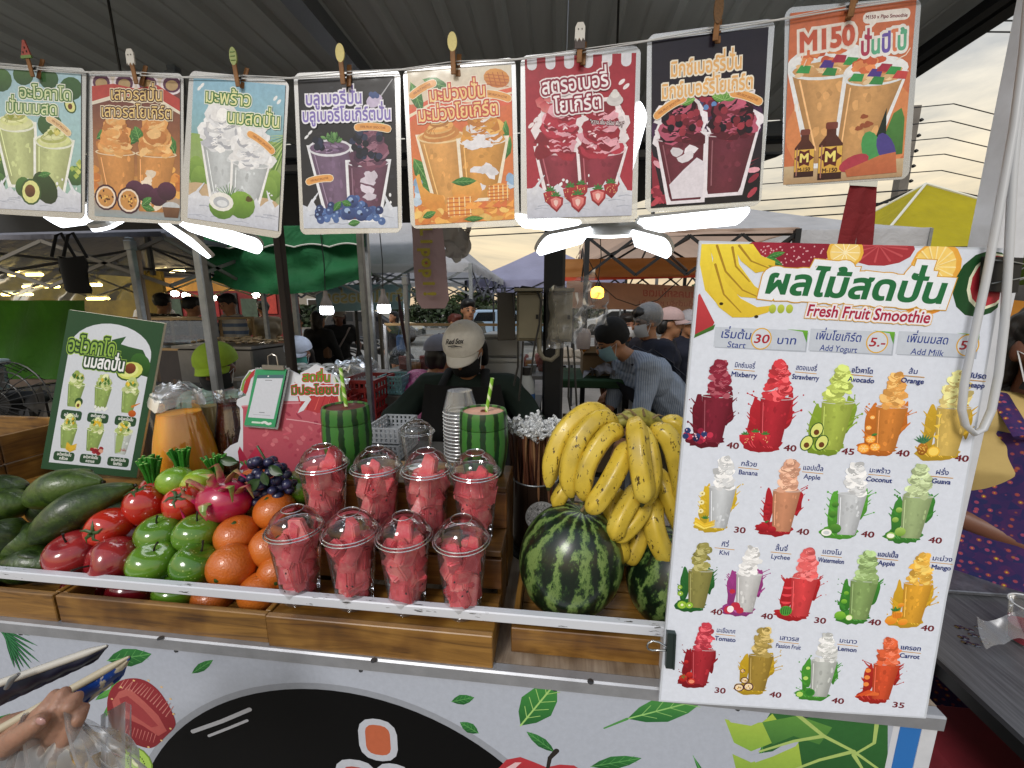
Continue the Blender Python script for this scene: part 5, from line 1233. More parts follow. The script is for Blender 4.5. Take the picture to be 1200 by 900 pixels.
def bundle(px,py,off,s,lb,grp='scallion bundles standing behind the limes'):
 p=heap(px,py,off);t=thing('scallion_bundle',lb,'scallions',p,grp);rr=random.Random(int(px))
 ms=[mat('scallion_green','#2f7a26',.35,var=.3,vscale=50),mat('scallion_cut','#9cc46a',.5)]
 for k in range(22):
  a=rr.uniform(0,6.28);q=.017*math.sqrt(rr.random());x0,y0=q*math.cos(a),q*math.sin(a)
  h=rr.uniform(.045,.058)*s;lean=rr.uniform(1.2,1.9)
  b=MB();b.tube([(x0*.6,y0*.6,-.02),(x0*.9,y0*.9,h*.4),(x0*lean,y0*lean,h)],[.0032*s,.0036*s,.0034*s],7);b.m=1;b.lathe([(.0031*s,0),(.0001,.0004)],7,c=(x0*lean,y0*lean,h));b.build('scallion',ms,t)
 b=MB();b.tube([(.013*math.cos(a_*.6283),.013*math.sin(a_*.6283),.003)for a_ in range(10)],.0022,6,closed=True);b.build('rubber_band',mat('band','#4d8a2a',.5),t)
 return t
bundle(179,565,.02,1.25,'large scallion bundle left of the yellowish lime');bundle(214,548,.035,.95,'small scallion bundle right in front of the orange jug');bundle(254,554,.015,.9,'scallion bundle behind the dragon fruit')
p=heap(264,586,.045);dr=thing('dragon_fruit','pink dragon fruit with curling green tipped scales on top of the tomatoes','dragon fruit',p);dr.scale=(1.22,1.22,1.22)
b=MB();b.ell((0,0,0),(.050,.043,.041),26,16,disp=lambda d:.03*noise.noise(d*2.5));b.build('body',F_DRAG,dr)
m,nt_,p_=new_mat('dragon_scale');t=N(nt_,'ShaderNodeTexCoord');sp_=N(nt_,'ShaderNodeTexNoise',i_Scale=35);nt_.links.new(t.outputs['Object'],sp_.inputs['Vector']);r_=ramp(nt_,[(.38,'#b8285a'),(.5,'#b48a62'),(.62,'#7f9a50')]);nt_.links.new(sp_.outputs[0],r_.inputs[0]);nt_.links.new(r_.outputs[0],p_.inputs['Base Color']);p_.inputs['Roughness'].default_value=.35
for(x0,z0,x1,z1,x2,z2,yy)in((-.020,.028,-.044,.050,-.052,.030,-.022),(-.040,-.004,-.062,.018,-.070,.034,-.018),(-.026,-.030,-.052,-.026,-.066,-.004,-.028),(.0,.034,.008,.062,-.022,.062,-.024),(.022,.034,.050,.046,.044,.014,-.028),(.036,.02,.060,.038,.068,.012,-.008),(.006,.03,.030,.062,.052,.046,.0),(-.01,.03,-.02,.066,-.036,.058,.01),(.0,.012,.006,.006,.004,-.016,-.044)):
 b=MB();b.tube([(x0,yy*.8,z0),((x0+x1)/2,yy*1.15,(z0+z1)/2+.004),(x1,yy*1.25,z1),(x2,yy*1.1,z2)],[.010,.008,.0055,.001],8,flat=(1,.35));b.build('scale',m,dr)
p=heap(315,563,.055);gr=thing('grape_bunch','bunch of dark blue grapes with leaves beside the first cup','grapes',p);gr.scale=(1.32,1.32,1.2);rr=random.Random(5)
gp=None;spots=[]
for _ in range(3000):
 q=Vector((rr.uniform(-.043,.043),rr.uniform(-.03,.02),rr.uniform(-.05,.048)))
 if(q.x/.045)**2+(q.z/.052)**2+(q.y/.034)**2>1:continue
 if all((q-s_).length>.0135 for s_ in spots):spots.append(q)
 if len(spots)>52:break
for q in spots:
 s_=rr.uniform(.88,1.1)
 if gp is None:b=MB();b.ell((0,0,0),.0092,14,9);gp=b.build('grape',F_GRAPE,gr);o=gp
 else:o=part(gp,gr)
 o.location=q;o.scale=(s_,s_,s_)
def leaf3(parent,c,d,L_,w_,m=M_LEAF,curl=.25,nm='leaf'):
 d=Vector(d).normalized();s_=d.cross(Vector((0,-1,.3))).normalized();n=s_.cross(d)
 def f(u_,v_):
  wv=w_*math.sin(PI*min(1,v_*.96+.04))**.8*(u_-.5);return Vector(c)+d*L_*v_+s_*wv+n*(-curl*L_*(v_-.3)**2+abs(u_-.5)*w_*.3)
 b=MB();b.grid(f,4,7);return b.build(nm,m,parent)
for c,d,l_ in(((-.03,-.03,.05),(-1,-.3,.3),.03),((.012,-.034,.02),(-.7,-.2,-.7),.034),((-.03,-.032,-.03),(-1,-.2,.1),.045),((.03,-.03,.045),(.8,-.2,-.4),.03),((.02,-.034,.034),(.3,-.2,-.9),.026),((-.045,-.02,-.04),(-.8,-.3,-.5),.03)):leaf3(gr,c,d,l_,l_*.62)
b=MB();b.tube([(0,0,.04),(-.01,0,.062),(-.018,.004,.07)],.002,6);b.build('grape_stem',M_GSTEM,gr)
AV=thing('avocado','','avocado',(0,0,0),'long dark green avocados at the left')
def avomesh(par,L_,r,bend,fat=.42):
 P=[];Rr=[]
 for k in range(15):
  t=k/14;P.append((-L_/2+L_*t,0,bend*math.sin(PI*t)))
  q=math.sin(PI*min(1,t*.97+.015))**.55;Rr.append(max(.0012,r*q*(1-fat*max(0,t-.45)**1.1)))
 b=MB();b.tube(P,Rr,18);b.build('skin',F_AVO,par)
 b=MB();b.tube([(L_/2-.002,0,0),(L_/2+.006,0,-.001)],[.003,.004],8);b.build('stem_end',M_STEM,par)
avomesh(AV,.235,.041,.012);u=[]
def avo(x0,y0,x1,y1,off,lb,s=1.0):
 a,b_=heap(x0,y0,off),heap(x1,y1,off+.02);d=b_-a
 o=AV if not u else copy_tree(AV);u.append(1);o.location=(a+b_)/2
 k=d.length/.235;o.scale=(k*1.1,s*1.08,s*1.08);x=d.normalized();z=(ZUP-x*x.z).normalized();y=z.cross(x)
 o.rotation_euler=Matrix((x,y,z)).transposed().to_euler();o['label']=lb
avo(40,632,152,572,.035,'long avocado lying across the front of the pile');avo(36,588,116,566,.05,'shiny long avocado on top of the pile')
avo(-6,652,22,610,.02,'avocado at the front left edge of the frame',1.0);avo(8,655,66,622,-.01,'avocado under the long one at the front of the pile');avo(92,628,164,590,-.005,'long avocado lying against the tomatoes')
avo(-14,606,34,588,.02,'avocado at the left edge with a bright glint');avo(-10,590,30,570,.03,'topmost avocado at the left edge');avo(84,575,106,552,.02,'short avocado poking up in front of the green menu',.8)
avo(10,668,70,664,-.04,'avocado low behind the rail at left');avo(48,664,62,640,-.03,'avocado low beside the red apple',.9);avo(-40,640,0,600,0,'avocado cut off by the left edge of the frame');avo(-30,672,20,668,-.05,'avocado behind the rail at the far left corner')
avo(40,607,90,583,-.02,'avocado in the middle of the pile under the shiny one')
cupm=thing('watermelon_cup','','fruit cup',(0,0,0),'clear cups of cut watermelon on the stepped stand')
H_,RT_,RB_=.148,.0485,.0345
b=MB();n_=40;b.lathe([(RB_*.86,.006),(RB_*.96,.002),(RB_,.004),(RB_+.0008,.012),(RB_+(RT_-RB_)*.80,H_*.82),(RT_-.0022,H_*.85),(RT_-.0005,H_-.003),(RT_+.0015,H_)],n_,caps=False);b.build('cup_wall',M_CLEAR,cupm)
b=MB();b.lathe([(.0001,.007),(RB_*.86,.006)],28,caps=False);b.build('cup_bottom',M_CLEAR,cupm)
lid=thing('tmp','','');
b=MB();P=[]
for k in range(12):
 a=k/11*R(66);P.append(((RT_-.003)*math.cos(a)**.9+.0004,.004+.040*math.sin(a)))
b.lathe([(RT_+.003,-.004),(RT_+.0042,-.001),(RT_+.0035,.0035),(RT_-.001,.004),*P,(.0195,.0415),(.0185,.0395)],n_,caps=False)
o=b.build('dome_lid',M_CLEARLID,cupm);o.location=(0,0,H_)
b=MB()
for zz,rr_ in((.0,RT_+.0042),(.0045,RT_+.0012)):b.tube([(rr_*math.cos(2*PI*k/40),rr_*math.sin(2*PI*k/40),zz)for k in range(40)],.0012,6,closed=True)
b.tube([(.0195*math.cos(2*PI*k/24),.0195*math.sin(2*PI*k/24),.0418)for k in range(24)],.0008,6,closed=True)
q=b.build('lid_rim',clear_plastic('lid_rim_plastic',gloss=.25,facing=.6,milky=.25),o)
bpy.data.objects.remove(lid)
def wedge(rr,w_,h_,t_):
 b=MB();a=rr.uniform(.3,.7)
 tx_=w_*rr.uniform(-.2,.1);pts=[(-w_/2,0,0),(w_/2*rr.uniform(.8,1.1),0,.002),(tx_+w_*.52,0,h_*.88),(tx_,0,h_)]
 bm=bmesh.new();F=[bm.verts.new(p)for p in pts];Bk=[bm.verts.new((p[0]*.92,t_,p[2]*.96))for p in pts]
 bm.faces.new(F);bm.faces.new(Bk[::-1])
 for i in range(4):bm.faces.new((F[i],Bk[i],Bk[(i+1)%4],F[(i+1)%4]))
 bmesh.ops.recalc_face_normals(bm,faces=bm.faces);bmesh.ops.bevel(bm,geom=bm.edges[:],offset=.0022,segments=2,affect='EDGES')
 bmesh.ops.subdivide_edges(bm,edges=[e for e in bm.edges if e.calc_length()>.014],cuts=1)
 for v in bm.verts:v.co+=Vector((noise.noise(v.co*90),noise.noise(v.co*90+Vector((3,1,2))),noise.noise(v.co*70+Vector((9,2,5)))))*.0008
 vs=[v.co.copy()for v in bm.verts];bm.verts.index_update();fs=[[v.index for v in f.verts]for f in bm.faces];bm.free();b.add(vs,fs,True);return b
def chunk(rr,s_):
 bm=bmesh.new();bmesh.ops.create_cube(bm,size=1)
 for v in bm.verts:v.co=Vector((v.co.x*s_*rr.uniform(.8,1.2),v.co.y*s_*.7,v.co.z*s_*rr.uniform(.9,1.3)))
 bmesh.ops.bevel(bm,geom=bm.edges[:],offset=s_*.1,segments=2,affect='EDGES');bmesh.ops.subdivide_edges(bm,edges=[e for e in bm.edges if e.calc_length()>.012],cuts=1)
 for v in bm.verts:v.co+=Vector((noise.noise(v.co*80),noise.noise(v.co*80+Vector((3,1,2))),noise.noise(v.co*80+Vector((9,2,5)))))*.0009
 bm.verts.index_update();b=MB();b.add([v.co.copy()for v in bm.verts],[[v.index for v in f.verts]for f in bm.faces],True);bm.free();return b
PCS=[]
rr=random.Random(8)
for k in range(6):o=wedge(rr,rr.uniform(.040,.050),rr.uniform(.066,.082),rr.uniform(.014,.022)).build('watermelon_piece',F_FLESH,cupm);PCS.append(o.data);bpy.data.objects.remove(o)
for k in range(5):o=chunk(rr,rr.uniform(.032,.039)).build('watermelon_piece',F_FLESH,cupm);PCS.append(o.data);bpy.data.objects.remove(o)
M_SEED=mat('melon_seed','#1c1210',.4)
_sd=MB();_sd.ell((0,0,0),(.0016,.0009,.0026),8,5);_so=_sd.build('seed',M_SEED);SEED=_so.data;bpy.data.objects.remove(_so)
def fill_cup(t,seed,top):
 """pieces packed against the wall, some standing into the dome"""
 rr=random.Random(seed)
 def pc(me,loc,rot,s=1):
  o=bpy.data.objects.new('watermelon_piece',me);COL.objects.link(o);o.parent=t;o.location=loc;o.rotation_euler=rot;o.scale=(s,s,s);return o
 for lv,(z,rad)in enumerate(((.020,.015),(.044,.019),(.07,.021),(.096,.024),(.120,.026))):
  for k in range(4):
   a=k*1.571+rr.uniform(-.3,.3)+lv*.6;q=rad*rr.uniform(.8,1.05)
   pc(PCS[6+rr.randrange(5)],(q*math.cos(a),q*math.sin(a),z+rr.uniform(-.006,.006)),(rr.uniform(-.5,.5),rr.uniform(-.5,.5),rr.uniform(0,6.28)),.74+.06*lv)
 for k in range(7):
  a=-PI/2+(k-3)*.55+rr.uniform(-.2,.2);rb_=.0255+.003*(k%2);z0=rr.uniform(.012,.06)
  pc(PCS[rr.randrange(6)],(rb_*math.cos(a),rb_*math.sin(a),z0),(-.12,rr.uniform(-.25,.25),a+PI/2),rr.uniform(.85,1.2))
 for(dx,z,ry,s_)in top:pc(PCS[rr.randrange(6)],(dx*.8,-.006+rr.uniform(-.008,.004),z-.014),(rr.uniform(-.15,.1),ry,rr.uniform(-.3,.3)),s_)
 for k in range(4):
  a=rr.uniform(-PI,0);z=rr.uniform(.03,.12);q=RB_+(RT_-RB_)*z/H_-.0028
  o=bpy.data.objects.new('seed',SEED);COL.objects.link(o);o.parent=t;o.location=(q*math.cos(a),q*math.sin(a),z);o.rotation_euler=(0,rr.uniform(-1,1),a+PI/2)
protoC=cupm;cl_=[]
ZF,ZB=.9325,1.0245
names=['first','second','third','fourth']
tops={('f',0):[(-.012,.118,.25,.8),(.018,.122,-.3,.95)],('f',1):[(-.005,.120,.1,.95),(.02,.118,-.5,.7)],('f',2):[(-.004,.122,.05,1.0),(-.02,.112,.4,.7)],('f',3):[(.022,.115,.05,.75),(-.012,.108,.6,.7)],('b',0):[(.006,.118,.2,1.1)],('b',1):[(-.022,.108,.2,.9),(-.014,.10,-.2,.9)],('b',2):[(-.008,.122,.15,1.05),(-.022,.11,.5,.8)],('b',3):[(.0,.108,.2,.95),(-.01,.105,-.7,.8)]}
for row,Z,Y0,PX in(('f',ZF,.662,(345,411,474,541)),('b',ZB,.760,(379,441,500,557))):
 for i,px in enumerate(PX):
  py=(617,626,632,635)[i]if row=='f' else(546,549,552,559)[i]
  q=onY(px,py,Y0);t=protoC if not cl_ else None
  if t is None:
   t=cupm.copy();COL.objects.link(t)
   for ch in[c for c in cupm.children if c.name.split('.')[0]in('cup_wall','cup_bottom','dome_lid')]:copy_tree(ch,t)
  cl_.append(t);t.location=(q.x,Y0,Z);t.rotation_euler=(0,0,rnd.uniform(-.4,.4)if cl_!=[t]else 0)
  t['label']='cup of cut watermelon, %s from the left in the %s row of the stand'%(names[i],'front' if row=='f' else 'back')
for i,t in enumerate(cl_):fill_cup(t,60+i,tops[('f' if i<4 else 'b',i%4)])
e_=thing('empty_cup','empty clear cup with a dome lid behind the back row of watermelon cups','cup',(onY(490,545,.885).x,.885,1.121-.04))
for ch in[c for c in cupm.children if c.name.split('.')[0]in('cup_wall','cup_bottom','dome_lid')]:copy_tree(ch,e_)
e_.location.z=1.0+.1215
e_.scale=(.8,.8,.62)
sx_,sy_=onY(540,510,.965).x,.965
sk=thing('cup_stack','tall nested stack of empty clear cups in front of the black clad vendor','cup stack',(sx_,sy_,CT))
R1,R2=.046,.033
M_NEST=clear_plastic('nested_cup_plastic',tint=(.98,.98,.98),gloss=.10,milky=.10)
b=MB();b.lathe([(R1,0),(R1-.0012,.0125)],36,caps=False);cw=b.build('nested_cup',M_NEST,sk)
b=MB();b.tube([(R1*math.cos(2*PI*k/36),R1*math.sin(2*PI*k/36),.0015)for k in range(36)],.0018,6,closed=True);rimm=b.build('cup_rim',mat('frosted_rim','#c9ccce',.15,spec=.8),cw)
for k in range(1,42):
 c=part(cw,sk,'nested_cup');c.location=(0,0,.0098*k);part(rimm,c,'cup_rim')
b=MB();b.lathe([(R1,.0098*42),(R2,.0098*42+.05),(.0001,.0098*42+.0502)],36,caps=False);b.build('top_cup',M_NEST,sk)
sk.scale=(.93,.93,.93)
def melon_mug(px,label,topc,straw,Y=.872,k=1.0):
 q=onY(px,520,Y);t=thing('melon_mug',label,'drink mug',(q.x,Y,1.121),'watermelon shaped drink mugs behind the cups');t.rotation_euler=(0,0,R(20*k))
 m,nt,p=new_mat('mug_stripes_'+str(px))if 'mug_stripes' not in MATS else(MATS['mug_stripes'],None,None)
 if nt:
  MATS['mug_stripes']=m;L=nt.links.new
  tcx=N(nt,'ShaderNodeTexCoord');sp=N(nt,'ShaderNodeSeparateXYZ');L(tcx.outputs['Object'],sp.inputs[0])
  at=N(nt,'ShaderNodeMath',operation='ARCTAN2');L(sp.outputs[1],at.inputs[0]);L(sp.outputs[0],at.inputs[1])
  nz_=N(nt,'ShaderNodeTexNoise',i_Scale=70,i_Detail=2);L(tcx.outputs['Object'],nz_.inputs['Vector'])
  ad=N(nt,'ShaderNodeMath',operation='MULTIPLY_ADD');L(nz_.outputs[0],ad.inputs[0]);ad.inputs[1].default_value=.14;L(at.outputs[0],ad.inputs[2])
  mm=N(nt,'ShaderNodeMath',operation='MULTIPLY');mm.inputs[1].default_value=11;L(ad.outputs[0],mm.inputs[0])
  sn=N(nt,'ShaderNodeMath',operation='SINE');L(mm.outputs[0],sn.inputs[0])
  r=ramp(nt,[(.60,'#3a7430'),(.68,'#14351c')]);mr=N(nt,'ShaderNodeMapRange');mr.inputs[1].default_value=-1;L(sn.outputs[0],mr.inputs[0]);L(mr.outputs[0],r.inputs[0])
  L(r.outputs[0],p.inputs['Base Color']);p.inputs['Roughness'].default_value=.3;p.inputs['Coat Weight'].default_value=.3
 b=MB();b.lathe([(.040,0),(.046,.006),(.054,.05),(.0565,.08),(.0555,.105),(.0545,.116)],36);b.build('mug_body',m,t)
 b=MB();b.lathe([(.0545,.117),(.0555,.120),(.0535,.148),(.0515,.1545),(.0475,.1545),(.0465,.1500)],36,caps=False);lidm=b.build('mug_lid',m,t)
 b=MB();b.lathe([(.0466,.1495),(.0001,.1500)],36,caps=False);b.build('lid_top',mat(topc[0],topc[1],.45,var=.2,vscale=50),lidm)
 b=MB();b.lathe([(.007,.1495),(.0065,.153),(.0045,.153)],14,caps=False);b.build('straw_hole',mat('hole_rim','#6b3a24',.5),lidm)
 m2=MATS.get('straw_stripe')
 if not m2:
  m2,nt,p=new_mat('straw_stripe');L=nt.links.new;tcx=N(nt,'ShaderNodeTexCoord');sp=N(nt,'ShaderNodeSeparateXYZ');L(tcx.outputs['Object'],sp.inputs[0])
  at=N(nt,'ShaderNodeMath',operation='ARCTAN2');L(sp.outputs[1],at.inputs[0]);L(sp.outputs[0],at.inputs[1]);ad=N(nt,'ShaderNodeMath',operation='MULTIPLY_ADD');L(sp.outputs[2],ad.inputs[0]);ad.inputs[1].default_value=240;L(at.outputs[0],ad.inputs[2])
  sn=N(nt,'ShaderNodeMath',operation='SINE');L(ad.outputs[0],sn.inputs[0]);r=ramp(nt,[(.3,'#7fb83a'),(.6,'#d8e8b4')]);L(sn.outputs[0],r.inputs[0]);L(r.outputs[0],p.inputs['Base Color']);p.inputs['Roughness'].default_value=.3
 a,b_=onY(*straw[0],Y-.0),onY(*straw[1],Y);a.z=1.121+.10;top=onY(*straw[1],Y);bot=onY(*straw[0],Y)
 d=(top-bot);b=MB();b.tube([(0,0,-.03),(0,0,d.length)],.0042,10);o=b.build('straw',m2)
 o.location=bot;o.rotation_euler=d.to_track_quat('Z','Y').to_euler();o.name='paper_straw'
 tag(o,'green and white striped straw in the %s'%('dark topped melon mug' if px<450 else 'pink topped melon mug'),'straw','striped straws in the melon mugs');return t
melon_mug(408,'green striped melon mug with a dark red top behind the first two cups',('mug_top_dark','#6b2f30'),((406,478),(399,431)))
melon_mug(567,'green striped melon mug with a pale pink top beside the straw holder',('mug_top_pink','#d8a48e'),((569,488),(577,443)),k=-1)
q=onY(627,600,.975);sh=thing('straw_holder','perforated dark metal canister packed with brown straws','straw holder',(q.x,.975,CT))
m,nt_,p_=new_mat('perforated_metal');L=nt_.links.new;t=N(nt_,'ShaderNodeTexCoord');v=N(nt_,'ShaderNodeTexVoronoi',i_Scale=240,i_Randomness=0);L(t.outputs['Object'],v.inputs['Vector'])
r_=ramp(nt_,[(.28,'#120c09'),(.36,'#4a3a32')]);L(v.outputs['Distance'],r_.inputs[0]);L(r_.outputs[0],p_.inputs['Base Color']);p_.inputs['Metallic'].default_value=.7;p_.inputs['Roughness'].default_value=.35
b=MB();b.lathe([(.055,0),(.057,.004),(.057,.20),(.059,.204),(.056,.205),(.054,.20),(.054,.01),(.0001,.008)],36,caps=False);b.build('canister',m,sh)
b=MB();b.lathe([(.066,0),(.066,.004),(.058,.01),(.0585,.03)],36,caps=False);b.build('base_ring',M_DARKSTEEL,sh)
b=MB();b.tube([(.0585*math.cos(2*PI*k/36),.0585*math.sin(2*PI*k/36),.204)for k in range(36)],.0022,8,closed=True);b.build('top_ring',M_STEEL,sh)
A=Art(60,60);A.ell(30,30,29,29,'#8f9090',n=32);rr=random.Random(2)
for k in range(220):
 a=rr.uniform(0,6.28);q=26*math.sqrt(rr.random());x_,y_=30+q*math.cos(a),30+q*math.sin(a)
 A.line([(x_,y_),(x_+rr.uniform(-3,3),y_+rr.uniform(-3,3))],rr.uniform(.5,1.2),rr.choice(['#3c3c3c','#5c5c5c','#c8c8c8']))
for k in range(3):A.rrect(24+5*k,40,26.5+5*k,50,1,'#1c1c1c')
c=Vector((.020,-.0605,.125));A.build('round_sticker',sh,[c+Vector((-.042,0,.042)),c+Vector((.040,.010,.042)),c+Vector((.040,.010,-.042)),c+Vector((-.042,0,-.042))],PR_POSTER,world=False,nrm=Vector((0,-1,0)),base=.003)
M_STR=fruit_mat('brown_straws',[(.35,'#2a1410'),(.5,'#5a3424'),(.7,'#8a6a4a')],.3,.3,3)
M_FOIL=mat('wrapper_tips','#c9cbcc',.22,.35,var=.3,vscale=120,bump=1,bscale=250)
rr=random.Random(4);s0=None;f0=[]
for k in range(3):
 b=MB();P=[]
 for j in range(7):P.append(Vector((rr.uniform(-.004,.004),rr.uniform(-.004,.004),.004*j)))
 b.tube(P,[rr.uniform(.002,.006)for _ in P],5,smooth=False);o=b.build('wrapper_tip',M_FOIL,sh);f0.append(o.data);bpy.data.objects.remove(o)
for k in range(95):
 a=rr.uniform(0,6.28);q=.049*math.sqrt((k+1)/95)
 if s0 is None:b=MB();b.tube([(0,0,.012),(0,0,.335)],.0038,8);s0=b.build('drinking_straw',M_STR,sh);o=s0
 else:o=part(s0,sh,'drinking_straw')
 a=k*2.39996;o.location=(q*math.cos(a),q*math.sin(a),0);o.rotation_euler=(rr.uniform(-.03,.03)-.08*math.sin(a),.08*math.cos(a),rr.uniform(0,6));o.scale=(1,1,rr.uniform(.97,1.02))
 for j in range(2):
  w_=bpy.data.objects.new('wrapper_tip',f0[rr.randrange(3)]);COL.objects.link(w_);w_.parent=o;w_.location=(rr.uniform(-.003,.003),rr.uniform(-.003,.003),.327+.006*j);w_.rotation_euler=(rr.uniform(-.9,.9),rr.uniform(-.9,.9),rr.uniform(0,6));w_.scale=(1.1,1.1,1.15)
m,nt_,p_=new_mat('watermelon_rind');L=nt_.links.new;t=N(nt_,'ShaderNodeTexCoord');sp=N(nt_,'ShaderNodeSeparateXYZ');L(t.outputs['Object'],sp.inputs[0])
at=N(nt_,'ShaderNodeMath',operation='ARCTAN2');L(sp.outputs[1],at.inputs[0]);L(sp.outputs[0],at.inputs[1])
n1=N(nt_,'ShaderNodeTexNoise',i_Scale=26,i_Detail=6,i_Roughness=.75);mp_=N(nt_,'ShaderNodeMapping');mp_.inputs['Scale'].default_value=(1,1,.6);L(t.outputs['Object'],mp_.inputs[0]);L(mp_.outputs[0],n1.inputs['Vector'])
ad=N(nt_,'ShaderNodeMath',operation='MULTIPLY_ADD');L(n1.outputs[0],ad.inputs[0]);ad.inputs[1].default_value=1.25;L(at.outputs[0],ad.inputs[2])
mm=N(nt_,'ShaderNodeMath',operation='MULTIPLY');mm.inputs[1].default_value=13;L(ad.outputs[0],mm.inputs[0]);sn=N(nt_,'ShaderNodeMath',operation='SINE');L(mm.outputs[0],sn.inputs[0])
ad2=N(nt_,'ShaderNodeMath',operation='MULTIPLY_ADD');L(n1.outputs[0],ad2.inputs[0]);ad2.inputs[1].default_value=1.4;L(sn.outputs[0],ad2.inputs[2])
r_=ramp(nt_,[(.30,'#0f1c10'),(.55,'#1a2f18'),(.72,'#445f2c'),(.92,'#71894c')]);mr=N(nt_,'ShaderNodeMapRange');mr.inputs[1].default_value=-.9;mr.inputs[2].default_value=2.0;L(ad2.outputs[0],mr.inputs[0]);L(mr.outputs[0],r_.inputs[0]);L(r_.outputs[0],p_.inputs['Base Color'])
p_.inputs['Roughness'].default_value=.3;p_.inputs['Coat Weight'].default_value=.25;p_.inputs['Coat Roughness'].default_value=.2
WM=m
def melon(px,py,D,r,label,rot):
 c=onD(px,py,D);t=thing('watermelon',label,'watermelon',c,'whole watermelons in the right hand crate');t.rotation_euler=[R(a)for a in rot]
 b=MB();b.ell((0,0,0),(r,r*.96,r*1.12),40,26,disp=lambda d:-.02*max(0,abs(d.z)-.9)*10);b.build('rind',WM,t)
 b=MB();b.tube([(0,0,r*1.09),(.003,0,r*1.14),(.012,.004,r*1.19)],[.004,.003,.0035],8);b.build('stem',mat('dry_stem','#6b5a3a',.7),t);return t
melon(669,655,.81,.105,'striped watermelon under the left side of the bananas',(10,4,30));melon(787,676,.83,.094,'striped watermelon half hidden by the price board',(12,-8,80))
m,nt_,p_=new_mat('banana_skin');L=nt_.links.new;t=N(nt_,'ShaderNodeTexCoord');oi=N(nt_,'ShaderNodeObjectInfo')
n1=N(nt_,'ShaderNodeTexNoise',i_Scale=14,i_Detail=4);L(t.outputs['Object'],n1.inputs['Vector']);r_=ramp(nt_,[(.3,'#a8902c'),(.5,'#ccb03a'),(.7,'#d6c054')]);L(n1.outputs[0],r_.inputs[0])
ad=N(nt_,'ShaderNodeVectorMath',operation='ADD');L(t.outputs['Object'],ad.inputs[0]);L(oi.outputs['Random'],ad.inputs[1])
mp_=N(nt_,'ShaderNodeMapping');mp_.inputs['Scale'].default_value=(1,1,.38);L(ad.outputs[0],mp_.inputs[0]);n2=N(nt_,'ShaderNodeTexNoise',i_Scale=125,i_Detail=3,i_Roughness=.75);L(mp_.outputs[0],n2.inputs['Vector'])
r2=ramp(nt_,[(.60,'#ffffff'),(.64,'#3a2410')]);L(n2.outputs[0],r2.inputs[0]);mx=N(nt_,'ShaderNodeMix',data_type='RGBA',blend_type='MULTIPLY');mx.inputs[0].default_value=.92;L(r_.outputs[0],mx.inputs[6]);L(r2.outputs[0],mx.inputs[7])
L(mx.outputs[2],p_.inputs['Base Color']);p_.inputs['Roughness'].default_value=.42;p_.inputs['Coat Weight'].default_value=.12
BAN=m;M_BTIP=mat('banana_tip','#2f3414',.7);M_BSTEM=mat('banana_stem','#8f8a3c',.55,var=.4,vscale=60)
bb_=thing('banana_bunch','big bunch of spotted ripe bananas draped over the watermelons','bananas',onD(745,505,.79))
def banana(P,r=.0185,s0=.45,D0=None):
 """P: photo points with distance, stem end first"""
 pts=[onD(x_,y_,d_)for x_,y_,d_ in P];Q=[];n=16
 for k in range(n+1):
  t=k/n*(len(pts)-1);i=min(int(t),len(pts)-2);f=t-i
  p0,p1_,p2_,p3_=pts[max(i-1,0)],pts[i],pts[i+1],pts[min(i+2,len(pts)-1)]
  Q.append(.5*((2*p1_)+(p2_-p0)*f+(2*p0-5*p1_+4*p2_-p3_)*f*f+(-p0+3*p1_-3*p2_+p3_)*f**3))
 Rr=[]
 for k in range(n+1):
  t=k/n;q=1.0
  if t<.16:q=s0+(1-s0)*(t/.16)**.8
  if t>.7:q=max(.30,math.cos((t-.7)/.3*1.27))
  Rr.append(r*q)
 b=MB();b.tube(Q,Rr,20);off=len(b.v)-20*(n+1)
 for i in range(n+1):
  for j in range(20):
   v=Vector(b.v[off+i*20+j]);d=v-Q[i];a=2*PI*j/20
   b.v[off+i*20+j]=tuple(Q[i]+d*(1+.085*math.cos(5*a)))
 o=b.build('banana',BAN,bb_,world=True)
 e_=Q[-1];d_=(Q[-1]-Q[-2]).normalized();b=MB();b.tube([e_-d_*.001,e_+d_*.003,e_+d_*.009],[Rr[-1]*1.03,Rr[-1]*.9,Rr[-1]*.45],10);w_=b.build('banana_tip',M_BTIP,o,world=False)
 w_.location=-Vector(bb_.location);return o
BN=[([(716,490,.80),(690,482,.80),(662,505,.79),(647,540,.79),(643,570,.80)],.019),([(722,498,.79),(700,492,.775),(675,522,.765),(667,560,.765),(670,582,.77)],.019),([(728,508,.775),(712,508,.76),(690,540,.75),(683,568,.75),(686,586,.755)],.018),([(736,520,.77),(728,540,.745),(712,570,.735),(698,590,.735),(688,599,.74)],.0175),([(745,492,.77),(746,510,.735),(750,545,.715),(754,575,.715),(753,588,.72)],.0185),([(752,500,.79),(760,525,.755),(764,555,.745),(758,580,.745),(753,590,.755)],.0175),([(762,502,.79),(782,512,.775),(794,545,.775),(800,580,.785),(802,605,.80)],.019),([(775,496,.83),(795,500,.82),(810,530,.82),(815,570,.83),(815,590,.84)],.018),([(748,570,.79),(740,585,.765),(727,608,.75),(722,622,.75),(718,632,.755)],.0165),([(756,580,.79),(752,598,.77),(740,615,.76),(728,626,.76),(719,632,.76)],.0155),([(728,575,.81),(718,595,.795),(722,625,.79),(728,645,.79),(731,658,.795)],.017),([(748,590,.82),(752,610,.81),(748,635,.80),(740,652,.80),(736,659,.805)],.017),([(768,585,.81),(764,605,.785),(770,632,.775),(780,650,.78),(788,660,.785)],.019),([(770,550,.82),(782,575,.80),(795,605,.795),(806,628,.80),(812,645,.81)],.019),([(670,560,.82),(664,570,.815),(658,580,.81),(654,588,.815),(656,592,.82)],.015)]
for P,r in BN:banana(P,r*1.07)
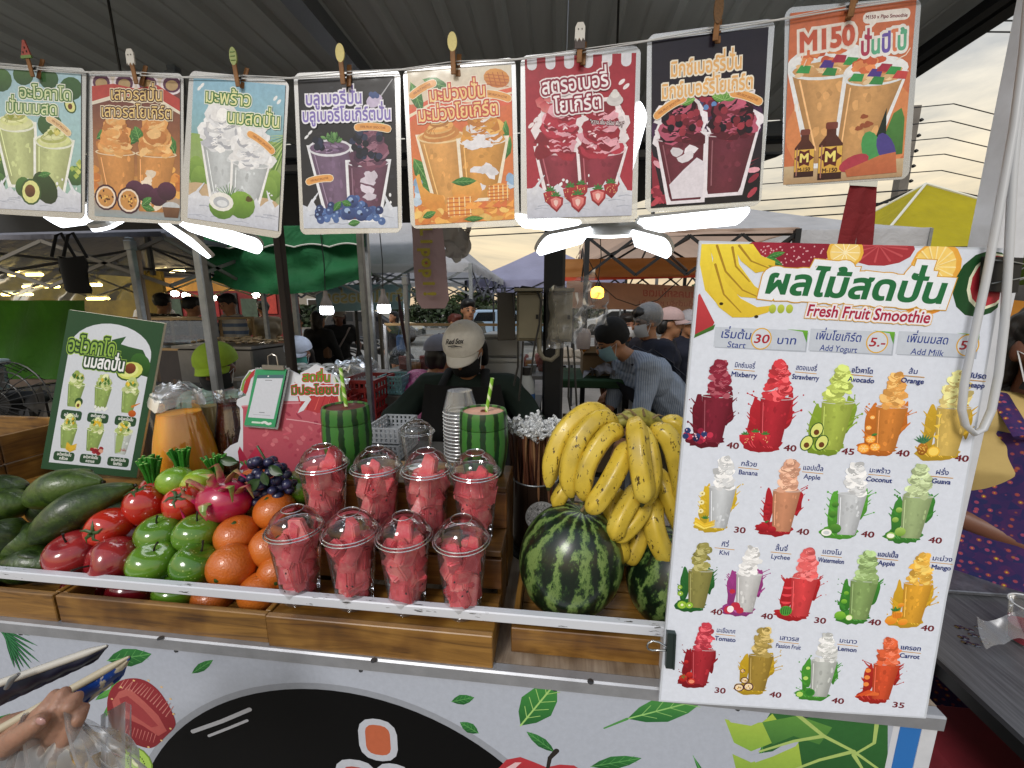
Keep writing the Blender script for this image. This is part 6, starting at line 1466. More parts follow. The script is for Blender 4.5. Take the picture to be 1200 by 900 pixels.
b=MB();P=[onD(x_,y_,d_)for x_,y_,d_ in((722,496,.80),(735,490,.80),(750,488,.80),(765,494,.81),(775,500,.82))];b.tube(P,[.010,.016,.019,.016,.010],12)
b.tube([onD(750,492,.82),onD(752,560,.83),onD(750,590,.83)],[.018,.014,.012],10);b.build('bunch_stem',M_BSTEM,bb_,world=True)
for k,(x0,y0,x1,y1)in enumerate(((735,490,722,486),(745,487,732,480),(755,487,752,478),(765,490,778,488),(688,600,683,592),(790,661,783,668))):
 b=MB();b.tube([onD(x0,y0,.78),onD((x0+x1)/2,(y0+y1)/2-3,.775),onD(x1,y1,.78)],[.003,.002,.0008],6);b.build('dry_fibre',mat('dry_fibre','#7a6848',.8),bb_,world=True)
def jug(px,Y,r,h,label,liq,ltop,film=True,py=520):
 q=onY(px,py,Y);z0=1.003;t=thing('juice_jug',label,'jug',(q.x,Y,z0),'glass juice jugs behind the fruit')
 pr=[(r*.98,.004),(r*1.02,.012),(r*.98,h*.2),(r*.84,h*.5),(r*.66,h*.74),(r*.58,h*.84),(r*.62,h*.93),(r*.72,h)]
 b=MB();b.lathe([(.0001,.002)]+pr,36,caps=False,mod=lambda a,s:1+(.12*max(0,math.cos(a+2.2))**6 if s>.9 else 0));b.build('jug_glass',M_GLASS,t)
 def rad(z):
  for(a,za),(c,zc)in zip(pr,pr[1:]):
   if za<=z<=zc:return a+(c-a)*(z-za)/(zc-za)
  return pr[0][0]
 zs=[.006+(ltop*h-.006)*k/12 for k in range(13)]
 b=MB();b.lathe([(rad(z)*.975,z)for z in zs]+[(.0001,ltop*h+.0005)],36);b.build('juice',liq,t)
 b=MB();b.tube([(r*.60,0,h*.86),(r*1.1,0,h*.88),(r*1.45,0,h*.7),(r*1.35,0,h*.45),(r*.9,0,h*.36)],.008,10);b.build('jug_handle',M_GLASS,t);t.rotation_euler=(0,0,R(60))
 if film:
  rr=random.Random(int(px));b=MB()
  def f(u_,v_):
   a=2*PI*u_;q=r*(.12+.66*v_);z=h*(1.0+.04*math.sin(3*a)*v_)+(.03*(1-v_))+.012*noise.noise(Vector((q*60*math.cos(a),q*60*math.sin(a),3)))-(max(0,v_-.8)*.16);return(q*math.cos(a),q*math.sin(a),z)
  b.grid(f,44,12);b.build('film_cover',M_BAG,t)
 return t
M_OJ=fruit_mat('orange_juice',[(.3,'#f08a08'),(.7,'#ffb024')],.5,0,6,speck=('#f4bc50',160,.1),sss=.4);M_WJ=fruit_mat('coconut_water',[(.3,'#98999a'),(.7,'#b4b5b4')],.25,.2,8,speck=('#c46a2a',60,.05));M_RJ=fruit_mat('ruby_tea',[(.3,'#3c0f10'),(.7,'#6a1c1a')],.2,.4,20,.6,60)
jug(216,1.0,.083,.265,'big glass jug of orange juice covered with cling film',M_OJ,.78)
jug(168,1.12,.075,.27,'glass jug of cloudy white juice left of the orange jug',M_WJ,.72);jug(276,1.10,.058,.25,'glass jug of dark red tea behind the watermelon sign',M_RJ,.88,film=False)
jug(254,1.20,.05,.22,'small jug of pale yellow juice between the orange and red jugs',mat('pale_juice','#b49a5c',.3),.8,film=False)
C=[onY(81,363,.955),onY(193,379,.955),onY(160,560,.955),onY(48,549,.955)]
mn=thing('avocado_menu','standing green and white avocado drink menu at the left','menu board',C[3])
b=MB();b.prism(C,(0,1,0),.006);b.build('menu_panel',mat('menu_edge','#cfcbb8',.5),mn,world=True)
b=MB();b.bar(C[3].lerp(C[2],.2)+Vector((0,.005,.02)),Vector((C[3].x+.08,1.07,1.0)),.012,.004);b.build('menu_prop',M_BLACK,mn,world=True)
A=Art(300,450);rr=random.Random(77);DG='#2c4d33'
A.rect(0,0,300,450,DG);P=[(22,428),(22,95)]+[(150+128*math.cos(R(a)),95+75*math.sin(R(a)))for a in range(180,361,12)]+[(278,428)];A.poly(P,'#cfd5de')
A.poly([(150,62),(192,48),(180,70),(205,74),(250,78),(282,120),(280,150),(200,140),(160,100)],'#2f5a30','#23451f');A.ell(250,116,34,26,'#3a6a2c',rot=35,c2='#234a1e')
A.ell(222,140,42,27,'#3a5a24',rot=-12);A.ell(222,138,39,24,'#cdd66a',rot=-12);A.ell(218,138,30,18,'#dfe48c',rot=-12);A.ell(222,132,17,15,'#8a4a2a',c2='#5c2c18',rot=-10)
A.text('อะโวคาโด',92,106,56,'#8db34a',[(.13,'#9cc04a'),(.085,'#27452c')],bold=.02,width=150,rot=-1);A.text('นมสดปั่น',140,142,46,'#eef0f2',[(.15,'#8db34a'),(.11,'#27452c')],bold=.03,width=130)
caps=[('อะโวคาโดปั่น',''),('อะโวคาโด','นมสดปั่น'),('อะโวคาโดปั่น','น้ำผึ้ง'),('อะโวคาโดปั่น','กล้วย'),('อะโวคาโดปั่น','คาราเมล'),('อะโวคาโดปั่น','โยเกิร์ต')]
for k in range(6):
 x_=66+84*(k%3)+(2 if k%3==2 else 0);y_=192+124*(k//3);w_=54
 cup(A,x_,y_,w_,66,'#8fa85c' if k!=5 else '#c4ccc8',rr,rim='#dfe6d0',taper=.62,rimh=.12,tilt=.02*(1 if k%2 else-1))
 if k==5:A.poly([(x_-20,y_+10),(x_+4,y_+8),(x_+2,y_+60),(x_-14,y_+64)],'#9ab06a')
 mound(A,x_,y_+4,w_*.95,34,['#c9d696','#b4c67c','#dfe6b8','#9ab05a'],rr,30,.2)
 for j in range(9):A.poly([(x_+a_-4,y_-24+b_),(x_+a_,y_-30+b_),(x_+a_+5,y_-24+b_),(x_+a_,y_-18+b_)],rc(rr,['#d8b42a','#e3c43c','#3f6a2a','#56803a']))if[a_:=rr.uniform(-16,16),b_:=abs(rr.uniform(-8,16))]else None
 fx,fy=x_+16,y_+58
 if k==0:A.ell(fx,fy-8,13,12,'#2c4d26');A.ell(fx,fy,9,12,'#dfe08c');A.ell(fx,fy+2,4.5,5.5,'#6b3d1c')
 if k==1:
  for j in range(8):A.ell(x_-14+j*5,y_+66+rr.uniform(-8,2),4,5,'#e4e8e2',jag=.2)
 if k==2:A.ell(fx,fy+8,12,10,'#c8641c',c2='#a8480f');A.line([(fx-4,fy-12),(fx+18,fy-24)],(7,2),'#c87a2c')
 if k==3:
  for j in range(4):A.line([(fx-12,fy-8+j*5),(fx,fy+j*5),(fx+16,fy-8+j*5)],(7,4),rc(rr,['#d8b02a','#e6c43c']))
 if k==4:
  for j in range(12):A.ell(fx+rr.uniform(-18,12),fy+rr.uniform(-4,14),7,6,rc(rr,['#a83038','#8a1c28','#d8a08a']),n=9,jag=.15)
 if k==5:A.text('น้ำผึ้ง',x_+8,y_+56,9,'#a83030',bold=.01)
 A.rrect(x_-33,y_+76,x_+33,y_+104,8,DG)
 a_,b_=caps[k];A.text(a_,x_,y_+(88 if b_ else 94),11.5,'#e8ece8',bold=.03,width=46)
 if b_:A.text(b_,x_,y_+100,11.5,'#e8ece8',bold=.03,width=28)
A.build('menu_print',mn,[v+Vector((0,-.0003,0))for v in C],PR_BOARD,nrm=Vector((0,-1,0)),base=.0002)
def sq(px,py):return onY(px,py,1.0)
O_=sq(280,420)
def s2(px,py):q=sq(px,py);return((q.x-O_.x)*1000+40,(O_.z-q.z)*1000+40)
OUT=[(281,560),(281,541),(268,536),(262,530),(270,522),(279,518),(282,502),(281,478),(277,474),(278,468),(289,463),(281,457),(284,446),(292,434),(304,431),(336,432),(352,440),(352,437),(362,432),(369,427),(378,430),(384,437),(394,440),(401,450),(404,466),(402,500),(402,560)]
sg_=thing('watermelon_sign','die cut watermelon drink sign with Thai lettering behind the grapes','sign',sq(340,560))
b=MB();b.prism([sq(*q)for q in OUT],(0,1,0),.005);b.build('sign_panel',mat('sign_white','#cfd3da',.5),sg_,world=True)
b=MB();b.prism([sq(300,540),sq(390,540),sq(390,560)+Vector((0,0,-.02)),sq(300,560)+Vector((0,0,-.02))],(0,1,0),.005);b.bar(sq(345,500)+Vector((0,.006,0)),Vector((sq(345,500).x,1.08,1.004)),.03,.004);b.build('sign_foot',mat('sign_white','#cfd3da'),sg_,world=True)
c0=[O_+Vector((-.04,0,.04)),O_+Vector((.36,0,.04)),O_+Vector((.36,0,-.36)),O_+Vector((-.04,0,-.36))]
A=Art(400,400);rr=random.Random(31);G=lambda P,c,c2=None:A.poly([s2(*q)for q in P],c,c2)
ins=[(285,558),(285,480),(283,476),(300,474),(300,470),(355,470),(360,468),(364,476),(372,465),(390,452),(398,455),(401,470),(399,558)]
G(ins,'#bc5a68','#a84656')
for k in range(90):
 x_,y_=rr.uniform(288,396),rr.uniform(474,556);q=s2(x_,y_);A.ell(q[0],q[1],rr.uniform(4,12),rr.uniform(3,8),rc(rr,['#bc5464','#ac4858','#c66c76','#a03c50']),rot=rr.uniform(0,180),n=9,jag=.25,seed=k)
G([(345,448),(365,446),(402,452),(400,480),(372,484),(352,478)],'#bf3d3c','#b03a40')
for k in range(14):x_=rr.uniform(352,398);A.line([s2(x_,480),s2(x_+8,458)],(3,1),rc(rr,['#cf5a54','#a82c34']))
G([(392,440),(399,450),(403,470),(401,476),(397,455)],'#5f8a3a');G([(390,441),(397,452),(400,474),(398,474),(394,452)],'#d8d8a8')
G([(284,459),(290,440),(300,432),(303,434),(294,444),(290,458),(288,462)],'#b83a3c','#a83038');G([(282,457),(285,446),(293,435),(295,436),(287,447),(285,459)],'#7a9a4a')
for P in([(345,442),(352,470),(358,470),(352,478),(349,484),(356,481),(365,468),(361,463),(368,462),(372,452),(352,440)],):G(P,'#d8dce2')
A.line([s2(336,491),s2(360,494),s2(385,499)],(3,2),'#d8a0a8');A.line([s2(284,476),s2(320,473),s2(352,472)],(4,4),'#cf8a94')
for P,c in(([(272,548),(281,523),(290,538)],'#a82844'),([(279,552),(302,522),(310,528),(300,545)],'#b8304c')):G(P,c,'#96203c')
for k in range(5):q=s2(286+k*3,545);leaf(A,q[0],q[1],16,8,-130+30*k)
q=s2(371,447);A.text('สดชื่น',q[0],q[1],34,'#4f9a34',[(.16,'#d8dce2'),(.07,'#c0302e')],bold=.02,width=82,slant=.1);q=s2(369,461);A.text('มีประโยชน์',q[0],q[1]+2,34,'#2f7a34',[(.16,'#d8dce2'),(.07,'#c0302e')],bold=.02,width=140,slant=.1,rot=-2)
A.build('sign_print',sg_,c0,PR_BOARD,nrm=Vector((0,-1,0)),base=.0005)
C=[onY(300,433,.986),onY(336,433,.986),onY(322,501,.986),onY(286,498,.986)]
cb=thing('pay_card','green payment card in a clear holder clipped on the watermelon sign','payment card',C[3])
b=MB();b.prism([C[0]+Vector((-.004,.003,.004)),C[1]+Vector((.006,.003,.004)),C[2]+Vector((.006,.003,-.006)),C[3]+Vector((-.002,.003,-.006))],(0,1,0),.004);b.build('card_holder',M_LAM,cb,world=True)
A=Art(80,150);A.rect(0,0,80,150,'#3d9a68');A.poly([(7,14),(76,13),(76,22),(7,23)],'#4f7076');A.poly([(8,23),(75,22),(73,128),(6,128)],'#cdd2dc');A.ell(36,17.5,2,2,'#e8ecee');A.text('PAY',44,20,5,'#dfe4e6')if 0 else None
A.rect(30,27,48,28.4,'#5a6068');A.rrect(18,138,42,143,2,'#cfe0d4')
for k in range(7):A.ell(46+k*3.4,140-2*math.sin(k),4,3.4,'#d8dedc',n=10)
A.rect(32,112,46,113.6,'#6a7078');A.rect(18,119,62,120,'#9aa0a8')
A.build('card_print',cb,C,PR_BOARD,nrm=Vector((0,-1,0)),base=.0002)
b=MB();a_,c_=onY(308,430,.985),onY(333,431,.985);b.bar(a_,c_,.006,.012);b.tube([a_.lerp(c_,.5)+Vector((-.014,0,.002)),a_.lerp(c_,.5)+Vector((-.012,0,.03)),a_.lerp(c_,.5)+Vector((0,0,.036)),a_.lerp(c_,.5)+Vector((.012,0,.03)),a_.lerp(c_,.5)+Vector((.014,0,.002))],.0018,6);b.build('holder_clip',mat('gold_clip','#a8a298',.3,.9),cb,world=True)
ORDS='first second third fourth fifth sixth seventh eighth ninth tenth eleventh twelfth thirteenth fourteenth fifteenth sixteenth seventeenth eighteenth nineteenth twentieth'.split()
def ORD(k):return ORDS[k]if k<20 else 'twenty-'+ORDS[k-20]
def tube_part(name,pts,r,m,par,n=8,world=True):b=MB();b.tube(pts,r,n);return b.build(name,m,par,world=world)
def box_part(name,c,d,m,par,bev=0,rot=None,world=True):b=MB();b.box(c,d,bev=bev,rot=rot);return b.build(name,m,par,world=world)
def fabric(name,col,tr=.25,var=.1,vs=3):
 m,nt,p=new_mat(name);L=nt.links.new;o=[n for n in nt.nodes if n.type=='OUTPUT_MATERIAL'][0];c=lin(col)
 t=N(nt,'ShaderNodeTexCoord');n=N(nt,'ShaderNodeTexNoise',i_Scale=vs,i_Detail=5);L(t.outputs['Object'],n.inputs['Vector'])
 r=nt.nodes.new('ShaderNodeValToRGB');r.color_ramp.elements[0].position=.3;r.color_ramp.elements[1].position=.7
 r.color_ramp.elements[0].color=(*[x*(1-var)for x in c],1);r.color_ramp.elements[1].color=(*[min(1,x*(1+var))for x in c],1);L(n.outputs[0],r.inputs[0])
 L(r.outputs[0],p.inputs['Base Color']);p.inputs['Roughness'].default_value=.8
 n2=N(nt,'ShaderNodeTexNoise',i_Scale=6,i_Detail=4,i_Distortion=1);L(t.outputs['Object'],n2.inputs['Vector']);b=N(nt,'ShaderNodeBump',i_Strength=.5,i_Distance=.05);L(n2.outputs[0],b.inputs['Height']);L(b.outputs[0],p.inputs['Normal'])
 tl=N(nt,'ShaderNodeBsdfTranslucent');L(r.outputs[0],tl.inputs[0]);mx=N(nt,'ShaderNodeMixShader');mx.inputs[0].default_value=tr;L(p.outputs[0],mx.inputs[1]);L(tl.outputs[0],mx.inputs[2]);L(mx.outputs[0],o.inputs[0]);return m
def tent(label,x0,x1,y0,y1,eave,peak,m,frame=M_DARKSTEEL,val=.22,scal=False,vm=None,truss=True,legs=(0,1,2,3),hips=None):
 cx,cy=(x0+x1)/2,(y0+y1)/2;t=thing('market_tent',label,'tent',(cx,cy,0))
 C=[Vector((x0,y0,eave)),Vector((x1,y0,eave)),Vector((x1,y1,eave)),Vector((x0,y1,eave))];K=Vector((cx,cy,peak))
 for i in range(4):
  a,b_=C[i],C[(i+1)%4]
  def f(u_,v_):
   p=a.lerp(b_,u_).lerp(K,v_);sag=-.10*math.sin(PI*v_)*(1-v_)*(.4+.6*math.sin(PI*u_));return p+Vector((0,0,sag+.012*noise.noise(p*3)))
  b=MB();b.grid(f,12,10);b.build('canopy_panel',m,t,world=True)
  b=MB()
  def g_(u_,v_):
   p=a.lerp(b_,u_);nrm=(b_-a).normalized().cross(Vector((0,0,1)));h=val*(1+(.16*abs(math.sin(u_*PI*7))if scal else 0));return p+nrm*(.012+.02*math.sin(u_*23+i)*v_)+Vector((0,0,.01-h*v_))
  b.grid(g_,42,3);b.build('valance',vm or m,t,world=True)
  if hips:tube_part('hip_piping',[a.lerp(K,k/8)+Vector((0,0,.012-.10*math.sin(PI*k/8)*(1-k/8)*.4))for k in range(9)],.022,hips,t,6)
  if i in legs:box_part('tent_leg',(C[i].x,C[i].y,eave/2),(.04,.04,eave),frame,t)
  if truss:
   n=4;zt,zb=eave-.03,eave-.33
   for k in range(n):
    p,q=a.lerp(b_,k/n),a.lerp(b_,(k+1)/n)
    for za,zb_ in((zt,zb),(zb,zt)):b=MB();b.bar((p.x,p.y,za),(q.x,q.y,zb_),.014,.022);b.build('truss_bar',frame,t,world=True)
 if truss:
  for i in range(4):
   mid=C[i].lerp(C[(i+1)%4],.5)
   for dz in((-.05,-.18),(-.30,.05)):b=MB();b.bar((mid.x,mid.y,eave+dz[0]),(cx,cy,eave+.12+dz[1]),.014,.022);b.build('truss_bar',frame,t,world=True)
   b=MB();b.bar(C[i]+Vector((0,0,-.04)),K+Vector((0,0,-.12)),.018,.018);b.build('roof_bar',frame,t,world=True)
  box_part('centre_pole',(cx,cy,eave+.25),(.035,.035,peak-eave+.1),frame,t)
 return t
M_FRG=mat('grey_tent_frame','#6f6c66',.5,.3);M_FRD=M_DARKSTEEL
tent('grey market tent behind the left LED lamp with a light truss under it',-6.2,-2.55,2.45,5.6,1.98,2.62,fabric('tent_grey','#66666e',.08),M_FRG,.03,legs=(0,2,3))
tent('white market tent between the green awning and the pink bag',-3.4,-.95,4.4,7.2,1.98,3.0,fabric('tent_white','#cccccf',.45),M_STEEL,.10)
tent('pale lavender market tent far behind the cap wearing vendor',-1.6,1.1,7.0,10,1.98,2.75,fabric('tent_lavender','#b0b0cc',.5),M_FRD,.12)
tent('peach and orange market tent on black truss right of the thick post',.22,1.8,3.45,6.2,2.10,2.42,fabric('tent_peach','#d0b4a0',.6),M_FRD,.02)
tent('wide white tarpaulin tent above the price board',1.5,5.2,6.6,10.2,2.62,3.35,fabric('tent_white','#c4c4c8',.3)if 0 else MATS['tent_white'],M_STEEL,.35,truss=False)
_q=onY(1085,216,8.6)
tent('bright yellow peaked tent right of the utility pole',_q.x-1.85,_q.x+1.85,7.0,10.2,_q.z-1.35,_q.z,fabric('tent_yellow','#c4b61c',.45),M_STEEL,.22,hips=mat('white_piping','#cfcfc4',.6))
tent('low white tent far away behind the lavender one',-2.4,.3,15,19,2.3,3.7,MATS['tent_white'],M_STEEL,.2,truss=False)
aw=thing('green_awning','dark green fabric awning with white scalloped piping and a hanging drape','awning',(-1.8,3.0,1.6))
MG=fabric('awning_green','#1c6a3c',.15,.12,5)
x0,x1,ya=onY(236,290,3.0).x,onY(428,290,3.0).x,3.0
zt=onY(330,250,ya).z;zs=onY(330,289,ya).z
def f(u_,v_):
 x=x0+(x1-x0)*u_;lo=zs-.012+.022*abs(math.sin(u_*PI*5));return(x,ya-.03-.012*math.sin(u_*14),zt+(lo-zt)*v_)
b=MB();b.grid(f,60,4);b.build('upper_valance',MG,aw,world=True)
b=MB();b.tube([Vector(f(k/60,1))+Vector((0,-.004,0))for k in range(61)],.006,6);b.build('white_piping',mat('white_piping','#cfcfc4'),aw,world=True)
def f(u_,v_):
 x=x0+(x1-x0)*u_;top=zs+.06;bot=onY(330,322,ya).z-.15*math.sin(PI*u_*.92+.2);sagy=.05*math.sin(3*PI*v_+u_*5)*v_+.03*math.sin(u_*19-v_*6)
 return(x,ya+.02+sagy,top+(bot-top)*v_)
b=MB();b.grid(f,50,16);b.build('hanging_drape',MG,aw,world=True)
b=MB();b.grid(lambda u_,v_:(x0+(x1-x0)*u_,ya+1.6*v_,zt+.3*v_-.06*math.sin(PI*v_)),10,8);b.build('awning_roof',MG,aw,world=True)
box_part('awning_pole',(x1+.0,3.02,1.1),(.035,.035,2.2),M_STEEL,aw);box_part('awning_pole',(x0,3.02,1.1),(.035,.035,2.2),M_STEEL,aw)
box_part('inner_pole',(onY(350,400,3.5).x,3.5,1.0),(.04,.04,2.0),M_STEEL,aw)
post('dark_post','dark brown steel post leaning past the green awning in front of the white capped vendor',onY(335,360,1.72).x,1.72,0,2.25,.036,mat('brown_steel','#2b2524',.5,.4,var=.2))
post('grey_post','grey steel post left of the stall behind the green menu',onY(158,320,2.4).x,2.4,0,1.95,.036,M_STEEL)
post('thin_post','thin beige pipe next to the post behind the green menu',onY(170,350,2.45).x,2.45,0,1.9,.022,mat('beige_pipe','#8f7a66',.6))
post('thin_post','thin grey post right of the two hanging bulbs',onY(478,400,2.9).x,2.9,0,1.75,.03,M_STEEL)
vs_=thing('side_sheet','green and clear plastic side sheet hung at the left stall','side sheet',onY(50,440,3.6))
def f(u_,v_):p=onY(-40+143*u_,352+92*v_,3.6);return(p.x,3.6+.03*math.sin(u_*17+v_*5),p.z)
b=MB();b.grid(f,30,10);b.build('green_sheet',fabric('sheet_green','#356a1a',.45,.2),vs_,world=True)
def f(u_,v_):p=onY(-40+195*u_,300+52*v_,3.58);return(p.x,3.58+.03*math.sin(u_*23+v_*9),p.z)
b=MB();b.grid(f,30,6);b.build('clear_sheet',clear_plastic('sheet_film',tint=(.86,.88,.74),gloss=.02,rough=.12,facing=.15,milky=.03),vs_,world=True)
M_YEL=mat('yellow_lamp','#ffe9a0',.4,emit='#ffdf8a',estr=12);M_WARM=mat('warm_lamp','#fff2c8',.4,emit='#ffe2a0',estr=14)
def tubelamp(label,px,py,D,L_,m,grp='strip lamps glowing behind the plastic sheet'):
 p=onD(px,py,D);t=thing('strip_lamp',label,'lamp',p,grp);b=MB();b.tube([(-L_/2,0,0),(L_/2,0,0)],.016,8);b.build('lamp_tube',m,t);box_part('lamp_bracket',(0,0,.03),(L_*.9,.03,.022),M_WHITE,t,world=False)
for i,(px,py,L_)in enumerate(((8,318,.3),(30,322,.45),(48,336,.5),(100,334,.4),(20,345,.4),(115,350,.3))):tubelamp('glowing strip lamp seen through the clear sheet, number %s from the left'%['one','two','three','four','five','six'][i],px,py,4.5+.2*(i%3),L_,M_YEL)
st_=thing('lit_stall','yellow lit stall counter behind the clear plastic sheet','stall',onY(60,400,5.2))
q=onY(60,330,5.2);box_part('back_wall',(q.x,5.4,1.2),(3.2,.05,2.3),mat('olive_wall','#6a5a22',.7,var=.5,vscale=3),st_);box_part('counter',(q.x,5.0,.5),(3.0,.5,1.0),mat('brown_counter','#4d3f35',.6,var=.4,vscale=4),st_)
rr=random.Random(6)
for k in range(26):box_part('goods_box',(q.x-1.4+k*.11,4.85+rr.uniform(-.1,.1),1.06+rr.uniform(0,.1)),(.09,.1,.12+rr.uniform(0,.2)),mat(*rr.choice([('g1','#8a3a30'),('g2','#b0a48c'),('g3','#5c6a3a'),('g4','#9a7a3a')])),st_)
box_part('sheet_beam',(onY(60,345,3.7).x,3.75,onY(60,443,3.7).z),(2.4,.06,.05),mat('pinkish_wood','#6f5a50',.7),st_)
q=onD(87,318,2.4);bg=thing('black_bag','black cloth bag hanging from the grey tent truss','bag',q)
b=MB();b.grid(lambda u_,v_:((u_-.5)*.19*(1-.2*abs(v_-.3)),.05*math.cos(PI*(u_-.5))+.01*math.sin(9*v_),.09-.17*v_-.02*math.sin(PI*u_)-.05*(u_*v_)),14,10);b.grid(lambda u_,v_:((u_-.5)*.19*(1-.2*abs(v_-.3)),-.05*math.cos(PI*(u_-.5)),.09-.17*v_-.02*math.sin(PI*u_)-.05*(u_*v_)),14,10);b.build('bag_body',mat('black_cloth','#0b0b0c',.9),bg)
for xs in(-.05,.03):tube_part('bag_strap',[(xs-.03,-.04,.08),(xs,-.02,.20),(xs+.01,.0,.22),(xs+.05,.02,.08)],.008,mat('black_cloth','#0b0b0c'),bg,world=False)
q=onD(18,470,1.75);fn=thing('pedestal_fan','black round fan at the left edge above the wooden box','fan',(q.x,q.y,0))
for k in range(4):
 r_=.05+.04*k;tube_part('guard_ring',[(r_*math.cos(a*.2618),-.05+.02*k,q.z+r_*math.sin(a*.2618))for a in range(24)],.003,M_BLACK,fn,5,world=False)
for k in range(24):a=k*.2618;tube_part('guard_wire',[(.02*math.cos(a),-.065,q.z+.02*math.sin(a)),(.12*math.cos(a),-.04,q.z+.12*math.sin(a)),(.17*math.cos(a),.0,q.z+.17*math.sin(a)),(.12*math.cos(a),.06,q.z+.12*math.sin(a))],.0018,M_BLACK,fn,4,world=False)
b=MB();b.lathe([(.04,-.04),(.045,0),(.03,.1),(.001,.11)],16,mtx=Matrix.Translation((0,0,q.z))@Matrix.Rotation(R(-90),4,'X'));b.build('fan_motor',M_BLACK,fn)
for k in range(3):
 a=k*2.094;b=MB();b.grid(lambda u_,v_:((.03+.12*u_)*math.cos(a+.5*(v_-.5)*(1+u_)),.02*(v_-.5),q.z+(.03+.12*u_)*math.sin(a+.5*(v_-.5)*(1+u_))),5,5);b.build('fan_blade',M_BLACK,fn)
tube_part('fan_pole',[(0,.05,0),(0,.05,q.z)],.014,M_BLACK,fn,world=False);b=MB();b.lathe([(.18,0),(.17,.02),(.02,.03)],24,c=(0,.05,0));b.build('fan_base',M_BLACK,fn)
q=onD(-48,440,2.6);bx=thing('grey_cooler','pale blue grey box at the left edge under the green sheet','cool box',(q.x,q.y,0));box_part('cooler_body',(0,0,.57),(.3,.3,1.12),mat('cooler_grey','#6f8288',.5),bx,.02,world=False);box_part('cooler_lid',(0,0,1.15),(.33,.33,.04),mat('cooler_lid','#8fa3a8',.5),bx,.01,world=False)
ds=thing('dark_shelf','dark cluttered shelf behind the wooden box at left','shelf',(onD(80,470,2.2).x,2.1,0));X=ds.location.x
for z in(.45,.8,1.02):box_part('shelf_board',(X,2.1,z),(1.1,.4,.025),mat('dark_board','#2b2a28',.6),ds)
for xx in(-.53,.53):box_part('shelf_side',(X+xx,2.1,.52),(.03,.4,1.04),M_DARKSTEEL,ds)
for k in range(9):box_part('stored_box',(X-.45+k*.11,2.05,.88+.02*(k%3)),(.09,.2,.12),mat(*[('sb1','#24262a'),('sb2','#3a3632'),('sb3','#4a4a44')][k%3]),ds)
fs_=thing('food_stall','grilled food stall with tan canvas valance and red back wall','stall',(onY(240,350,6.9).x,6.5,0))
X0,X1=onY(168,330,6.2).x,onY(345,330,6.2).x;zt_,zb_=onY(240,308,6.2).z,onY(240,341,6.2).z
b=MB();b.grid(lambda u_,v_:(X0+(X1-X0)*u_,6.2+.03*math.sin(u_*30),zt_+(zb_-zt_)*v_),40,4);b.build('canvas_valance',fabric('tan_canvas','#b07f3c',.35,.2),fs_,world=True)
X2,X3=onY(150,360,8.4).x,onY(350,360,8.4).x
box_part('back_wall',((X2+X3)/2,8.4,1.1),(X3-X2,.06,2.2),mat('red_wall','#6a1414',.7,var=.5,vscale=2),fs_)
for k in range(8):box_part('wall_poster',(X2+.3+k*(X3-X2-.5)/8,8.35,1.5+.12*(k%2)),(.38,.02,.45),mat(*[('wp1','#8e1c1c'),('wp2','#1c1c1e'),('wp3','#3a4a3a'),('wp4','#a03024')][k%4],.6,var=.4,vscale=9),fs_)
for k,(px,py)in enumerate(((218,346),(165,347),(300,346),(205,344),(250,349))):
 q=onD(px,py,6.9);t=thing('ceiling_bulb','round white lamp glowing inside the red stall, %s one from the left'%['third','first','fifth','second','fourth'][k],'lamp',q,'round lamps in the red stall');b=MB();b.ell((0,0,0),(.06,.06,.05),14,8);b.build('bulb',mat('white_bulb','#ffffff',emit='#fff4e0',estr=22),t);tube_part('bulb_cord',[(0,0,.04),(0,0,.5)],.006,M_BLACK,t,5,world=False)
for k,px in enumerate((187,208)):tubelamp('%s warm strip lamp on the tan canvas of the food stall'%['left','right'][k],px,316+k*2,5.6,.22,M_WARM,'strip lamps on the tan canvas')
gc=thing('glass_case','wood framed glass food case beside the white post','display case',onD(218,415,3.6));gc.location.z=0;q=onD(218,415,3.6);Xc,Yc=q.x,q.y
box_part('case_base',(Xc,Yc,.58),(1.0,.5,1.16),mat('case_dark','#2a2422',.6,var=.3),gc)
for z in(1.17,1.42):box_part('case_frame',(Xc,Yc,z),(1.0,.5,.02),mat('case_wood','#8a6f48',.5),gc)
for xx in(-.49,-.16,.16,.49):
 for yy in(-.24,.24):box_part('case_post',(Xc+xx,Yc+yy,1.295),(.018,.018,.25),mat('case_wood','#8a6f48'),gc)
box_part('case_glass',(Xc,Yc-.255,1.295),(.96,.004,.22),M_GLASS,gc)
tr_=thing('food_tray','tray heaped with brown fried food in the glass case','tray',(Xc,Yc-.1,1.182));box_part('tray',(0,0,.01),(.7,.26,.02),M_STEEL,tr_,world=False)
rr=random.Random(9);b=MB()
for k in range(60):b.box((rr.uniform(-.32,.32),rr.uniform(-.1,.1),.03+rr.uniform(0,.06)),(.08,.03,.02),rot=(rr.uniform(-.4,.4),rr.uniform(-.4,.4),rr.uniform(0,3)),bev=.005)
o=b.build('fried_pieces',mat('fried','#8a4a1c',.5,var=.5,vscale=40),tr_);o['kind']='stuff'
mc=thing('metal_counter','stainless steel counter below the man in the striped shirt','counter',(0,0,0));q=onD(283,430,3.3);mc.location=(q.x,q.y,0);Xc,Yc=q.x,q.y
box_part('counter_body',(Xc,Yc,.60),(.62,.5,1.20),mat('stainless','#8d8c8a',.3,.85,var=.2,vscale=5),mc,.01);box_part('counter_top',(Xc,Yc,1.215),(.66,.54,.02),MATS['stainless'],mc)
rr=random.Random(12);b=MB()
for k in range(70):b.ell((Xc+rr.uniform(-.28,.34),Yc+rr.uniform(-.2,.2),1.24+rr.uniform(0,.03)),(.03,.02,.012),7,4,mtx=rotm(0,0,rr.uniform(0,180)))
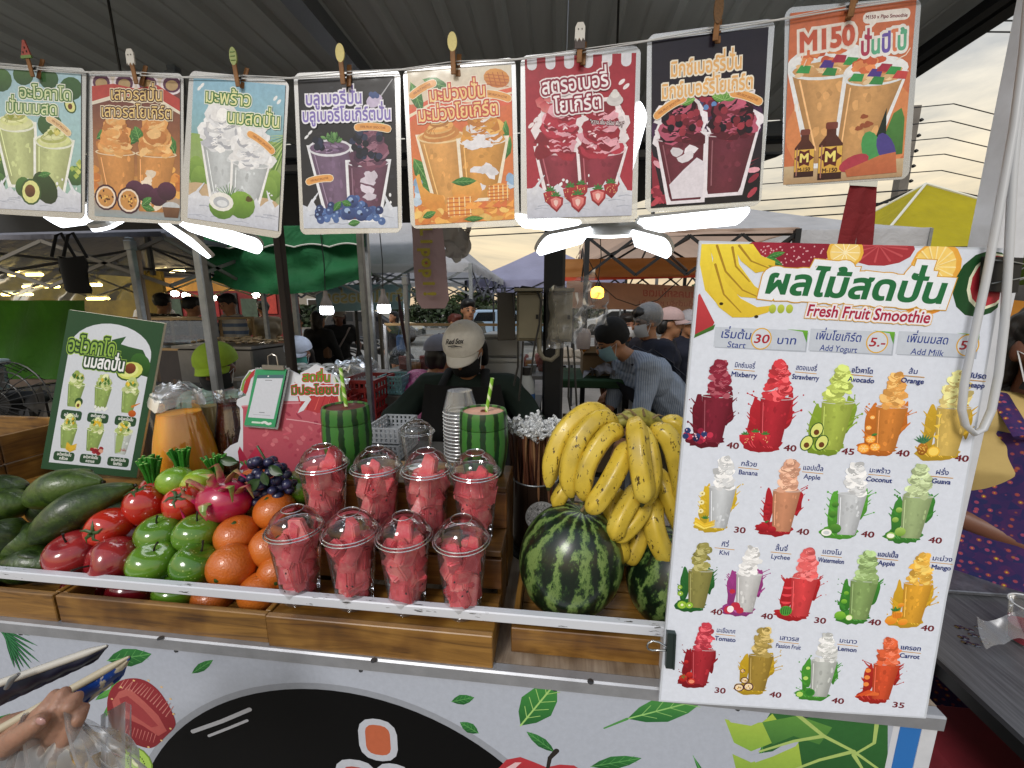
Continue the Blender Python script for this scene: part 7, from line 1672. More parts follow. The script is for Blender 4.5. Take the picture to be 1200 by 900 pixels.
o=b.build('grilled_skewers',mat('skewers','#a08a6a',.5,var=.6,vscale=30),None,world=True,loc=(Xc,Yc,1.225));stuff(o,'pile of pale grilled skewers on the steel counter','skewers')
q0,q1,q2,q3=onY(368,334,4.6),onY(482,333,4.6),onY(480,362,4.6),onY(372,366,4.6)
bn_=thing('cloth_banner','pale blue banner with mirrored yellow Thai letters behind the hanging bulbs','banner',q3);b=MB();b.prism([q0,q1,q2,q3],(0,1,0),.004);b.build('banner_cloth',fabric('cloth_blue','#a4c0c4',.6),bn_,world=True)
A=Art(200,60);A.text('ร้านไทยอร่อย',100,40,36,'#b4a868',[(.05,'#c4ccc4')],bold=.02,width=170)
A.pr=[([(200-u_,v_)for u_,v_ in vs],[f[::-1]for f in fs],cs,lv)for vs,fs,cs,lv in A.pr];A.build('banner_print',bn_,[q0,q1,q2,q3],PR_FAB,nrm=Vector((0,-1,0)),base=.001)
def bulb(px,py,D,label):
 q=onD(px,py,D);t=thing('hanging_bulb',label,'lamp',q,'white LED bulbs hanging under the green awning')
 b=MB();b.lathe([(.0001,-.03),(.035,-.03),(.047,-.022),(.05,0),(.047,.03),(.045,.032)],20);b.build('bulb_diffuser',mat('bulb_led','#ffffff',emit='#f6f8ff',estr=14),t)
 b=MB();b.lathe([(.045,.032),(.040,.06),(.022,.10),(.016,.11),(.016,.15),(.0001,.15)],20);b.build('bulb_body',mat('bulb_grey','#7a7068',.5),t);tube_part('bulb_cord',[(0,0,.15),(.01,0,.35),(0,0,2.1-q.z)],.004,M_BLACK,t,5,world=False)
bulb(383,364,3.1,'white LED bulb hanging left, above the woman with the handbag');bulb(450,362,3.1,'white LED bulb hanging right of the slim grey post')
q=onD(700,343,3.4);yb=thing('yellow_bulb','warm yellow bulb glowing in front of the pink banner','lamp',q);b=MB();b.lathe([(.0001,-.05),(.03,-.048),(.052,-.035),(.055,0),(.05,.03),(.03,.045),(.02,.05)],18);b.build('bulb_glow',mat('yellow_glow','#ffcf60',emit='#ffb838',estr=5),yb);b=MB();b.lathe([(.02,.05),(.018,.08),(.0001,.08)],12);b.build('bulb_cap',M_BLACK,yb);tube_part('bulb_cord',[(0,0,.08),(.02,0,.3),(0,0,.52)],.004,M_BLACK,yb,5,world=False)
t=thing('orange_flap','orange canvas flap with a red hem under the peach tent','awning',onY(740,330,4.2));X0,X1=onY(652,320,4.2).x,onY(860,320,4.2).x
b=MB();b.grid(lambda u_,v_:(X0+(X1-X0)*u_,4.2-.1*v_+.05*math.sin(PI*3*v_+u_*4)*.4,onY(700,303,4.2).z+(onY(700,326,4.2).z-onY(700,303,4.2).z)*v_),30,10);b.build('flap_cloth',fabric('flap_orange','#b07a44',.5,.12),t,world=True)
b=MB();z=onY(700,327,4.1).z;b.bar((X0,4.1,z),(X1,4.1,z+.03),.012,.035);b.build('red_hem',mat('red_hem','#b03a1c',.7),t,world=True)
q0,q1,q2,q3=onY(664,329,4.5),onY(850,337,4.5),onY(850,366,4.5),onY(664,361,4.5)
t=thing('cloth_banner','long pink banner with mirrored red Thai letters at the right','banner',q3)
b=MB();b.prism([q0,q1,q2,q3],(0,1,0),.004);b.build('banner_cloth',fabric('cloth_pink','#d0b09a',.6),t,world=True)
A=Art(400,75);A.text('ขนมครกใบเตย',130,34,30,'#b4665a',bold=.03,width=150);A.text('สูตรต้นตำรับ หวานมัน',130,60,20,'#b47a6a',bold=.03,width=170)
A.pr=[([(400-u_,v_)for u_,v_ in vs],[f[::-1]for f in fs],cs,lv)for vs,fs,cs,lv in A.pr];A.build('banner_print',t,[q0,q1,q2,q3],PR_FAB,nrm=Vector((0,-1,0)),base=.001)
b=MB();b.tube([onD(x_,y_,3.9)for x_,y_ in((690,305),(705,335),(722,350),(745,358),(770,352),(800,325),(830,300))],.005,6);tag(b.build('slack_cable',M_BLACK),'slack black cable sagging across the pink banner','cable')
M_EB=mat('beige_enamel','#85806c',.45,.1,var=.12,vscale=8)
def ebox(label,x0,x1,y0,y1,D,door=False):
 a,c=onD(x0,y0,D),onD(x1,y1,D);t=thing('electrical_box',label,'electrical box',(a+c)/2,'beige electrical boxes on the thick post');w_,h_=abs(c.x-a.x),abs(a.z-c.z)
 box_part('box_shell',(0,.05,0),(w_,.12,h_),M_EB,t,.006,world=False);box_part('box_door',(0,-.018,0),(w_*.86,.012,h_*.9),M_EB,t,.004,world=False);box_part('box_rain_lip',(0,-.01,h_/2+.006),(w_*1.06,.15,.012),M_EB,t,world=False)
 box_part('box_lock',(w_*.34,-.028,0),(.012,.01,.02),M_DARKSTEEL,t,world=False);return t,w_,h_
t,w_,h_=ebox('beige electrical box left of the thick post with its dark door open',606,634,342,400,1.86)
o=box_part('open_door',(-w_/2-.045,-.03,0),(.085,.012,h_*.96),mat('door_inside','#3a362e',.6),t,.003,rot=(0,0,R(25)),world=False)
ebox('beige electrical box right of the thick post under a plastic bag',645,670,342,401,1.9)
b=MB();b.tube([onD(x_,y_,1.84)for x_,y_ in((632,398),(632,412),(637,420),(646,422),(653,416),(654,402))],.011,10);tag(b.build('conduit_hose',mat('conduit','#7d7868',.6)),'beige flexible conduit looping below the electrical boxes','hose')
for i,P in enumerate((((603,372),(601,345),(612,336),(628,338),(634,352),(632,380),(626,408),(622,440)),((607,400),(607,430),(602,452)),((665,405),(667,430),(666,465),(670,490)),((672,403),(674,440),(676,480)),((613,400),(611,440),(608,470)))):
 b=MB();b.tube([onD(x_,y_,1.8)for x_,y_ in P],.005,6);tag(b.build('power_cable',M_BLACK),['black power cable arching over the open electrical box','short black cable hanging under the open box','black cable hanging nearest under the bagged box','rightmost black cable under the bagged box','thin black cable right below the left box'][i],'cable','black power cables round the thick post')
def crumple(name,label,cat,pts_f,m,nu=18,nv=18,loc=None,amp=.012):
 b=MB()
 def f(u_,v_):p=Vector(pts_f(u_,v_));return p+Vector((noise.noise(p*22),noise.noise(p*22+Vector((5,1,0))),noise.noise(p*25+Vector((1,7,2)))))*amp
 b.grid(f,nu,nv);o=b.build(name,m,None,world=True,loc=loc);return tag(o,label,cat)
c=onD(662,375,1.86)
crumple('plastic_bag','crumpled clear plastic bag tied over the right electrical box','plastic bag',lambda u_,v_:c+Vector(((-.075+.15*u_)*(1+.1*v_)+(.14*max(0,u_-.6)*(1-v_)),-.09*math.sin(PI*min(1,u_))*.7-.02,.14-.28*v_+.04*u_+(.10*max(0,u_-.55)))),M_BAG,loc=c,amp=.016)
c=onD(690,368,1.86)
crumple('plastic_bag','loose flap of clear plastic bag blowing right of the electrical box','plastic bag',lambda u_,v_:c+Vector((-.06+.14*u_,-.06+.03*math.sin(5*u_+3*v_),.09-.19*v_*(1-.3*u_))),M_BAG,loc=c,amp=.016)
c=onD(502,318,1.62);t=thing('pink_bag','pale pink bag with yellow letters hanging above the cap wearing vendor','bag',c);t.scale=(1.2,1.2,1.05)
h_=.33;
def fb(s_):return lambda u_,v_:((u_-.5)*.105*(1+.12*v_)*(1 if v_<.9 else 1-3*(v_-.9))+.012*v_,s_*.022*math.sin(PI*u_)*math.sin(PI*min(1,v_*.9+.1))+.003*math.sin(9*v_+4*u_),.19-h_*v_)
MP=fabric('bag_pink','#ccb4b6',.5,.06,8)
for s_ in(-1,1):b=MB();b.grid(fb(s_),10,20);b.build('bag_sheet',MP,t)
A=Art(60,190)
for i,ch in enumerate('Lipopi!'):
 y_=18+i*24;lay,adv=layout(ch);n0=len(A.pr);A.text(ch,0,8,38,'#a89a2c',bold=.05,align='c')
 for j in range(n0,len(A.pr)):vs,fs,cs,lv=A.pr[j];A.pr[j]=([(30-v_*.9+6-6,y_+u_)for u_,v_ in vs],[f for f in fs],cs,lv)
A.ell(31,94,4,4,'#a83c3c',n=12)
A.build('bag_lettering',t,[Vector((-.05,-.030,.17)),Vector((.05,-.030,.17)),Vector((.056,-.030,-.13)),Vector((-.044,-.030,-.13))],PR_FAB,world=False,nrm=Vector((0,-1,0)),base=.001)
tube_part('bag_loop',[(0,0,.19),(.0,0,.45),(0,.1,2.2-c.z)],.003,M_WHITE,t,5,world=False)
c=onD(538,286,1.7);crumple('plastic_bag','grey white crumpled bag hanging beside the pink bag','plastic bag',lambda u_,v_:c+Vector((-.07+.15*u_*(1-.3*v_),.05*math.sin(PI*u_)*math.cos(3*v_),.09-.16*v_+.02*math.sin(8*u_))),fabric('bag_grey','#b8b4b0',.5),loc=c,amp=.035)
b=MB();b.tube([c+Vector((0,0,.05)),c+Vector((0,0,.25)),Vector((c.x,2.0,2.3))],.002,5);tag(b.build('bag_string',M_WHITE),'thin string holding the grey white bag','string')
b=MB();b.tube([onD(x_,y_,2.6)for x_,y_ in((467,345),(470,370),(474,395),(477,412))],[.006,.014,.010,.003],8);tag(b.build('folded_umbrella',mat('maroon_cloth','#2c1216',.8)),'folded dark maroon umbrella hanging beside the thin post','umbrella')
def lattice(label,px,py,D,w_,d_,h_,m,name='plastic_crate',cat='crate',grp=None,nz=4,nx=7,base_z=None):
 q=onD(px,py,D);z0=q.z-h_/2 if base_z is None else base_z;t=thing(name,label,cat,(q.x,q.y,z0),grp)
 for sx_,sy_,L_,ax in((0,-1,w_,0),(0,1,w_,0),(-1,0,d_,1),(1,0,d_,1)):
  b=MB();cx,cy=sx_*w_/2,sy_*d_/2
  for k in range(nz+1):
   z=h_*k/nz;dd=(L_,.008,h_*.09)if ax==0 else(.008,L_,h_*.09);b.box((cx,cy,min(max(z,h_*.05),h_*.95)),dd)
  for k in range(nx+1):
   o_=-L_/2+L_*k/nx;b.box((cx+(o_ if ax==0 else 0),cy+(o_ if ax else 0),h_/2),((.010,.0066,h_*.98)if ax==0 else(.0066,.010,h_*.98)))
  b.build('lattice_side',m,t)
 box_part('crate_floor',(0,0,.006),(w_*.97,d_*.97,.01),m,t,world=False);return t
M_RC=mat('red_crate','#8e1f1c',.5,var=.15);M_WC=mat('white_crate','#a9adb2',.5,var=.05);M_BC=mat('blue_basket','#6fa0a4',.5)
tb=thing('side_table','low table behind the slim grey post carrying red crates','table',(onD(428,470,2.75).x,onD(428,470,2.75).y,0));X,Y=tb.location.x,tb.location.y
box_part('table_top',(X,Y,.80),(1.3,.7,.03),mat('table_grey','#55534f',.6),tb);
for a_ in(-.6,.6):
 for c_ in(-.3,.3):box_part('table_leg',(X+a_,Y+c_,.39),(.03,.03,.78),M_STEEL,tb)
lattice('red plastic crate behind the slim grey post',432,452,2.6,.22,.3,.26,M_RC,base_z=.815);lattice('red plastic crate lower left, next to the watermelon sign',406,462,2.5,.2,.3,.18,M_RC,base_z=.815)
lattice('light blue basket right of the red crates',464,438,2.7,.15,.2,.12,M_BC,'plastic_basket','basket',base_z=.95)
q=onD(462,460,2.72);t=thing('grey_box','grey box under the light blue basket','box',(q.x,q.y,.815));box_part('box_body',(0,0,.065),(.22,.22,.13),mat('grey_card','#6a6862',.7),t,.004,world=False)
lattice('upper white plastic crate behind the first melon mug',459,489,1.62,.13,.2,.06,M_WC,grp='stacked white crates',base_z=.995,nz=3);lattice('lower white plastic crate behind the first melon mug',459,505,1.62,.13,.2,.06,M_WC,grp='stacked white crates',base_z=.93,nz=3)
q=onD(459,505,1.62);t=thing('back_shelf','grey shelf under the white crates','shelf',(q.x,q.y,0));box_part('shelf_board',(0,0,.915),(.6,.3,.02),mat('table_grey','#55534f'),t,world=False);[box_part('shelf_leg',(a_,c_,.45),(.03,.03,.9),M_STEEL,t,world=False)for a_ in(-.28,.28)for c_ in(-.13,.13)]
for i,(py,hh)in enumerate(((418,.10),(434,.09),(452,.10))):
 q=onD(592,py,2.25);t=thing('storage_box','%s of the three white storage boxes right of the cap wearing vendor'%['topmost','middle one','lowest'][i],'storage box',(q.x,q.y,1.25-.125*(i+0)-.0),'stacked white storage boxes')
 m_=mat('storage_white','#a3a6a8',.45);box_part('box_body',(0,0,.05),(.19,.26,.10),m_,t,.01,world=False);box_part('box_lid',(0,0,.111),(.205,.275,.020),mat('storage_lid','#b4b7b8',.45),t,.004,world=False)
q=onD(592,470,2.25);t=thing('box_stand','dark stand below the white storage boxes','stand',(q.x,q.y,0));box_part('stand_top',(0,0,.985),(.4,.35,.02),M_DARKSTEEL,t,world=False);[box_part('stand_leg',(a_,c_,.485),(.03,.03,.97),M_DARKSTEEL,t,world=False)for a_ in(-.18,.18)for c_ in(-.15,.15)]
q=onD(617,458,2.0);t=thing('water_flask','blue and white flask left of the thick post','flask',(q.x,q.y,q.z-.12));b=MB();b.lathe([(.04,0),(.042,.12),(.035,.17),(.02,.2)],16);b.build('flask_body',mat('flask_white','#a9aeb0'),t);b=MB();b.lathe([(.0425,.04),(.0432,.05),(.0432,.10),(.0425,.11)],16,caps=False);b.build('blue_band',mat('flask_blue','#1c4f8a'),t);b=MB();b.lathe([(.022,.2),(.022,.24),(.0001,.245)],12);b.build('flask_cap',M_BLACK,t)
t2=thing('flask_shelf','dark shelf under the blue and white flask','shelf',(q.x,q.y,0));box_part('shelf_board',(0,0,q.z-.13),(.25,.2,.016),M_DARKSTEEL,t2,world=False);[box_part('shelf_leg',(a_,0,(q.z-.14)/2),(.02,.02,q.z-.14),M_DARKSTEEL,t2,world=False)for a_ in(-.11,.11)]
rr=random.Random(15);q0=onD(378,430,2.9);t=thing('pack_table','table behind the watermelon sign covered with food packs','table',(q0.x,q0.y,0));box_part('table_top',(0,0,1.03),(1.0,.5,.02),mat('table_white','#7d7a76'),t,world=False);[box_part('table_leg',(a_,c_,.51),(.03,.03,1.02),M_STEEL,t,world=False)for a_ in(-.47,.47)for c_ in(-.22,.22)]
pk=None
for k in range(15):
 x_,y_=q0.x-.25+.11*(k%5),q0.y-.12+.12*(k//5)
 if pk is None:
  pk=thing('food_pack','small clear lidded food pack on the table behind the sign','food pack',(x_,y_,1.041),'food packs on the table behind the sign');b=MB();b.lathe([(.035,0),(.045,.04)],12);b.build('pack_bowl',mat('pack_food','#5a6a34',.4,var=.5,vscale=30),pk);b=MB();b.lathe([(.047,.04),(.048,.046),(.03,.055),(.0001,.056)],12);b.build('pack_lid',mat('pack_lid','#a9aaa6',.25),pk);o=pk
 else:o=copy_tree(pk,loc=(x_,y_,1.041))
 o['label']='food pack, %s from the left, %s row, behind the watermelon sign'%(ORD(k%5),('front','middle','back')[k//5])
for i,(px,py,D,s_)in enumerate(((410,438,2.7,.12),(390,452,2.4,.10),(425,430,2.9,.1))):
 c=onD(px,py,D);crumple('plastic_bag',['big knotted clear bag on top of the red crates','clear bag slumped behind the striped straw','small clear bag behind the slim grey post'][i],'plastic bag',lambda u_,v_:c+Vector((s_*math.sin(PI*(.08+.84*v_))*math.cos(2*PI*u_),s_*.8*math.sin(PI*(.08+.84*v_))*math.sin(2*PI*u_),s_*.8*math.cos(PI*(.08+.84*v_)))),M_BAG,loc=c,amp=.04)
t=thing('serving_table','table with a glass guard and snacks behind the cap wearing vendor','table',(onD(560,410,3.4).x,onD(560,410,3.4).y,0));X,Y=t.location.x,t.location.y
box_part('table_top',(X,Y,.98),(1.5,.6,.03),mat('table_white','#7d7a76'),t);box_part('guard_rail',(X,Y-.25,1.38),(1.4,.02,.02),mat('case_wood','#8a6f48'),t);box_part('guard_glass',(X,Y-.25,1.19),(1.38,.005,.36),M_GLASS,t)
for a_ in(-.7,0,.7):box_part('guard_post',(X+a_,Y-.25,1.18),(.02,.02,.40),M_WHITE,t)
for a_ in(-.7,.7):
 for c_ in(-.25,.25):box_part('table_leg',(X+a_,Y+c_,.48),(.03,.03,.96),M_STEEL,t)
rr=random.Random(19);k0={};kn_={}
for k in range(34):
 x_,y_=X-.65+.04*k,Y+rr.uniform(-.18,.2);ty=rr.choice('abc');key=ty
 nm,lb,cat={'a':('snack_bag','small snack pack standing on the table behind the vendor','snack pack'),'b':('snack_jar','squat jar on the table behind the vendor','jar'),'c':('snack_tub','white tub on the table behind the vendor','tub')}[ty]
 if key not in k0:
  o=thing(nm,lb,cat,(x_,y_,.996),nm.replace('_',' ')+'s on the table behind the vendor');k0[key]=o
  if ty=='a':b=MB();b.box((0,0,.06),(.07,.03,.12),bev=.01);b.build('pack',mat('snack_red','#8a4a40',.4,var=.5,vscale=30),o)
  if ty=='b':b=MB();b.lathe([(.03,0),(.033,.06),(.022,.075)],12);b.build('jar_glass',mat('jar_amber','#9a6a3a',.3),o);b=MB();b.lathe([(.025,.075),(.025,.09),(.0001,.09)],12);b.build('jar_lid',M_WHITE,o)
  if ty=='c':b=MB();b.lathe([(.03,0),(.038,.06),(.039,.066),(.0001,.067)],12);b.build('tub_body',mat('tub_white','#a3a5a4'),o)
 else:o=copy_tree(k0[key],loc=(x_,y_,.996),rot=(0,0,rr.uniform(-.5,.5)))
 kn_[key]=kn_.get(key,-1)+1;o['label']='%s, %s of its kind from the left on the table behind the vendor'%({'a':'small snack pack','b':'squat amber jar','c':'white tub'}[key],ORD(kn_[key]))
t=thing('green_table','dark green covered table in front of the man in the pale blue shirt','table',(onD(688,450,2.95).x,onD(688,450,2.95).y,0));X,Y=t.location.x,t.location.y
zt=onD(690,441,2.8).z;box_part('table_cloth',(X,Y,zt-.03),(.62,.55,.06),mat('dark_green_cloth','#173a1c',.8,var=.2),t,.01);box_part('lower_shelf',(X,Y,.35),(.58,.5,.02),M_DARKSTEEL,t)
for a_ in(-.28,.28):
 for c_ in(-.24,.24):box_part('table_leg',(X+a_,Y+c_,(zt-.06)/2),(.03,.03,zt-.06),M_STEEL,t)
for i,(dx,dy,w_,h_,lb)in enumerate(((-.14,-.08,.24,.2,'brown carton on the lower shelf at left'),(.15,-.10,.24,.22,'brown carton on the lower shelf at right'),(-.02,.14,.3,.3,'brown carton at the back of the lower shelf'))):
 o=thing('carton',lb,'carton',(X+dx,Y+dy,.362),'cartons under the green table');box_part('carton_body',(0,0,h_/2),(w_,.24,h_),mat('kraft','#5c4c38',.8,var=.15),o,.004,world=False);box_part('carton_tape',(0,0,h_+.001),(w_,.04,.002),mat('tape','#7a6a50',.4),o,world=False)
q=onD(706,430,2.95);o=thing('paper_tray','open brown paper tray on the green table','paper tray',(q.x,q.y,zt+.002));m_=mat('kraft_light','#7a6448',.8,var=.15)
box_part('tray_front',(0,-.14,.07),(.30,.006,.14),m_,o,world=False);box_part('tray_back',(0,.14,.09),(.30,.006,.18),m_,o,world=False);box_part('tray_flap',(0,-.17,.155),(.30,.10,.006),m_,o,world=False,rot=(R(-20),0,0));box_part('tray_side',(-.15,0,.08),(.006,.28,.15),m_,o,world=False);box_part('tray_side',(.15,0,.08),(.006,.28,.15),m_,o,world=False)
for i,(px,py,s_)in enumerate(((683,418,1),(703,418,.85))):
 q=onD(px,py,3.1);o=thing('sauce_bottle',['clear squeeze bottle with an orange spout at the left of the green table','second squeeze bottle with a yellow spout beside the paper tray'][i],'bottle',(q.x,q.y,zt+.002));b=MB();b.lathe([(.05*s_,.16),(.055*s_,.2),(.055*s_,.28),(.04*s_,.31),(.0001,.315)],14);b.build('bottle_body',mat('bottle_cloud','#a89c98',.3),o);b=MB();b.lathe([(.008,0),(.012,.12),(.028,.155),(.05*s_,.16)],12);b.build('bottle_spout',mat('spout_orange','#c97a14' if i==0 else '#c9a01c'),o)
c=onD(712,438,2.75);crumple('plastic_wrap','crumpled grey plastic wrap on the edge of the green table','plastic wrap',lambda u_,v_:c+Vector((-.14+.28*u_,-.05+.1*v_,.05*math.sin(PI*u_)*math.sin(PI*v_))),mat('wrap_grey','#77757a',.35),loc=c,amp=.06)
q=onD(700,408,3.6);o=thing('pale_table','pale paper covered table behind the bottles','table',(q.x,q.y+.2,0));box_part('table_top',(0,0,q.z-.12),(1.3,.7,.03),mat('paper_white','#a39c90',.8,var=.1),o,world=False);[box_part('table_leg',(a_,c_,(q.z-.14)/2),(.03,.03,q.z-.14),M_STEEL,o,world=False)for a_ in(-.6,.6)for c_ in(-.3,.3)]
for i in range(5):t=thing('paper_roll','%s white paper parcel from the left on the pale table'%ORD(i),'parcel',(q.x-.5+.2*i,q.y+.1+.08*(i%2),q.z-.10),'paper parcels on the pale table');b=MB();b.box((0,0,.04),(.15,.14,.07+.02*(i%2)),bev=.012,rot=(0,0,.3*i));b.build('parcel_body',mat('paper_white','#a39c90'),t)
post('red_pole','thin dark red pole right of the thick post',onY(657,440,2.2).x,2.2,0,1.5,.025,mat('red_enamel','#5c1c22',.5))
t=thing('red_flag','narrow dark red cloth strip with a white top below the rightmost poster','flag',onY(1005,250,4.6))
P=[onY(x_,y_,4.6)for x_,y_ in((996,216),(1028,218),(1022,292),(980,292))];b=MB();b.grid(lambda u_,v_:Vector(P[0].lerp(P[1],u_).lerp(P[3].lerp(P[2],u_),v_))+Vector((0,.008*math.sin(9*u_+3*v_),0)),8,8);b.build('flag_cloth',fabric('flag_red','#7a1a20',.25),t,world=True)
P2=[onY(x_,y_,4.58)for x_,y_ in((997,208),(1029,210),(1028,219),(996,217))];b=MB();b.prism(P2,(0,1,0),.01);b.build('flag_header',mat('white_piping','#cfcfc4'),t,world=True);tube_part('flag_pole',[onY(1012,215,4.62),onY(1012,215,4.62)*1,Vector((onY(1012,215,4.62).x,4.62,0))][::2],.015,M_STEEL,t)
t=thing('clutter_stall','dark stall with bottles and an orange awning behind the seller in yellow','stall',(onY(1195,400,3.0).x,3.0,0));X=t.location.x
z1_,z0_=onY(1190,352,2.8).z,onY(1190,384,2.8).z
b=MB();b.grid(lambda u_,v_:(X-.55+1.8*u_,2.8-.05*v_,z1_+(z0_-z1_)*v_+.01*math.sin(u_*20)),20,4);b.build('orange_valance',fabric('valance_orange','#c4822c',.4),t,world=True)
b=MB();b.grid(lambda u_,v_:(X-.6+1.9*u_,2.6+1.4*v_,z1_+.25-.1*v_),8,6);b.build('green_roof',fabric('roof_green','#4a5a1c',.3),t,world=True)
box_part('back_wall',(X+.4,4.2,1.0),(2.6,.04,2.1),mat('clutter_dark','#3a3836',.8,var=.6,vscale=6),t)
for z in(.9,1.15,1.38):box_part('shelf_board',(X+.3,3.2,z),(1.7,.35,.02),mat('grey_board','#4c4c4e',.5),t)
for a_ in(-.5,1.1):box_part('shelf_side',(X+a_,3.2,.75),(.03,.35,1.5),M_STEEL,t)
rr=random.Random(23);proto_b=None
for k in range(30):
 o_=(X-.45+.095*(k%15),3.1+.06*(k%2),(.912,1.162)[k//15])
 if proto_b is None:proto_b=thing('dark_bottle','dark bottle on the shelves behind the seller in yellow','bottle',o_,'dark bottles on the shelves behind the seller');b=MB();b.lathe([(.03,0),(.031,.11),(.012,.15),(.012,.18)],10);b.build('bottle_body',mat('bottle_dark','#24221f',.25,var=.4),proto_b);b=MB();b.lathe([(.013,.18),(.013,.195),(.0001,.196)],8);b.build('bottle_cap',mat('cap_grey','#7a7c80'),proto_b)
 else:copy_tree(proto_b,loc=o_)
 _b=[c for c in COL.objects if c.get('category')=='bottle'][-1];_b['label']='dark bottle, %s from the left on the %s shelf behind the seller in yellow'%(ORD(k%15),('middle','upper')[k//15])
sc_=thing('side_counter','dark grey side counter at the right with black edging','counter',(1.15,.7,0))
m,nt_,p_=new_mat('brushed_grey_laminate');L=nt_.links.new;t_=N(nt_,'ShaderNodeTexCoord');mp_=N(nt_,'ShaderNodeMapping');mp_.inputs['Scale'].default_value=(60,2.2,1);mp_.inputs['Rotation'].default_value=(0,0,R(0));L(t_.outputs['Object'],mp_.inputs[0]);n1=N(nt_,'ShaderNodeTexNoise',i_Scale=2.4,i_Detail=7,i_Roughness=.7);L(mp_.outputs[0],n1.inputs['Vector']);r_=ramp(nt_,[(.3,'#3c3d40'),(.7,'#66676a')]);L(n1.outputs[0],r_.inputs[0]);L(r_.outputs[0],p_.inputs['Base Color']);p_.inputs['Roughness'].default_value=.32
box_part('counter_slab',(1.28,.62,.788),(1.0,.86,.022),m,sc_);box_part('counter_edging',(.775,.62,.788),(.012,.86,.026),M_BLACK,sc_)
for a_ in(.82,1.7):
 for c_ in(.3,.98):box_part('counter_leg',(a_,c_,.388),(.035,.035,.775),M_DARKSTEEL,sc_)
box_part('low_shelf',(1.28,.62,.35),(.95,.8,.02),M_DARKSTEEL,sc_)
b=MB()
for k in range(9):a_=onZ(1125+11*(k%3)+4*(k//3),735+9*(k//3)+3*(k%2),.8);b.lathe([(.0085-.001*(k%3),0),(.004,.0012),(.0001,.0015)],10,c=a_,mod=lambda a,s:1+.25*math.cos(2*a))
tag(b.build('water_drops',clear_plastic('water',tint=(.6,.6,.6),gloss=.15),None),'dark water drops spilled on the grey side counter','water drops')['kind']='stuff'
rr=random.Random(5);t=thing('red_cloth_bag','dark red cloth bag slumped under the side counter','bag',(.98,.58,.36))
for k in range(5):
 b=MB();b.grid(lambda u_,v_:(.80+.40*u_+.01*math.sin(7*v_),.40+.09*k+.05*math.sin(5*u_+k)*v_+.04*v_,.72-.07*k-.14*u_*(1-v_)-.09*v_+.02*math.sin(9*u_+k)),14,8);b.build('cloth_fold',mat('red_cloth','#6a1420',.75,var=.2,vscale=9,bump=.5,bscale=30),t,world=True)
tube_part('bag_handle',[(.80,.46,.70),(.84,.43,.735),(.92,.44,.725),(1.0,.47,.66)],.010,mat('grey_strap','#3a3f44',.6),t)
b=MB();b.box((.98,.72,.48),(.4,.4,.22),bev=.03);b.build('bag_body',mat('red_cloth','#6a1420'),t,world=True)
c=Vector((1.0,.30,.55));crumple('plastic_bag','clear plastic bag under the side counter at the bottom right','plastic bag',lambda u_,v_:c+Vector((-.12+.3*u_,-.06+.25*v_,.03*math.sin(6*u_+4*v_))),M_BAG,loc=c,amp=.05)
q=onZ(1190,668,.80);t=thing('knife_box','wooden topped black box at the right edge of the side counter','box',(q.x+.1,q.y+.02,.80));box_part('black_side',(0,0,.02),(.20,.08,.04),M_BLACK,t,.003,world=False);box_part('wood_top',(0,0,.0525),(.205,.085,.024),W_PINE,t,.003,world=False)
q=onZ(1145,690,.80);t=thing('steel_strip','speckled steel strip at the back of the side counter','steel strip',(q.x+.12,q.y+.03,.80));box_part('strip_plate',(0,0,.006),(.5,.12,.010),mat('speckled_steel','#7d7f84',.35,.6,var=.5,vscale=30),t,.002,world=False)
q=onZ(1196,752,.80);t=thing('pink_cup','clear cup of red drink with a plastic bag at the right edge','cup',(q.x+.01,q.y,.80));b=MB();b.lathe([(.026,.003),(.028,0),(.036,.085),(.038,.088)],28,caps=False);b.build('cup_wall',M_CLEAR,t);b=MB();b.lathe([(.026,.004),(.0305,.038),(.0001,.039)],28);b.build('red_drink',mat('red_drink','#a81c34',.15),t);b=MB();b.tube([(.0375*math.cos(k*.2244),.0375*math.sin(k*.2244),.088)for k in range(28)],.0016,6,closed=True);b.build('cup_rim',mat('frosted_rim','#c9ccce'),t)
c=t.location+Vector((-.05,-.01,.03));crumple('plastic_bag','twisted clear bag pulled out beside the red drink','plastic bag',lambda u_,v_:c+Vector((-.06+.10*u_,-.02+.03*v_,(.03*(v_-.5))*(1+1.5*abs(u_-.3))+.02*u_)),M_BAG,loc=c,amp=.014)
M_CONC=mat('concrete','#6f6a64',.8,var=.2,vscale=2)
def upole(px,D,top,label,w_=.26):
 q=onD(px,200,D);t=thing('utility_pole',label,'utility pole',(q.x,q.y,0));b=MB();b.bar((0,0,0),(0,0,top),w_);b.build('pole_shaft',M_CONC,t)
 for k in range(5):b=MB();b.lathe([(.05,0),(.07,.04),(.05,.08),(.03,.12)],10,mtx=Matrix.Translation((w_*.7,-.1,top-.5-.55*k))@Matrix.Rotation(R(90),4,'Y'));b.build('insulator',M_DARKSTEEL,t)
 b=MB();b.bar((-.9,-.15,top-3.6),(.3,-.15,top-3.1),.1);b.build('cross_arm',M_DARKSTEEL,t);return t
upole(1058,16,9.2,'concrete utility pole left of the yellow tent',.34);upole(1520,20,9.8,'concrete utility pole out to the right');upole(-330,26,9.8,'concrete utility pole out to the left');upole(637,30,6.5,'distant utility pole behind the thick post',.2)
p0=onD(1058,400,16);p1_,p2_=onD(1520,400,20),onD(-330,400,26);wi=0
lbs=['topmost','second','third','fourth','fifth','sixth','seventh','lowest']
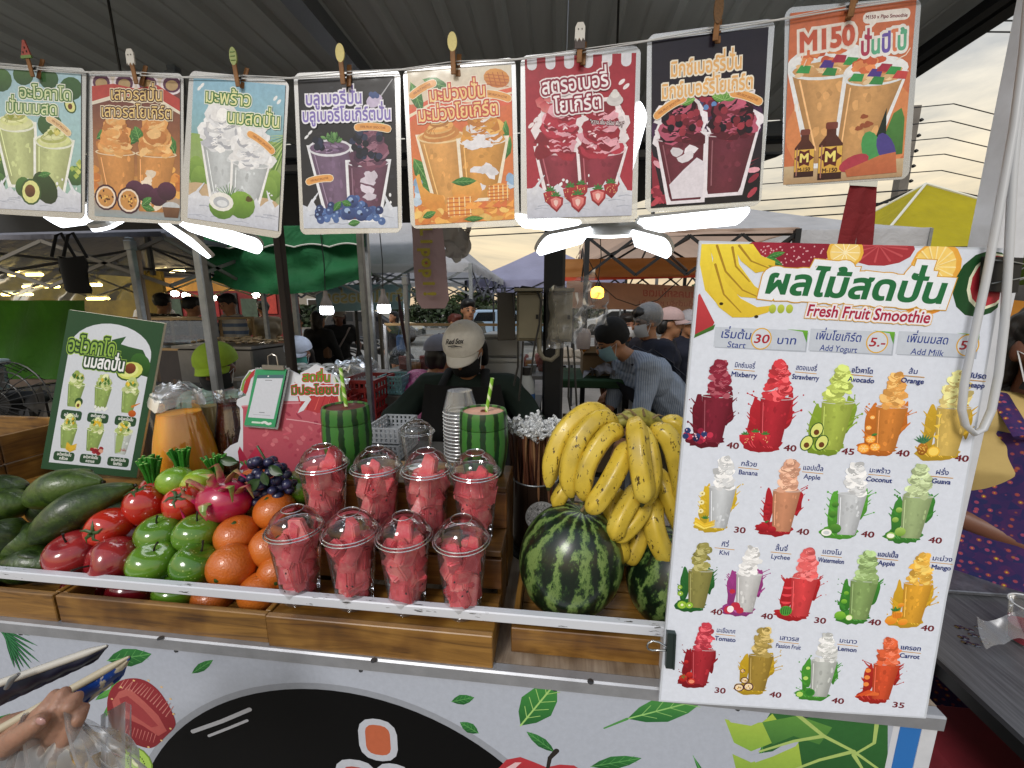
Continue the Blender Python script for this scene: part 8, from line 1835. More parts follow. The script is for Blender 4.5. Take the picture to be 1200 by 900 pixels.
for k,dz in enumerate((9.2-.5,9.2-1.05,9.2-1.6,9.2-2.15,9.2-2.7,5.9,5.5,5.2)):
 for side,q in(('right',p1_),('left',p2_)):
  A_=Vector((p0.x+.2,p0.y-.1,dz));B_=Vector((q.x,q.y,dz+.4));P=[A_.lerp(B_,i/14)-Vector((0,0,.9*(math.sin(PI*i/14))))for i in range(15)]
  b=MB();b.tube(P,.018 if k<5 else .026,5);tag(b.build('overhead_wire',M_BLACK),'%s overhead wire running %s from the pole by the yellow tent'%(lbs[k],side),'wire','overhead wires across the sky')
for k,(a_,b_)in enumerate((((1030,25),(1230,24)),((1030,36),(1230,38)))):
 b=MB();b.tube([onD(a_[0]-80,a_[1],3.2),onD(a_[0],a_[1],3.2),onD(b_[0],b_[1],3.2),onD(b_[0]+200,b_[1]-5,3.2)],.006,5);tag(b.build('near_cable',M_BLACK),'%s thick black cable right of the roof edge'%['upper','lower'][k],'cable','thick cables crossing the top right sky')
M_CRN=fruit_mat('far_leaves',[(.3,'#1c2a14'),(.5,'#2b3d1c'),(.7,'#3d5226')],.7,0,1.5);M_TRK=mat('bark','#3a3026',.9)
def leafcloud(rx,ry,rz,n,s_,rr):
 b=MB();lobes=[(Vector((rr.uniform(-.6,.6)*rx,rr.uniform(-.6,.6)*ry,rr.uniform(-.5,.6)*rz)),rr.uniform(.35,.6))for _ in range(9)]
 V=[];F=[]
 for k in range(n):
  c,q=lobes[k%9];d=Vector((rr.gauss(0,1),rr.gauss(0,1),rr.gauss(0,1))).normalized()*rr.uniform(.55,1.05)**.5*q;p=c+Vector((d.x*rx,d.y*ry,d.z*rz))
  a=Vector((rr.gauss(0,1),rr.gauss(0,1),rr.gauss(0,1))).normalized();e=a.orthogonal().normalized();f=a.cross(e);s1=s_*rr.uniform(.6,1.3);o=len(V)
  V+=[p+e*s1,p+f*s1*.6,p-e*s1,p-f*s1*.6];F.append((o,o+1,o+2,o+3))
 b.add(V,F,False);return b
rr=random.Random(33);crowns=[]
for k in range(4):o=leafcloud(2.6,2.2,1.7,1500,.22,rr).build('crown',M_CRN,None);crowns.append(o.data);bpy.data.objects.remove(o)
trk=MB();trk.tube([(0,0,0),(.1,0,1.5),(0,.1,3)],[.2,.15,.08],8);trk.tube([(.05,0,1.6),(.7,.2,2.8)],[.09,.04],6);trk.tube([(.05,0,1.4),(-.7,-.1,2.7)],[.09,.04],6);o=trk.build('trunk',M_TRK,None);TRK=o.data;bpy.data.objects.remove(o)
for k in range(26):
 x_=-38+3.6*k+rr.uniform(-1,1);y_=52+rr.uniform(-6,8);s_=rr.uniform(.75,1.15)
 t=thing('roadside_tree','%s dark green roadside tree from the left in the far tree line'%ORD(k),'tree',(x_,y_,0),'far tree line');t.scale=(s_,s_,s_*.9)
 c=bpy.data.objects.new('crown',crowns[k%4]);COL.objects.link(c);c.parent=t;c.location=(0,0,3.0);c.rotation_euler=(0,0,rr.uniform(0,6));c=bpy.data.objects.new('trunk',TRK);COL.objects.link(c);c.parent=t
V=MB();rr=random.Random(3)
hb=leafcloud(1,1,1,10,.2,rr);V_=[];F_=[]
for k in range(16000):
 p=Vector((rr.uniform(-30,30),30+rr.uniform(-.8,.8),rr.uniform(.1,1.75+.25*noise.noise(Vector((k%97,1,2))))));a=Vector((rr.gauss(0,1),rr.gauss(0,1),rr.gauss(0,1))).normalized();e=a.orthogonal().normalized();f=a.cross(e);o=len(V_);s1=rr.uniform(.1,.2);V_+=[p+e*s1,p+f*s1,p-e*s1,p-f*s1];F_.append((o,o+1,o+2,o+3))
hd=MB();hd.add(V_,F_,False);stuff(hd.build('roadside_hedge',M_CRN,None),'long clipped dark green hedge along the far road','hedge')
g=MB();g.add([(-80,22,.004),(80,22,.004),(80,28.6,.004),(-80,28.6,.004)],[(0,1,2,3)]);struct(g.build('road',mat('road_grey','#6a6966',.9,var=.1)))
for yy,w_ in((21.9,.2),(28.7,.2)):g=MB();g.box((0,yy,.06),(160,w_,.12));struct(g.build('kerb',M_CONC))
def car(label,x,y,col,rz=0):
 t=thing('parked_car',label,'car',(x,y,0));m_=mat('paint_'+col[1:],col,.25,.1,coat=.6)
 prof=[(-2.1,.35),(-2.15,.7),(-2.05,.92),(-1.6,1.0),(-1.35,1.38),(-1.1,1.47),(.3,1.47),(.55,1.40),(1.15,.98),(1.9,.86),(2.12,.7),(2.15,.38),(1.75,.28),(-1.8,.28)]
 b=MB();b.prism([(u_,-.85,v_)for u_,v_ in prof],(0,1,0),1.7);o=b.build('car_body',m_,t);md=o.modifiers.new('b','BEVEL');md.width=.07;md.segments=3
 for sy_ in(-.856,.856):b=MB();b.prism([(u_,sy_,v_)for u_,v_ in((-1.28,1.02),(-1.08,1.36),(-.4,1.38),(-.4,1.02))],(0,1 if sy_>0 else-1,0),.006);b.prism([(u_,sy_,v_)for u_,v_ in((-.3,1.02),(-.3,1.38),(.32,1.37),(.85,1.02))],(0,1 if sy_>0 else-1,0),.006);b.build('side_window',mat('car_glass','#151a1e',.1),t)
 b=MB();b.prism([(.60,-.74,1.37),(1.10,-.74,1.03),(1.10,.74,1.03),(.60,.74,1.37)],(.55,0,.83),.02);b.build('windscreen',MATS['car_glass'],t)
 b=MB();b.prism([(-1.56,-.74,1.03),(-1.36,-.74,1.36),(-1.36,.74,1.36),(-1.56,.74,1.03)],(-.85,0,.5),.02);b.build('rear_window',MATS['car_glass'],t)
 for u_ in(-1.35,1.35):
  for sy_ in(-.8,.8):
   b=MB();b.lathe([(.20,-.09),(.31,-.09),(.33,-.05),(.33,.05),(.31,.09),(.20,.09)],20,mtx=Matrix.Translation((u_,sy_,.33))@Matrix.Rotation(R(90),4,'X'));w_=b.build('wheel',M_BLACK,t);b=MB();b.lathe([(.0001,-.07),(.2,-.085),(.2,.085),(.0001,.07)],14,mtx=Matrix.Translation((u_,sy_,.33))@Matrix.Rotation(R(90),4,'X'));b.build('rim',M_STEEL,w_)
 for sy_ in(-.6,.6):b=MB();b.ell((2.1,sy_,.68),(.06,.16,.08),10,6);b.build('headlight',mat('headlight','#b4b8bc',.1),t);b=MB();b.box((-2.12,sy_,.8),(.05,.2,.14));b.build('tail_light',mat('tail_red','#7a1414',.2),t)
 t.rotation_euler=(0,0,R(rz));return t
q=onD(590,388,17);car('pale blue car behind the table, seen beyond the cap wearing vendor',q.x,q.y,'#8fa9c4',12);q=onD(720,392,24);car('white car on the far road behind the green table',q.x,q.y,'#b4b6b6',180);q=onD(435,388,17);car('dark grey car beyond the hanging bulbs',q.x,q.y,'#2a2c30',5)
q=onD(440,400,9.0);t=thing('motorbike','black motorbike parked beyond the slim grey post','motorbike',(q.x,q.y,0))
for u_ in(-.6,.6):
 b=MB();b.tube([(u_+.27*math.cos(k*.314),0,.3+.27*math.sin(k*.314))for k in range(20)],.045,8,closed=True);w_=b.build('wheel',M_BLACK,t);b=MB();b.lathe([(.06,-.04),(.06,.04)],10,mtx=Matrix.Translation((u_,0,.3))@Matrix.Rotation(R(90),4,'X'));b.build('hub',M_STEEL,w_)
b=MB();b.tube([(-.75,0,.75),(-.3,0,.72),(.1,0,.6),(.35,0,.7),(.45,0,.95)],[.06,.13,.12,.12,.08],10);b.build('bike_body',mat('bike_black','#101114',.3),t);b=MB();b.tube([(-.7,0,.86),(-.3,0,.84),(.05,0,.78)],[.05,.10,.06],10,flat=(1,.6));b.build('saddle',M_BLACK,t)
b=MB();b.tube([(.42,-.3,1.05),(.45,0,1.0),(.42,.3,1.05)],.02,8);b.build('handlebar',M_BLACK,t);b=MB();b.tube([(.6,0,.3),(.42,0,1.0)],.035,8);b.build('fork',M_STEEL,t);b=MB();b.ell((.52,0,.95),(.08,.08,.08),10,6);b.build('headlight',mat('headlight','#b4b8bc'),t)
q=onD(419,390,5.0);t=thing('tripod_stand','black tripod stand right of the woman with the handbag','tripod',(q.x,q.y,0));tube_part('mast',[(0,0,.5),(0,0,1.5)],.02,M_BLACK,t,world=False)
for k in range(3):tube_part('leg',[(0,0,1.0),(.4*math.cos(k*2.09+.5),.4*math.sin(k*2.09+.5),0)],.015,M_BLACK,t,world=False)
box_part('stand_head',(0,0,1.56),(.16,.1,.12),M_BLACK,t,.01,world=False)
for i,(px,D,w_,h_,lb)in enumerate(((350,40,16,3.4,'long low shop building far behind the green awning'),(1300,44,18,4.2,'low building far out to the right'))):
 q=onD(px,400,D);t=thing('shop_building',lb,'building',(q.x,q.y,0));box_part('wall',(0,0,h_/2),(w_,6,h_),mat('plaster','#8a8478',.8,var=.1),t,world=False);box_part('roof',(0,0,h_+.12),(w_+.8,6.8,.24),mat('roof_tin','#5a5c60',.5),t,world=False)
 for k in range(6):
  fr_=box_part('window',(-w_/2+w_*(k+.5)/6,-3.01,h_*.5),(1.5,.06,1.4),M_WHITE,t,world=False);box_part('pane',(-w_/2+w_*(k+.5)/6,-3.045,h_*.5),(1.3,.02,1.2),mat('car_glass','#151a1e',.1),fr_,world=False)
SKINS={'a':'#8f6048','b':'#a87858','c':'#6b4433'}
def cloth(nm,col,var=.12,**k):return mat('cloth_'+nm,col,.85,var=var,vscale=14,bump=.6,bscale=16,**k)
def person(label,px,py,D,face=0,hz=None,lean=0,head=(0,0),arms=None,shirt=None,sleeve=.5,pants=None,hair='#14110f',hairlen=0,skin='b',cat='person',vox=.012,k=1.0,sit=False,head_z=None,wide=1.0,group=None,bald=False,short=False,hat=False):
 """px, py, D: where the head's centre is; face: heading in degrees, 0 = towards the camera, + turns to the photo's right"""
 H=onD(px,py,D);hd_h=.66*k;ln=R(lean)
 a=R(face);fw=Vector((math.sin(a),-math.cos(a),0));rt=Vector((-math.cos(a),-math.sin(a),0))*-1
 rt=fw.cross(Vector((0,0,1)))
 up=Vector((0,0,1))*math.cos(ln)+fw*math.sin(ln);bk=fw*math.cos(ln)-Vector((0,0,1))*math.sin(ln)
 hip=H-up*hd_h-fw*.03;hip_w=hip
 t=thing('person',label,cat,(hip.x,hip.y,0),group);O=t.location
 def W(r,u,f):return hip+rt*r*k+up*u*k+bk*f*k
 ms=mat('skin_'+skin,SKINS[skin],.5,var=.08,vscale=20,sss=.1)
 hc=H;hy=R(head[0]);hfw=(fw*math.cos(hy)+rt*math.sin(hy));hp=R(head[1]);hf=hfw*math.cos(hp)-Vector((0,0,1))*math.sin(hp);hr=hfw.cross(Vector((0,0,1))).normalized();hu=hr.cross(hf)
 if hu.z<0:hu=-hu
 def Hd(r,u,f):return hc+hr*r*k+hu*u*k+hf*f*k
 MH=Matrix((hr,hf,hu)).transposed()
 E=[]
 sh=[W(s*.165*wide,.47,0)for s in(-1,1)];nk=W(0,.52,0)
 E+=[('c',W(-.07,0,0),.115*k,W(.07,0,0),.115*k),('c',W(0,.05,0),.12*k,W(0,.25,0),.115*k),('c',W(-.06,.36,0),.115*k,W(.06,.36,0),.115*k),('c',sh[0],.062*k,sh[1],.062*k),('c',nk,.052*k,Hd(0,-.06,-.01),.05*k)]
 E+=[('e',Hd(0,.02,-.012),(.074*k,.092*k,.098*k),MH),('e',Hd(0,-.05,.022),(.054*k,.062*k,.06*k),MH),('e',Hd(0,-.012,.098),(.013*k,.018*k,.022*k),MH),('e',Hd(0,-.098,.06),(.022*k,.018*k,.016*k),MH),('e',Hd(-.076,-.005,-.01),(.010*k,.02*k,.03*k),MH),('e',Hd(.076,-.005,-.01),(.010*k,.02*k,.03*k),MH)]
 arms=arms or[((-.10,-.25,.02),(-.10,-.46,.12)),((.10,-.25,.02),(.10,-.46,.12))]
 A_=[]
 for i,(e_,w_)in enumerate(arms):
  def Q(v):return sh[i]+rt*v[0]*k+Vector((0,0,1))*v[1]*k+fw*v[2]*k
  el,wr=Q(e_),Q(w_);A_.append((sh[i],el,wr));d=(wr-el).normalized();sd=d.cross(Vector((0,0,1)));sd=sd.normalized()if sd.length>.1 else rt
  E+=[('c',sh[i],.052*k,el,.040*k),('c',el,.038*k,wr,.026*k),('c',wr,.028*k,wr+d*.07*k,.032*k)]
  for j in range(4):E.append(('c',wr+d*.08*k+sd*(j-1.5)*.017*k,.011*k,wr+d*(.15-.01*abs(j-1.5))*k+sd*(j-1.5)*.020*k-Vector((0,0,.02*k)),.008*k))
  E.append(('c',wr+d*.04*k,.013*k,wr+d*.09*k-sd*.045*k,.009*k))
 foot_z=.05;legs=[]
 for s in(-1,1):
  h0=W(s*.085,0,0)
  if sit:kn=h0+fw*.40*k+rt*s*.06;an=Vector((kn.x,kn.y,max(.08,kn.z-.44*k)))-fw*.05
  else:an=Vector((h0.x,h0.y,.08))-fw*.02+rt*s*.02;kn=h0.lerp(an,.48)+fw*.03
  legs.append((h0,kn,an));E+=[('c',h0,.088*k,kn,.058*k),('c',kn,.056*k,an,.036*k),('c',an-Vector((0,0,.03)),.036*k,an+fw*.13*k-Vector((0,0,.045)),.030*k)]
 blob('body',E,vox,ms,t,2,world=True)
 g=.016*k
 if shirt:
  S=[('c',W(-.075,-.02,0),.125*k+g,W(.075,-.02,0),.125*k+g),('c',W(0,.08,0),.125*k+g,W(0,.25,0),.12*k+g),('c',W(-.07,.36,0),.12*k+g,W(.07,.36,0),.12*k+g),('c',sh[0],.062*k+g,sh[1],.062*k+g),('e',nk-up*.02,(.075*k,.075*k,.035*k))]
  for(s_,el,wr)in A_:
   if sleeve<=1:S.append(('c',s_,.056*k+g,s_.lerp(el,sleeve),.048*k+g*1.3))
   else:S+=[('c',s_,.055*k+g,el,.042*k+g),('c',el,.040*k+g,el.lerp(wr,sleeve-1),.034*k+g)]
  o=blob('shirt',S,vox,shirt,t,2,world=True)
  for v in o.data.vertices:v.co+=Vector((noise.noise(v.co*9),noise.noise(v.co*9+Vector((4,4,1))),noise.noise(v.co*8)))*.012*k
 if pants:
  S=[('c',W(-.07,-.02,0),.125*k,W(.07,-.02,0),.125*k)]
  for h0,kn,an in legs:S.append(('c',h0,.095*k+g,h0.lerp(kn,.8)if short else kn,.068*k+g));(None if short else S.append(('c',kn,.066*k+g,an,.052*k+g)))
  blob('trousers',S,vox*1.2,pants,t,2,world=True)
 if not bald:
  S=[('e',Hd(0,.030,-.026),(.081*k,.094*k,.086*k),MH)]if hat else[('e',Hd(0,.042,-.026),(.084*k,.098*k,.094*k),MH),('e',Hd(0,.085,.03),(.07*k,.06*k,.045*k),MH)]
  if hairlen:S+=[('c',Hd(-.06,0,-.05),.04*k,Hd(-.06,-hairlen,-.06),.03*k),('c',Hd(.06,0,-.05),.04*k,Hd(.06,-hairlen,-.06),.03*k),('c',Hd(0,0,-.08),.05*k,Hd(0,-hairlen,-.08),.04*k)]
  o=blob('hair',S,vox,mat('hair_'+hair[1:],hair,.5,var=.4,vscale=120),t,1,world=True)
  for v in o.data.vertices:v.co+=Vector((noise.noise(v.co*40),noise.noise(v.co*40+Vector((4,4,1))),noise.noise(v.co*38)))*(.002 if hat else .008)*k
 for s in(-1,1):b=MB();b.ell(Hd(s*.03,.008,.078),(.012*k,.006*k,.006*k),8,5,mtx=MH);b.build('eye',M_BLACK,t,world=True);b=MB();b.tube([Hd(s*.018,.03,.082),Hd(s*.034,.035,.078),Hd(s*.048,.028,.066)],.003*k,5);b.build('eyebrow',M_BLACK,t,world=True)
 b=MB();b.tube([Hd(-.022,-.055,.080),Hd(0,-.053,.086),Hd(.022,-.055,.080)],.004*k,5);b.build('lips',mat('lips','#6e3a34',.5),t,world=True)
 t['_k']=k
 return dict(t=t,Hd=Hd,W=W,MH=MH,k=k,sh=sh,arms=A_,fw=fw,rt=rt,up=up,hip=hip,vox=vox)
def cap(P,col,name='cap',brim=1,col2=None,back=False,low=0.0):
 Hd,k,MH=P['Hd'],P['k'],P['MH'];m=mat('cap_'+col[1:],col,.8,var=.1,vscale=30,bump=.3,bscale=200);b=MB();s=-1 if back else 1
 rr_=[]
 def f(u_,v_):
  a=2*PI*u_;th=v_*1.5;d=math.sin(th);return Hd(.100*d*math.cos(a),.045+low+.100*math.cos(th)-(.012 if v_>.99 else 0),-.012+.118*d*math.sin(a))
 b.grid(f,28,9);b.build('cap_crown',m,P['t'],world=True)
 b=MB();b.tube([Hd(0,.144+low,-.012),Hd(0,.149+low,-.012)],.008*k,8);b.build('cap_button',m,P['t'],world=True)
 if brim:
  def f(u_,v_):x=(u_-.5)*2;return Hd(.085*x*(1-.12*v_),.052+low-.030*v_-.026*x*x,s*(.085*math.sqrt(max(0,1-x*x*.75))+.075*v_*math.sqrt(max(.02,1-x*x)))-.006)
  b=MB();b.grid(f,14,6);o=b.build('cap_brim',mat('capb_'+(col2 or col)[1:],col2 or col,.8),P['t'],world=True);md=o.modifiers.new('t','SOLIDIFY');md.thickness=.004
def mask(P,col='#6f9ea4'):
 Hd,k=P['Hd'],P['k'];b=MB()
 def f(u_,v_):a=(u_-.5)*2.5;return Hd(.078*math.sin(a),.004-.095*v_,.006+(.090+.014*math.sin(PI*v_))*math.cos(a)*(1-.1*v_))
 b.grid(f,12,7);b.build('face_mask',mat('mask_'+col[1:],col,.7,var=.08),P['t'],world=True)
 for s in(-1,1):b=MB();b.tube([Hd(s*.074,-.01,.04),Hd(s*.082,.0,.0),Hd(s*.074,-.07,.04)],.0018*k,5);b.build('mask_loop',M_WHITE,P['t'],world=True)
def strap(P,pts,m,w_=.02,nm='strap'):b=MB();b.tube([P['W'](*q)for q in pts],w_,8,flat=(1,.35));return b.build(nm,m,P['t'],world=True)
NAVY=cloth('navy','#12172a');BLK=cloth('black','#0b0c0e');JEAN=cloth('jean','#2a3040');KHA=cloth('khaki','#5a5340')
P=person('vendor in a white cap and black apron over dark green, head bowed behind the mugs',545,412,1.93,hat=True,face=0,lean=8,head=(6,32),arms=[((-.16,-.20,.10),(-.06,-.30,.30)),((.20,-.20,.08),(.13,-.34,.26))],shirt=cloth('dkgreen','#10231c'),sleeve=.8,pants=BLK,skin='b',vox=.010,sit=True,wide=1.28,hair='#0e0c0b',hairlen=.10)
cap(P,'#dad7cf',low=.004);mask(P,'#141416')
W_,t=P['W'],P['t']
b=MB();b.grid(lambda u_,v_:W_((u_-.5)*(.36+.12*min(1,v_*2.2)),.53-.62*v_,.10+.065*math.cos((u_-.5)*2.6)+.01*math.sin(8*u_+5*v_)),14,16);b.build('apron',BLK,t,world=True)
for s in(-1,1):b=MB();b.tube([W_(s*.11,.50,.13),W_(s*.09,.565,.0),W_(s*.05,.50,-.13)],.022,8,flat=(1,.4));b.build('apron_strap',BLK,t,world=True)
A=Art(100,60);A.text('Red Sox',48,32,30,'#16161c',bold=.03,slant=.35,width=80,rot=-4);A.line([(22,44),(50,40),(84,45),(60,43),(34,47)],(3.5,2),'#16161c')
Hd=P['Hd']
C=[Hd(.052*sx_,.045+.004+.100*math.cos(th),-.012+.121*math.sin(th))for sx_,th in((1,.62),(-1,.62),(-1,1.22),(1,1.22))]
cc=sum(C,Vector())/4;nn=(C[3]-C[0]).cross(C[1]-C[0]).normalized()
if nn.y>0:C=[C[1],C[0],C[3],C[2]];nn=-nn
A.build('cap_lettering',t,C,PR_FAB,nrm=nn,base=.014)
q=P['hip'];s_=thing('stool','tall dark stool under the cap wearing vendor','stool',(q.x,q.y,0));b=MB();b.lathe([(.16,q.z-.16),(.17,q.z-.13),(.0001,q.z-.125)],20);b.build('stool_seat',M_BLACK,s_)
for k_ in range(4):tube_part('stool_leg',[(.1*math.cos(k_*1.57+.8),.1*math.sin(k_*1.57+.8),q.z-.16),(.18*math.cos(k_*1.57+.8),.18*math.sin(k_*1.57+.8),0)],.012,M_DARKSTEEL,s_,world=False)
P=person('seated vendor in a lime green cap and black mask behind the orange juice',254,432,2.15,hat=True,face=8,head=(-10,14),shirt=cloth('sage','#6f8a80'),sleeve=.6,pants=JEAN,skin='c',sit=True,vox=.012);cap(P,'#7f9c1c',brim=1);mask(P,'#101012')
P=person('seated vendor in a white cap and teal face mask behind the dark post',350,415,3.2,hat=True,face=10,head=(0,12),shirt=cloth('slate','#4a5468'),sleeve=1.5,pants=JEAN,skin='a',sit=True,vox=.014,hairlen=.16);cap(P,'#a9b2c4');mask(P,'#4f9c94')
P=person('woman in a black tee and beige cap carrying a tan handbag with a white strap',397,371,5.9,hat=True,face=40,head=(20,5),shirt=BLK,sleeve=.5,pants=BLK,skin='c',vox=.016,arms=[((-.10,-.25,.02),(-.03,-.36,.2)),((.10,-.25,.0),(.02,-.44,.12))],hairlen=.1);cap(P,'#8f8678')
strap(P,[(-.13,.5,.08),(0,.3,.15),(.12,.1,.14)],mat('strap_white','#b4a8a4',.6),.022)
q=onD(379,411,5.6);t=thing('handbag','tan paper handbag held by the woman in the black tee','handbag',q);b=MB();b.box((0,0,0),(.20,.09,.20),bev=.01);b.build('bag_body',mat('tan_paper','#7f5c42',.6),t);tube_part('bag_handle',[(-.05,-.03,.09),(-.04,-.03,.18),(.04,-.03,.18),(.05,-.03,.09)],.008,mat('tan_paper','#7f5c42'),t,world=False)
P=person('person in black with dark hair standing left of the woman with the handbag',374,375,5.6,face=170,shirt=BLK,sleeve=1.6,pants=BLK,vox=.018,hair='#231c1a',hairlen=.12)
P=person('person in grey beside the dark post, dark hair tied back',345,378,5.2,face=120,shirt=cloth('grey','#4c4f55'),sleeve=1.5,pants=BLK,vox=.018,hairlen=.1)
P=person('person in a dark jacket and shorts drinking, with a blue bag, far beyond the bulbs',461,372,8.0,face=-40,head=(0,-10),shirt=cloth('charcoal','#1c1e24'),sleeve=1.6,pants=BLK,short=True,vox=.02,arms=[((-.08,-.2,.1),(.06,-.04,.2)),((.10,-.25,.0),(.10,-.46,.1))],hairlen=.2)
q=onD(471,402,7.8);t=thing('tote_bag','blue tote bag hanging at the side of the drinking person','bag',q);b=MB();b.box((0,0,0),(.22,.1,.32),bev=.04);b.build('bag_body',mat('tote_blue','#2f4f7a',.7),t);tube_part('bag_strap',[(-.06,0,.15),(0,0,.45),(.06,0,.15)],.01,mat('tote_blue','#2f4f7a'),t,world=False)
m,nt_,p_=new_mat('cloth_stripes');t_=N(nt_,'ShaderNodeTexCoord');wv=N(nt_,'ShaderNodeTexWave',bands_direction='Z',i_Scale=3.6,i_Distortion=.6);nt_.links.new(t_.outputs['Object'],wv.inputs['Vector']);r_=ramp(nt_,[(.4,'#5c6f8e'),(.55,'#b4b2ae')]);nt_.links.new(wv.outputs[0],r_.inputs[0]);nt_.links.new(r_.outputs[0],p_.inputs['Base Color']);p_.inputs['Roughness'].default_value=.85;STR=m
P=person('man in a blue and white striped tee behind the steel counter',267,357,4.9,face=-25,head=(-10,18),shirt=STR,sleeve=.75,pants=JEAN,skin='b',vox=.014,wide=1.05,arms=[((-.12,-.24,.04),(-.12,-.40,.14)),((.12,-.24,.04),(.10,-.42,.14))])
P=person('man in a beige tee and black shorts seen from the side, reaching left',308,362,6.2,face=-120,shirt=cloth('beige','#8f8066'),sleeve=.8,pants=BLK,short=True,skin='a',vox=.016,arms=[((-.08,-.22,.12),(-.05,-.34,.30)),((.06,-.22,.12),(.02,-.34,.30))])
P=person('man in a navy tee with his back turned at the red stall',226,360,4.8,face=175,shirt=NAVY,sleeve=.6,pants=BLK,vox=.016,wide=1.1)
m,nt_,p_=new_mat('cloth_blossom');t_=N(nt_,'ShaderNodeTexCoord');v_=N(nt_,'ShaderNodeTexVoronoi',i_Scale=22);nt_.links.new(t_.outputs['Object'],v_.inputs['Vector']);r_=ramp(nt_,[(.28,'#a4a29e'),(.4,'#15161c')]);nt_.links.new(v_.outputs['Distance'],r_.inputs[0]);nt_.links.new(r_.outputs[0],p_.inputs['Base Color']);p_.inputs['Roughness'].default_value=.85
P=person('woman in a black shirt with a white pattern bending at the red stall',192,356,4.8,face=190,lean=12,shirt=m,sleeve=1.2,pants=BLK,vox=.016,hair='#0c0a0a')
P=person('person in a white shirt mostly hidden behind the patterned shirt',180,352,6.0,face=60,shirt=cloth('white','#a8a8a8'),sleeve=.6,pants=BLK,vox=.018)
P=person('young man with full black hair in an olive shirt beyond the vendor',549,364,4.4,face=50,head=(20,5),shirt=cloth('olive','#3a3a2c'),sleeve=.6,pants=BLK,skin='b',vox=.014,hair='#0b0a0a')
P=person('child with reddish brown hair beside the young man in olive',534,379,4.2,face=60,shirt=cloth('rust','#5c3c30'),sleeve=.6,pants=BLK,skin='b',vox=.014,hair='#5a2418',k=.78)
m,nt_,p_=new_mat('cloth_batik');t_=N(nt_,'ShaderNodeTexCoord');v_=N(nt_,'ShaderNodeTexNoise',i_Scale=18,i_Distortion=3);nt_.links.new(t_.outputs['Object'],v_.inputs['Vector']);r_=ramp(nt_,[(.4,'#a0246e'),(.55,'#b85a8c'),(.65,'#8a1c5c')]);nt_.links.new(v_.outputs[0],r_.inputs[0]);nt_.links.new(r_.outputs[0],p_.inputs['Base Color'])
P=person('person in a bright pink top and grey cap bending behind the cap wearing vendor',517,416,2.75,hat=True,face=150,lean=20,shirt=m,sleeve=1.3,pants=BLK,vox=.014,sit=True,hairlen=.06);cap(P,'#6f707c')
m,nt_,p_=new_mat('cloth_pinstripe');t_=N(nt_,'ShaderNodeTexCoord');wv=N(nt_,'ShaderNodeTexWave',bands_direction='X',i_Scale=26,i_Distortion=1.5);nt_.links.new(t_.outputs['Object'],wv.inputs['Vector']);r_=ramp(nt_,[(.3,'#8290a6'),(.7,'#a2adbd')]);nt_.links.new(wv.outputs[0],r_.inputs[0]);nt_.links.new(r_.outputs[0],p_.inputs['Base Color']);p_.inputs['Roughness'].default_value=.85
n1=N(nt_,'ShaderNodeTexNoise',i_Scale=9,i_Detail=5);nt_.links.new(t_.outputs['Object'],n1.inputs['Vector']);bb=N(nt_,'ShaderNodeBump',i_Strength=.8,i_Distance=.03);nt_.links.new(n1.outputs[0],bb.inputs['Height']);nt_.links.new(bb.outputs[0],p_.inputs['Normal'])
P=person('man in a pale blue shirt, black beanie and mask bowed over the green table',716,401,2.5,face=-74,lean=46,head=(0,30),shirt=m,sleeve=1.15,pants=KHA,skin='b',vox=.010,bald=True,wide=1.1,arms=[((-.02,-.26,.04),(-.02,-.42,.14)),((.02,-.27,.04),(.0,-.46,.12))])
mask(P,'#7fa3b0');Hd,W_=P['Hd'],P['W']
blob('beanie',[('e',Hd(0,.055,-.03),(.095,.108,.098),P['MH']),('e',Hd(0,.02,-.05),(.092,.085,.07),P['MH'])],.010,cloth('beanie','#0c0c0d'),P['t'],2,world=True)
AS=mat('apron_navy','#0e1322',.8)
for s in(-1,1):strap(P,[(s*.10,.52,.05),(s*.12,.50,-.10),(s*.02,.30,-.165),(-s*.12,.10,-.155)],AS,.016,'apron_strap')
strap(P,[(-.17,.06,.02),(-.12,.05,-.15),(.12,.05,-.15),(.17,.06,.02)],AS,.008,'apron_tie');b=MB();b.grid(lambda u_,v_:W_((u_-.5)*.34,.44-.75*v_,.155+.02*math.sin(6*v_)),8,12);b.build('apron',AS,P['t'],world=True)
sh,el,wr=P['arms'][0];b=MB();b.tube([wr+(el-wr)*.06+Vector((.034*math.cos(a_*.5236),.034*math.sin(a_*.5236),0))for a_ in range(12)],.008,6,closed=True);b.build('wristwatch',M_BLACK,P['t'],world=True)
P=person('person in a dark navy jacket and white hair net behind the man in pale blue',757,378,3.0,face=-75,lean=6,head=(0,16),shirt=NAVY,sleeve=1.7,pants=BLK,skin='b',vox=.011,wide=1.25,arms=[((-.1,-.25,.05),(-.05,-.40,.22)),((.1,-.25,.05),(.05,-.40,.22))]);Hd=P['Hd']
b=MB();b.ell(Hd(0,.045,-.03),(.098,.110,.100),22,14,mtx=P['MH'],disp=lambda d:.05*noise.noise(d*6));b.build('hair_net',clear_plastic('hair_net',tint=(.85,.85,.85),gloss=.02,rough=.5,milky=.2),P['t'],world=True);mask(P,'#a9acb0')
P=person('woman with black hair and a white mask beyond the man in pale blue',735,383,3.9,face=20,shirt=BLK,sleeve=1.5,pants=BLK,skin='a',vox=.014,hairlen=.14);mask(P,'#b4b6b8')
P=person('person in a pale pink cap and navy top right of the hair net',786,380,3.35,hat=True,face=70,shirt=NAVY,sleeve=1.5,pants=BLK,skin='b',vox=.014,wide=1.25,hairlen=.05);cap(P,'#b49a98')
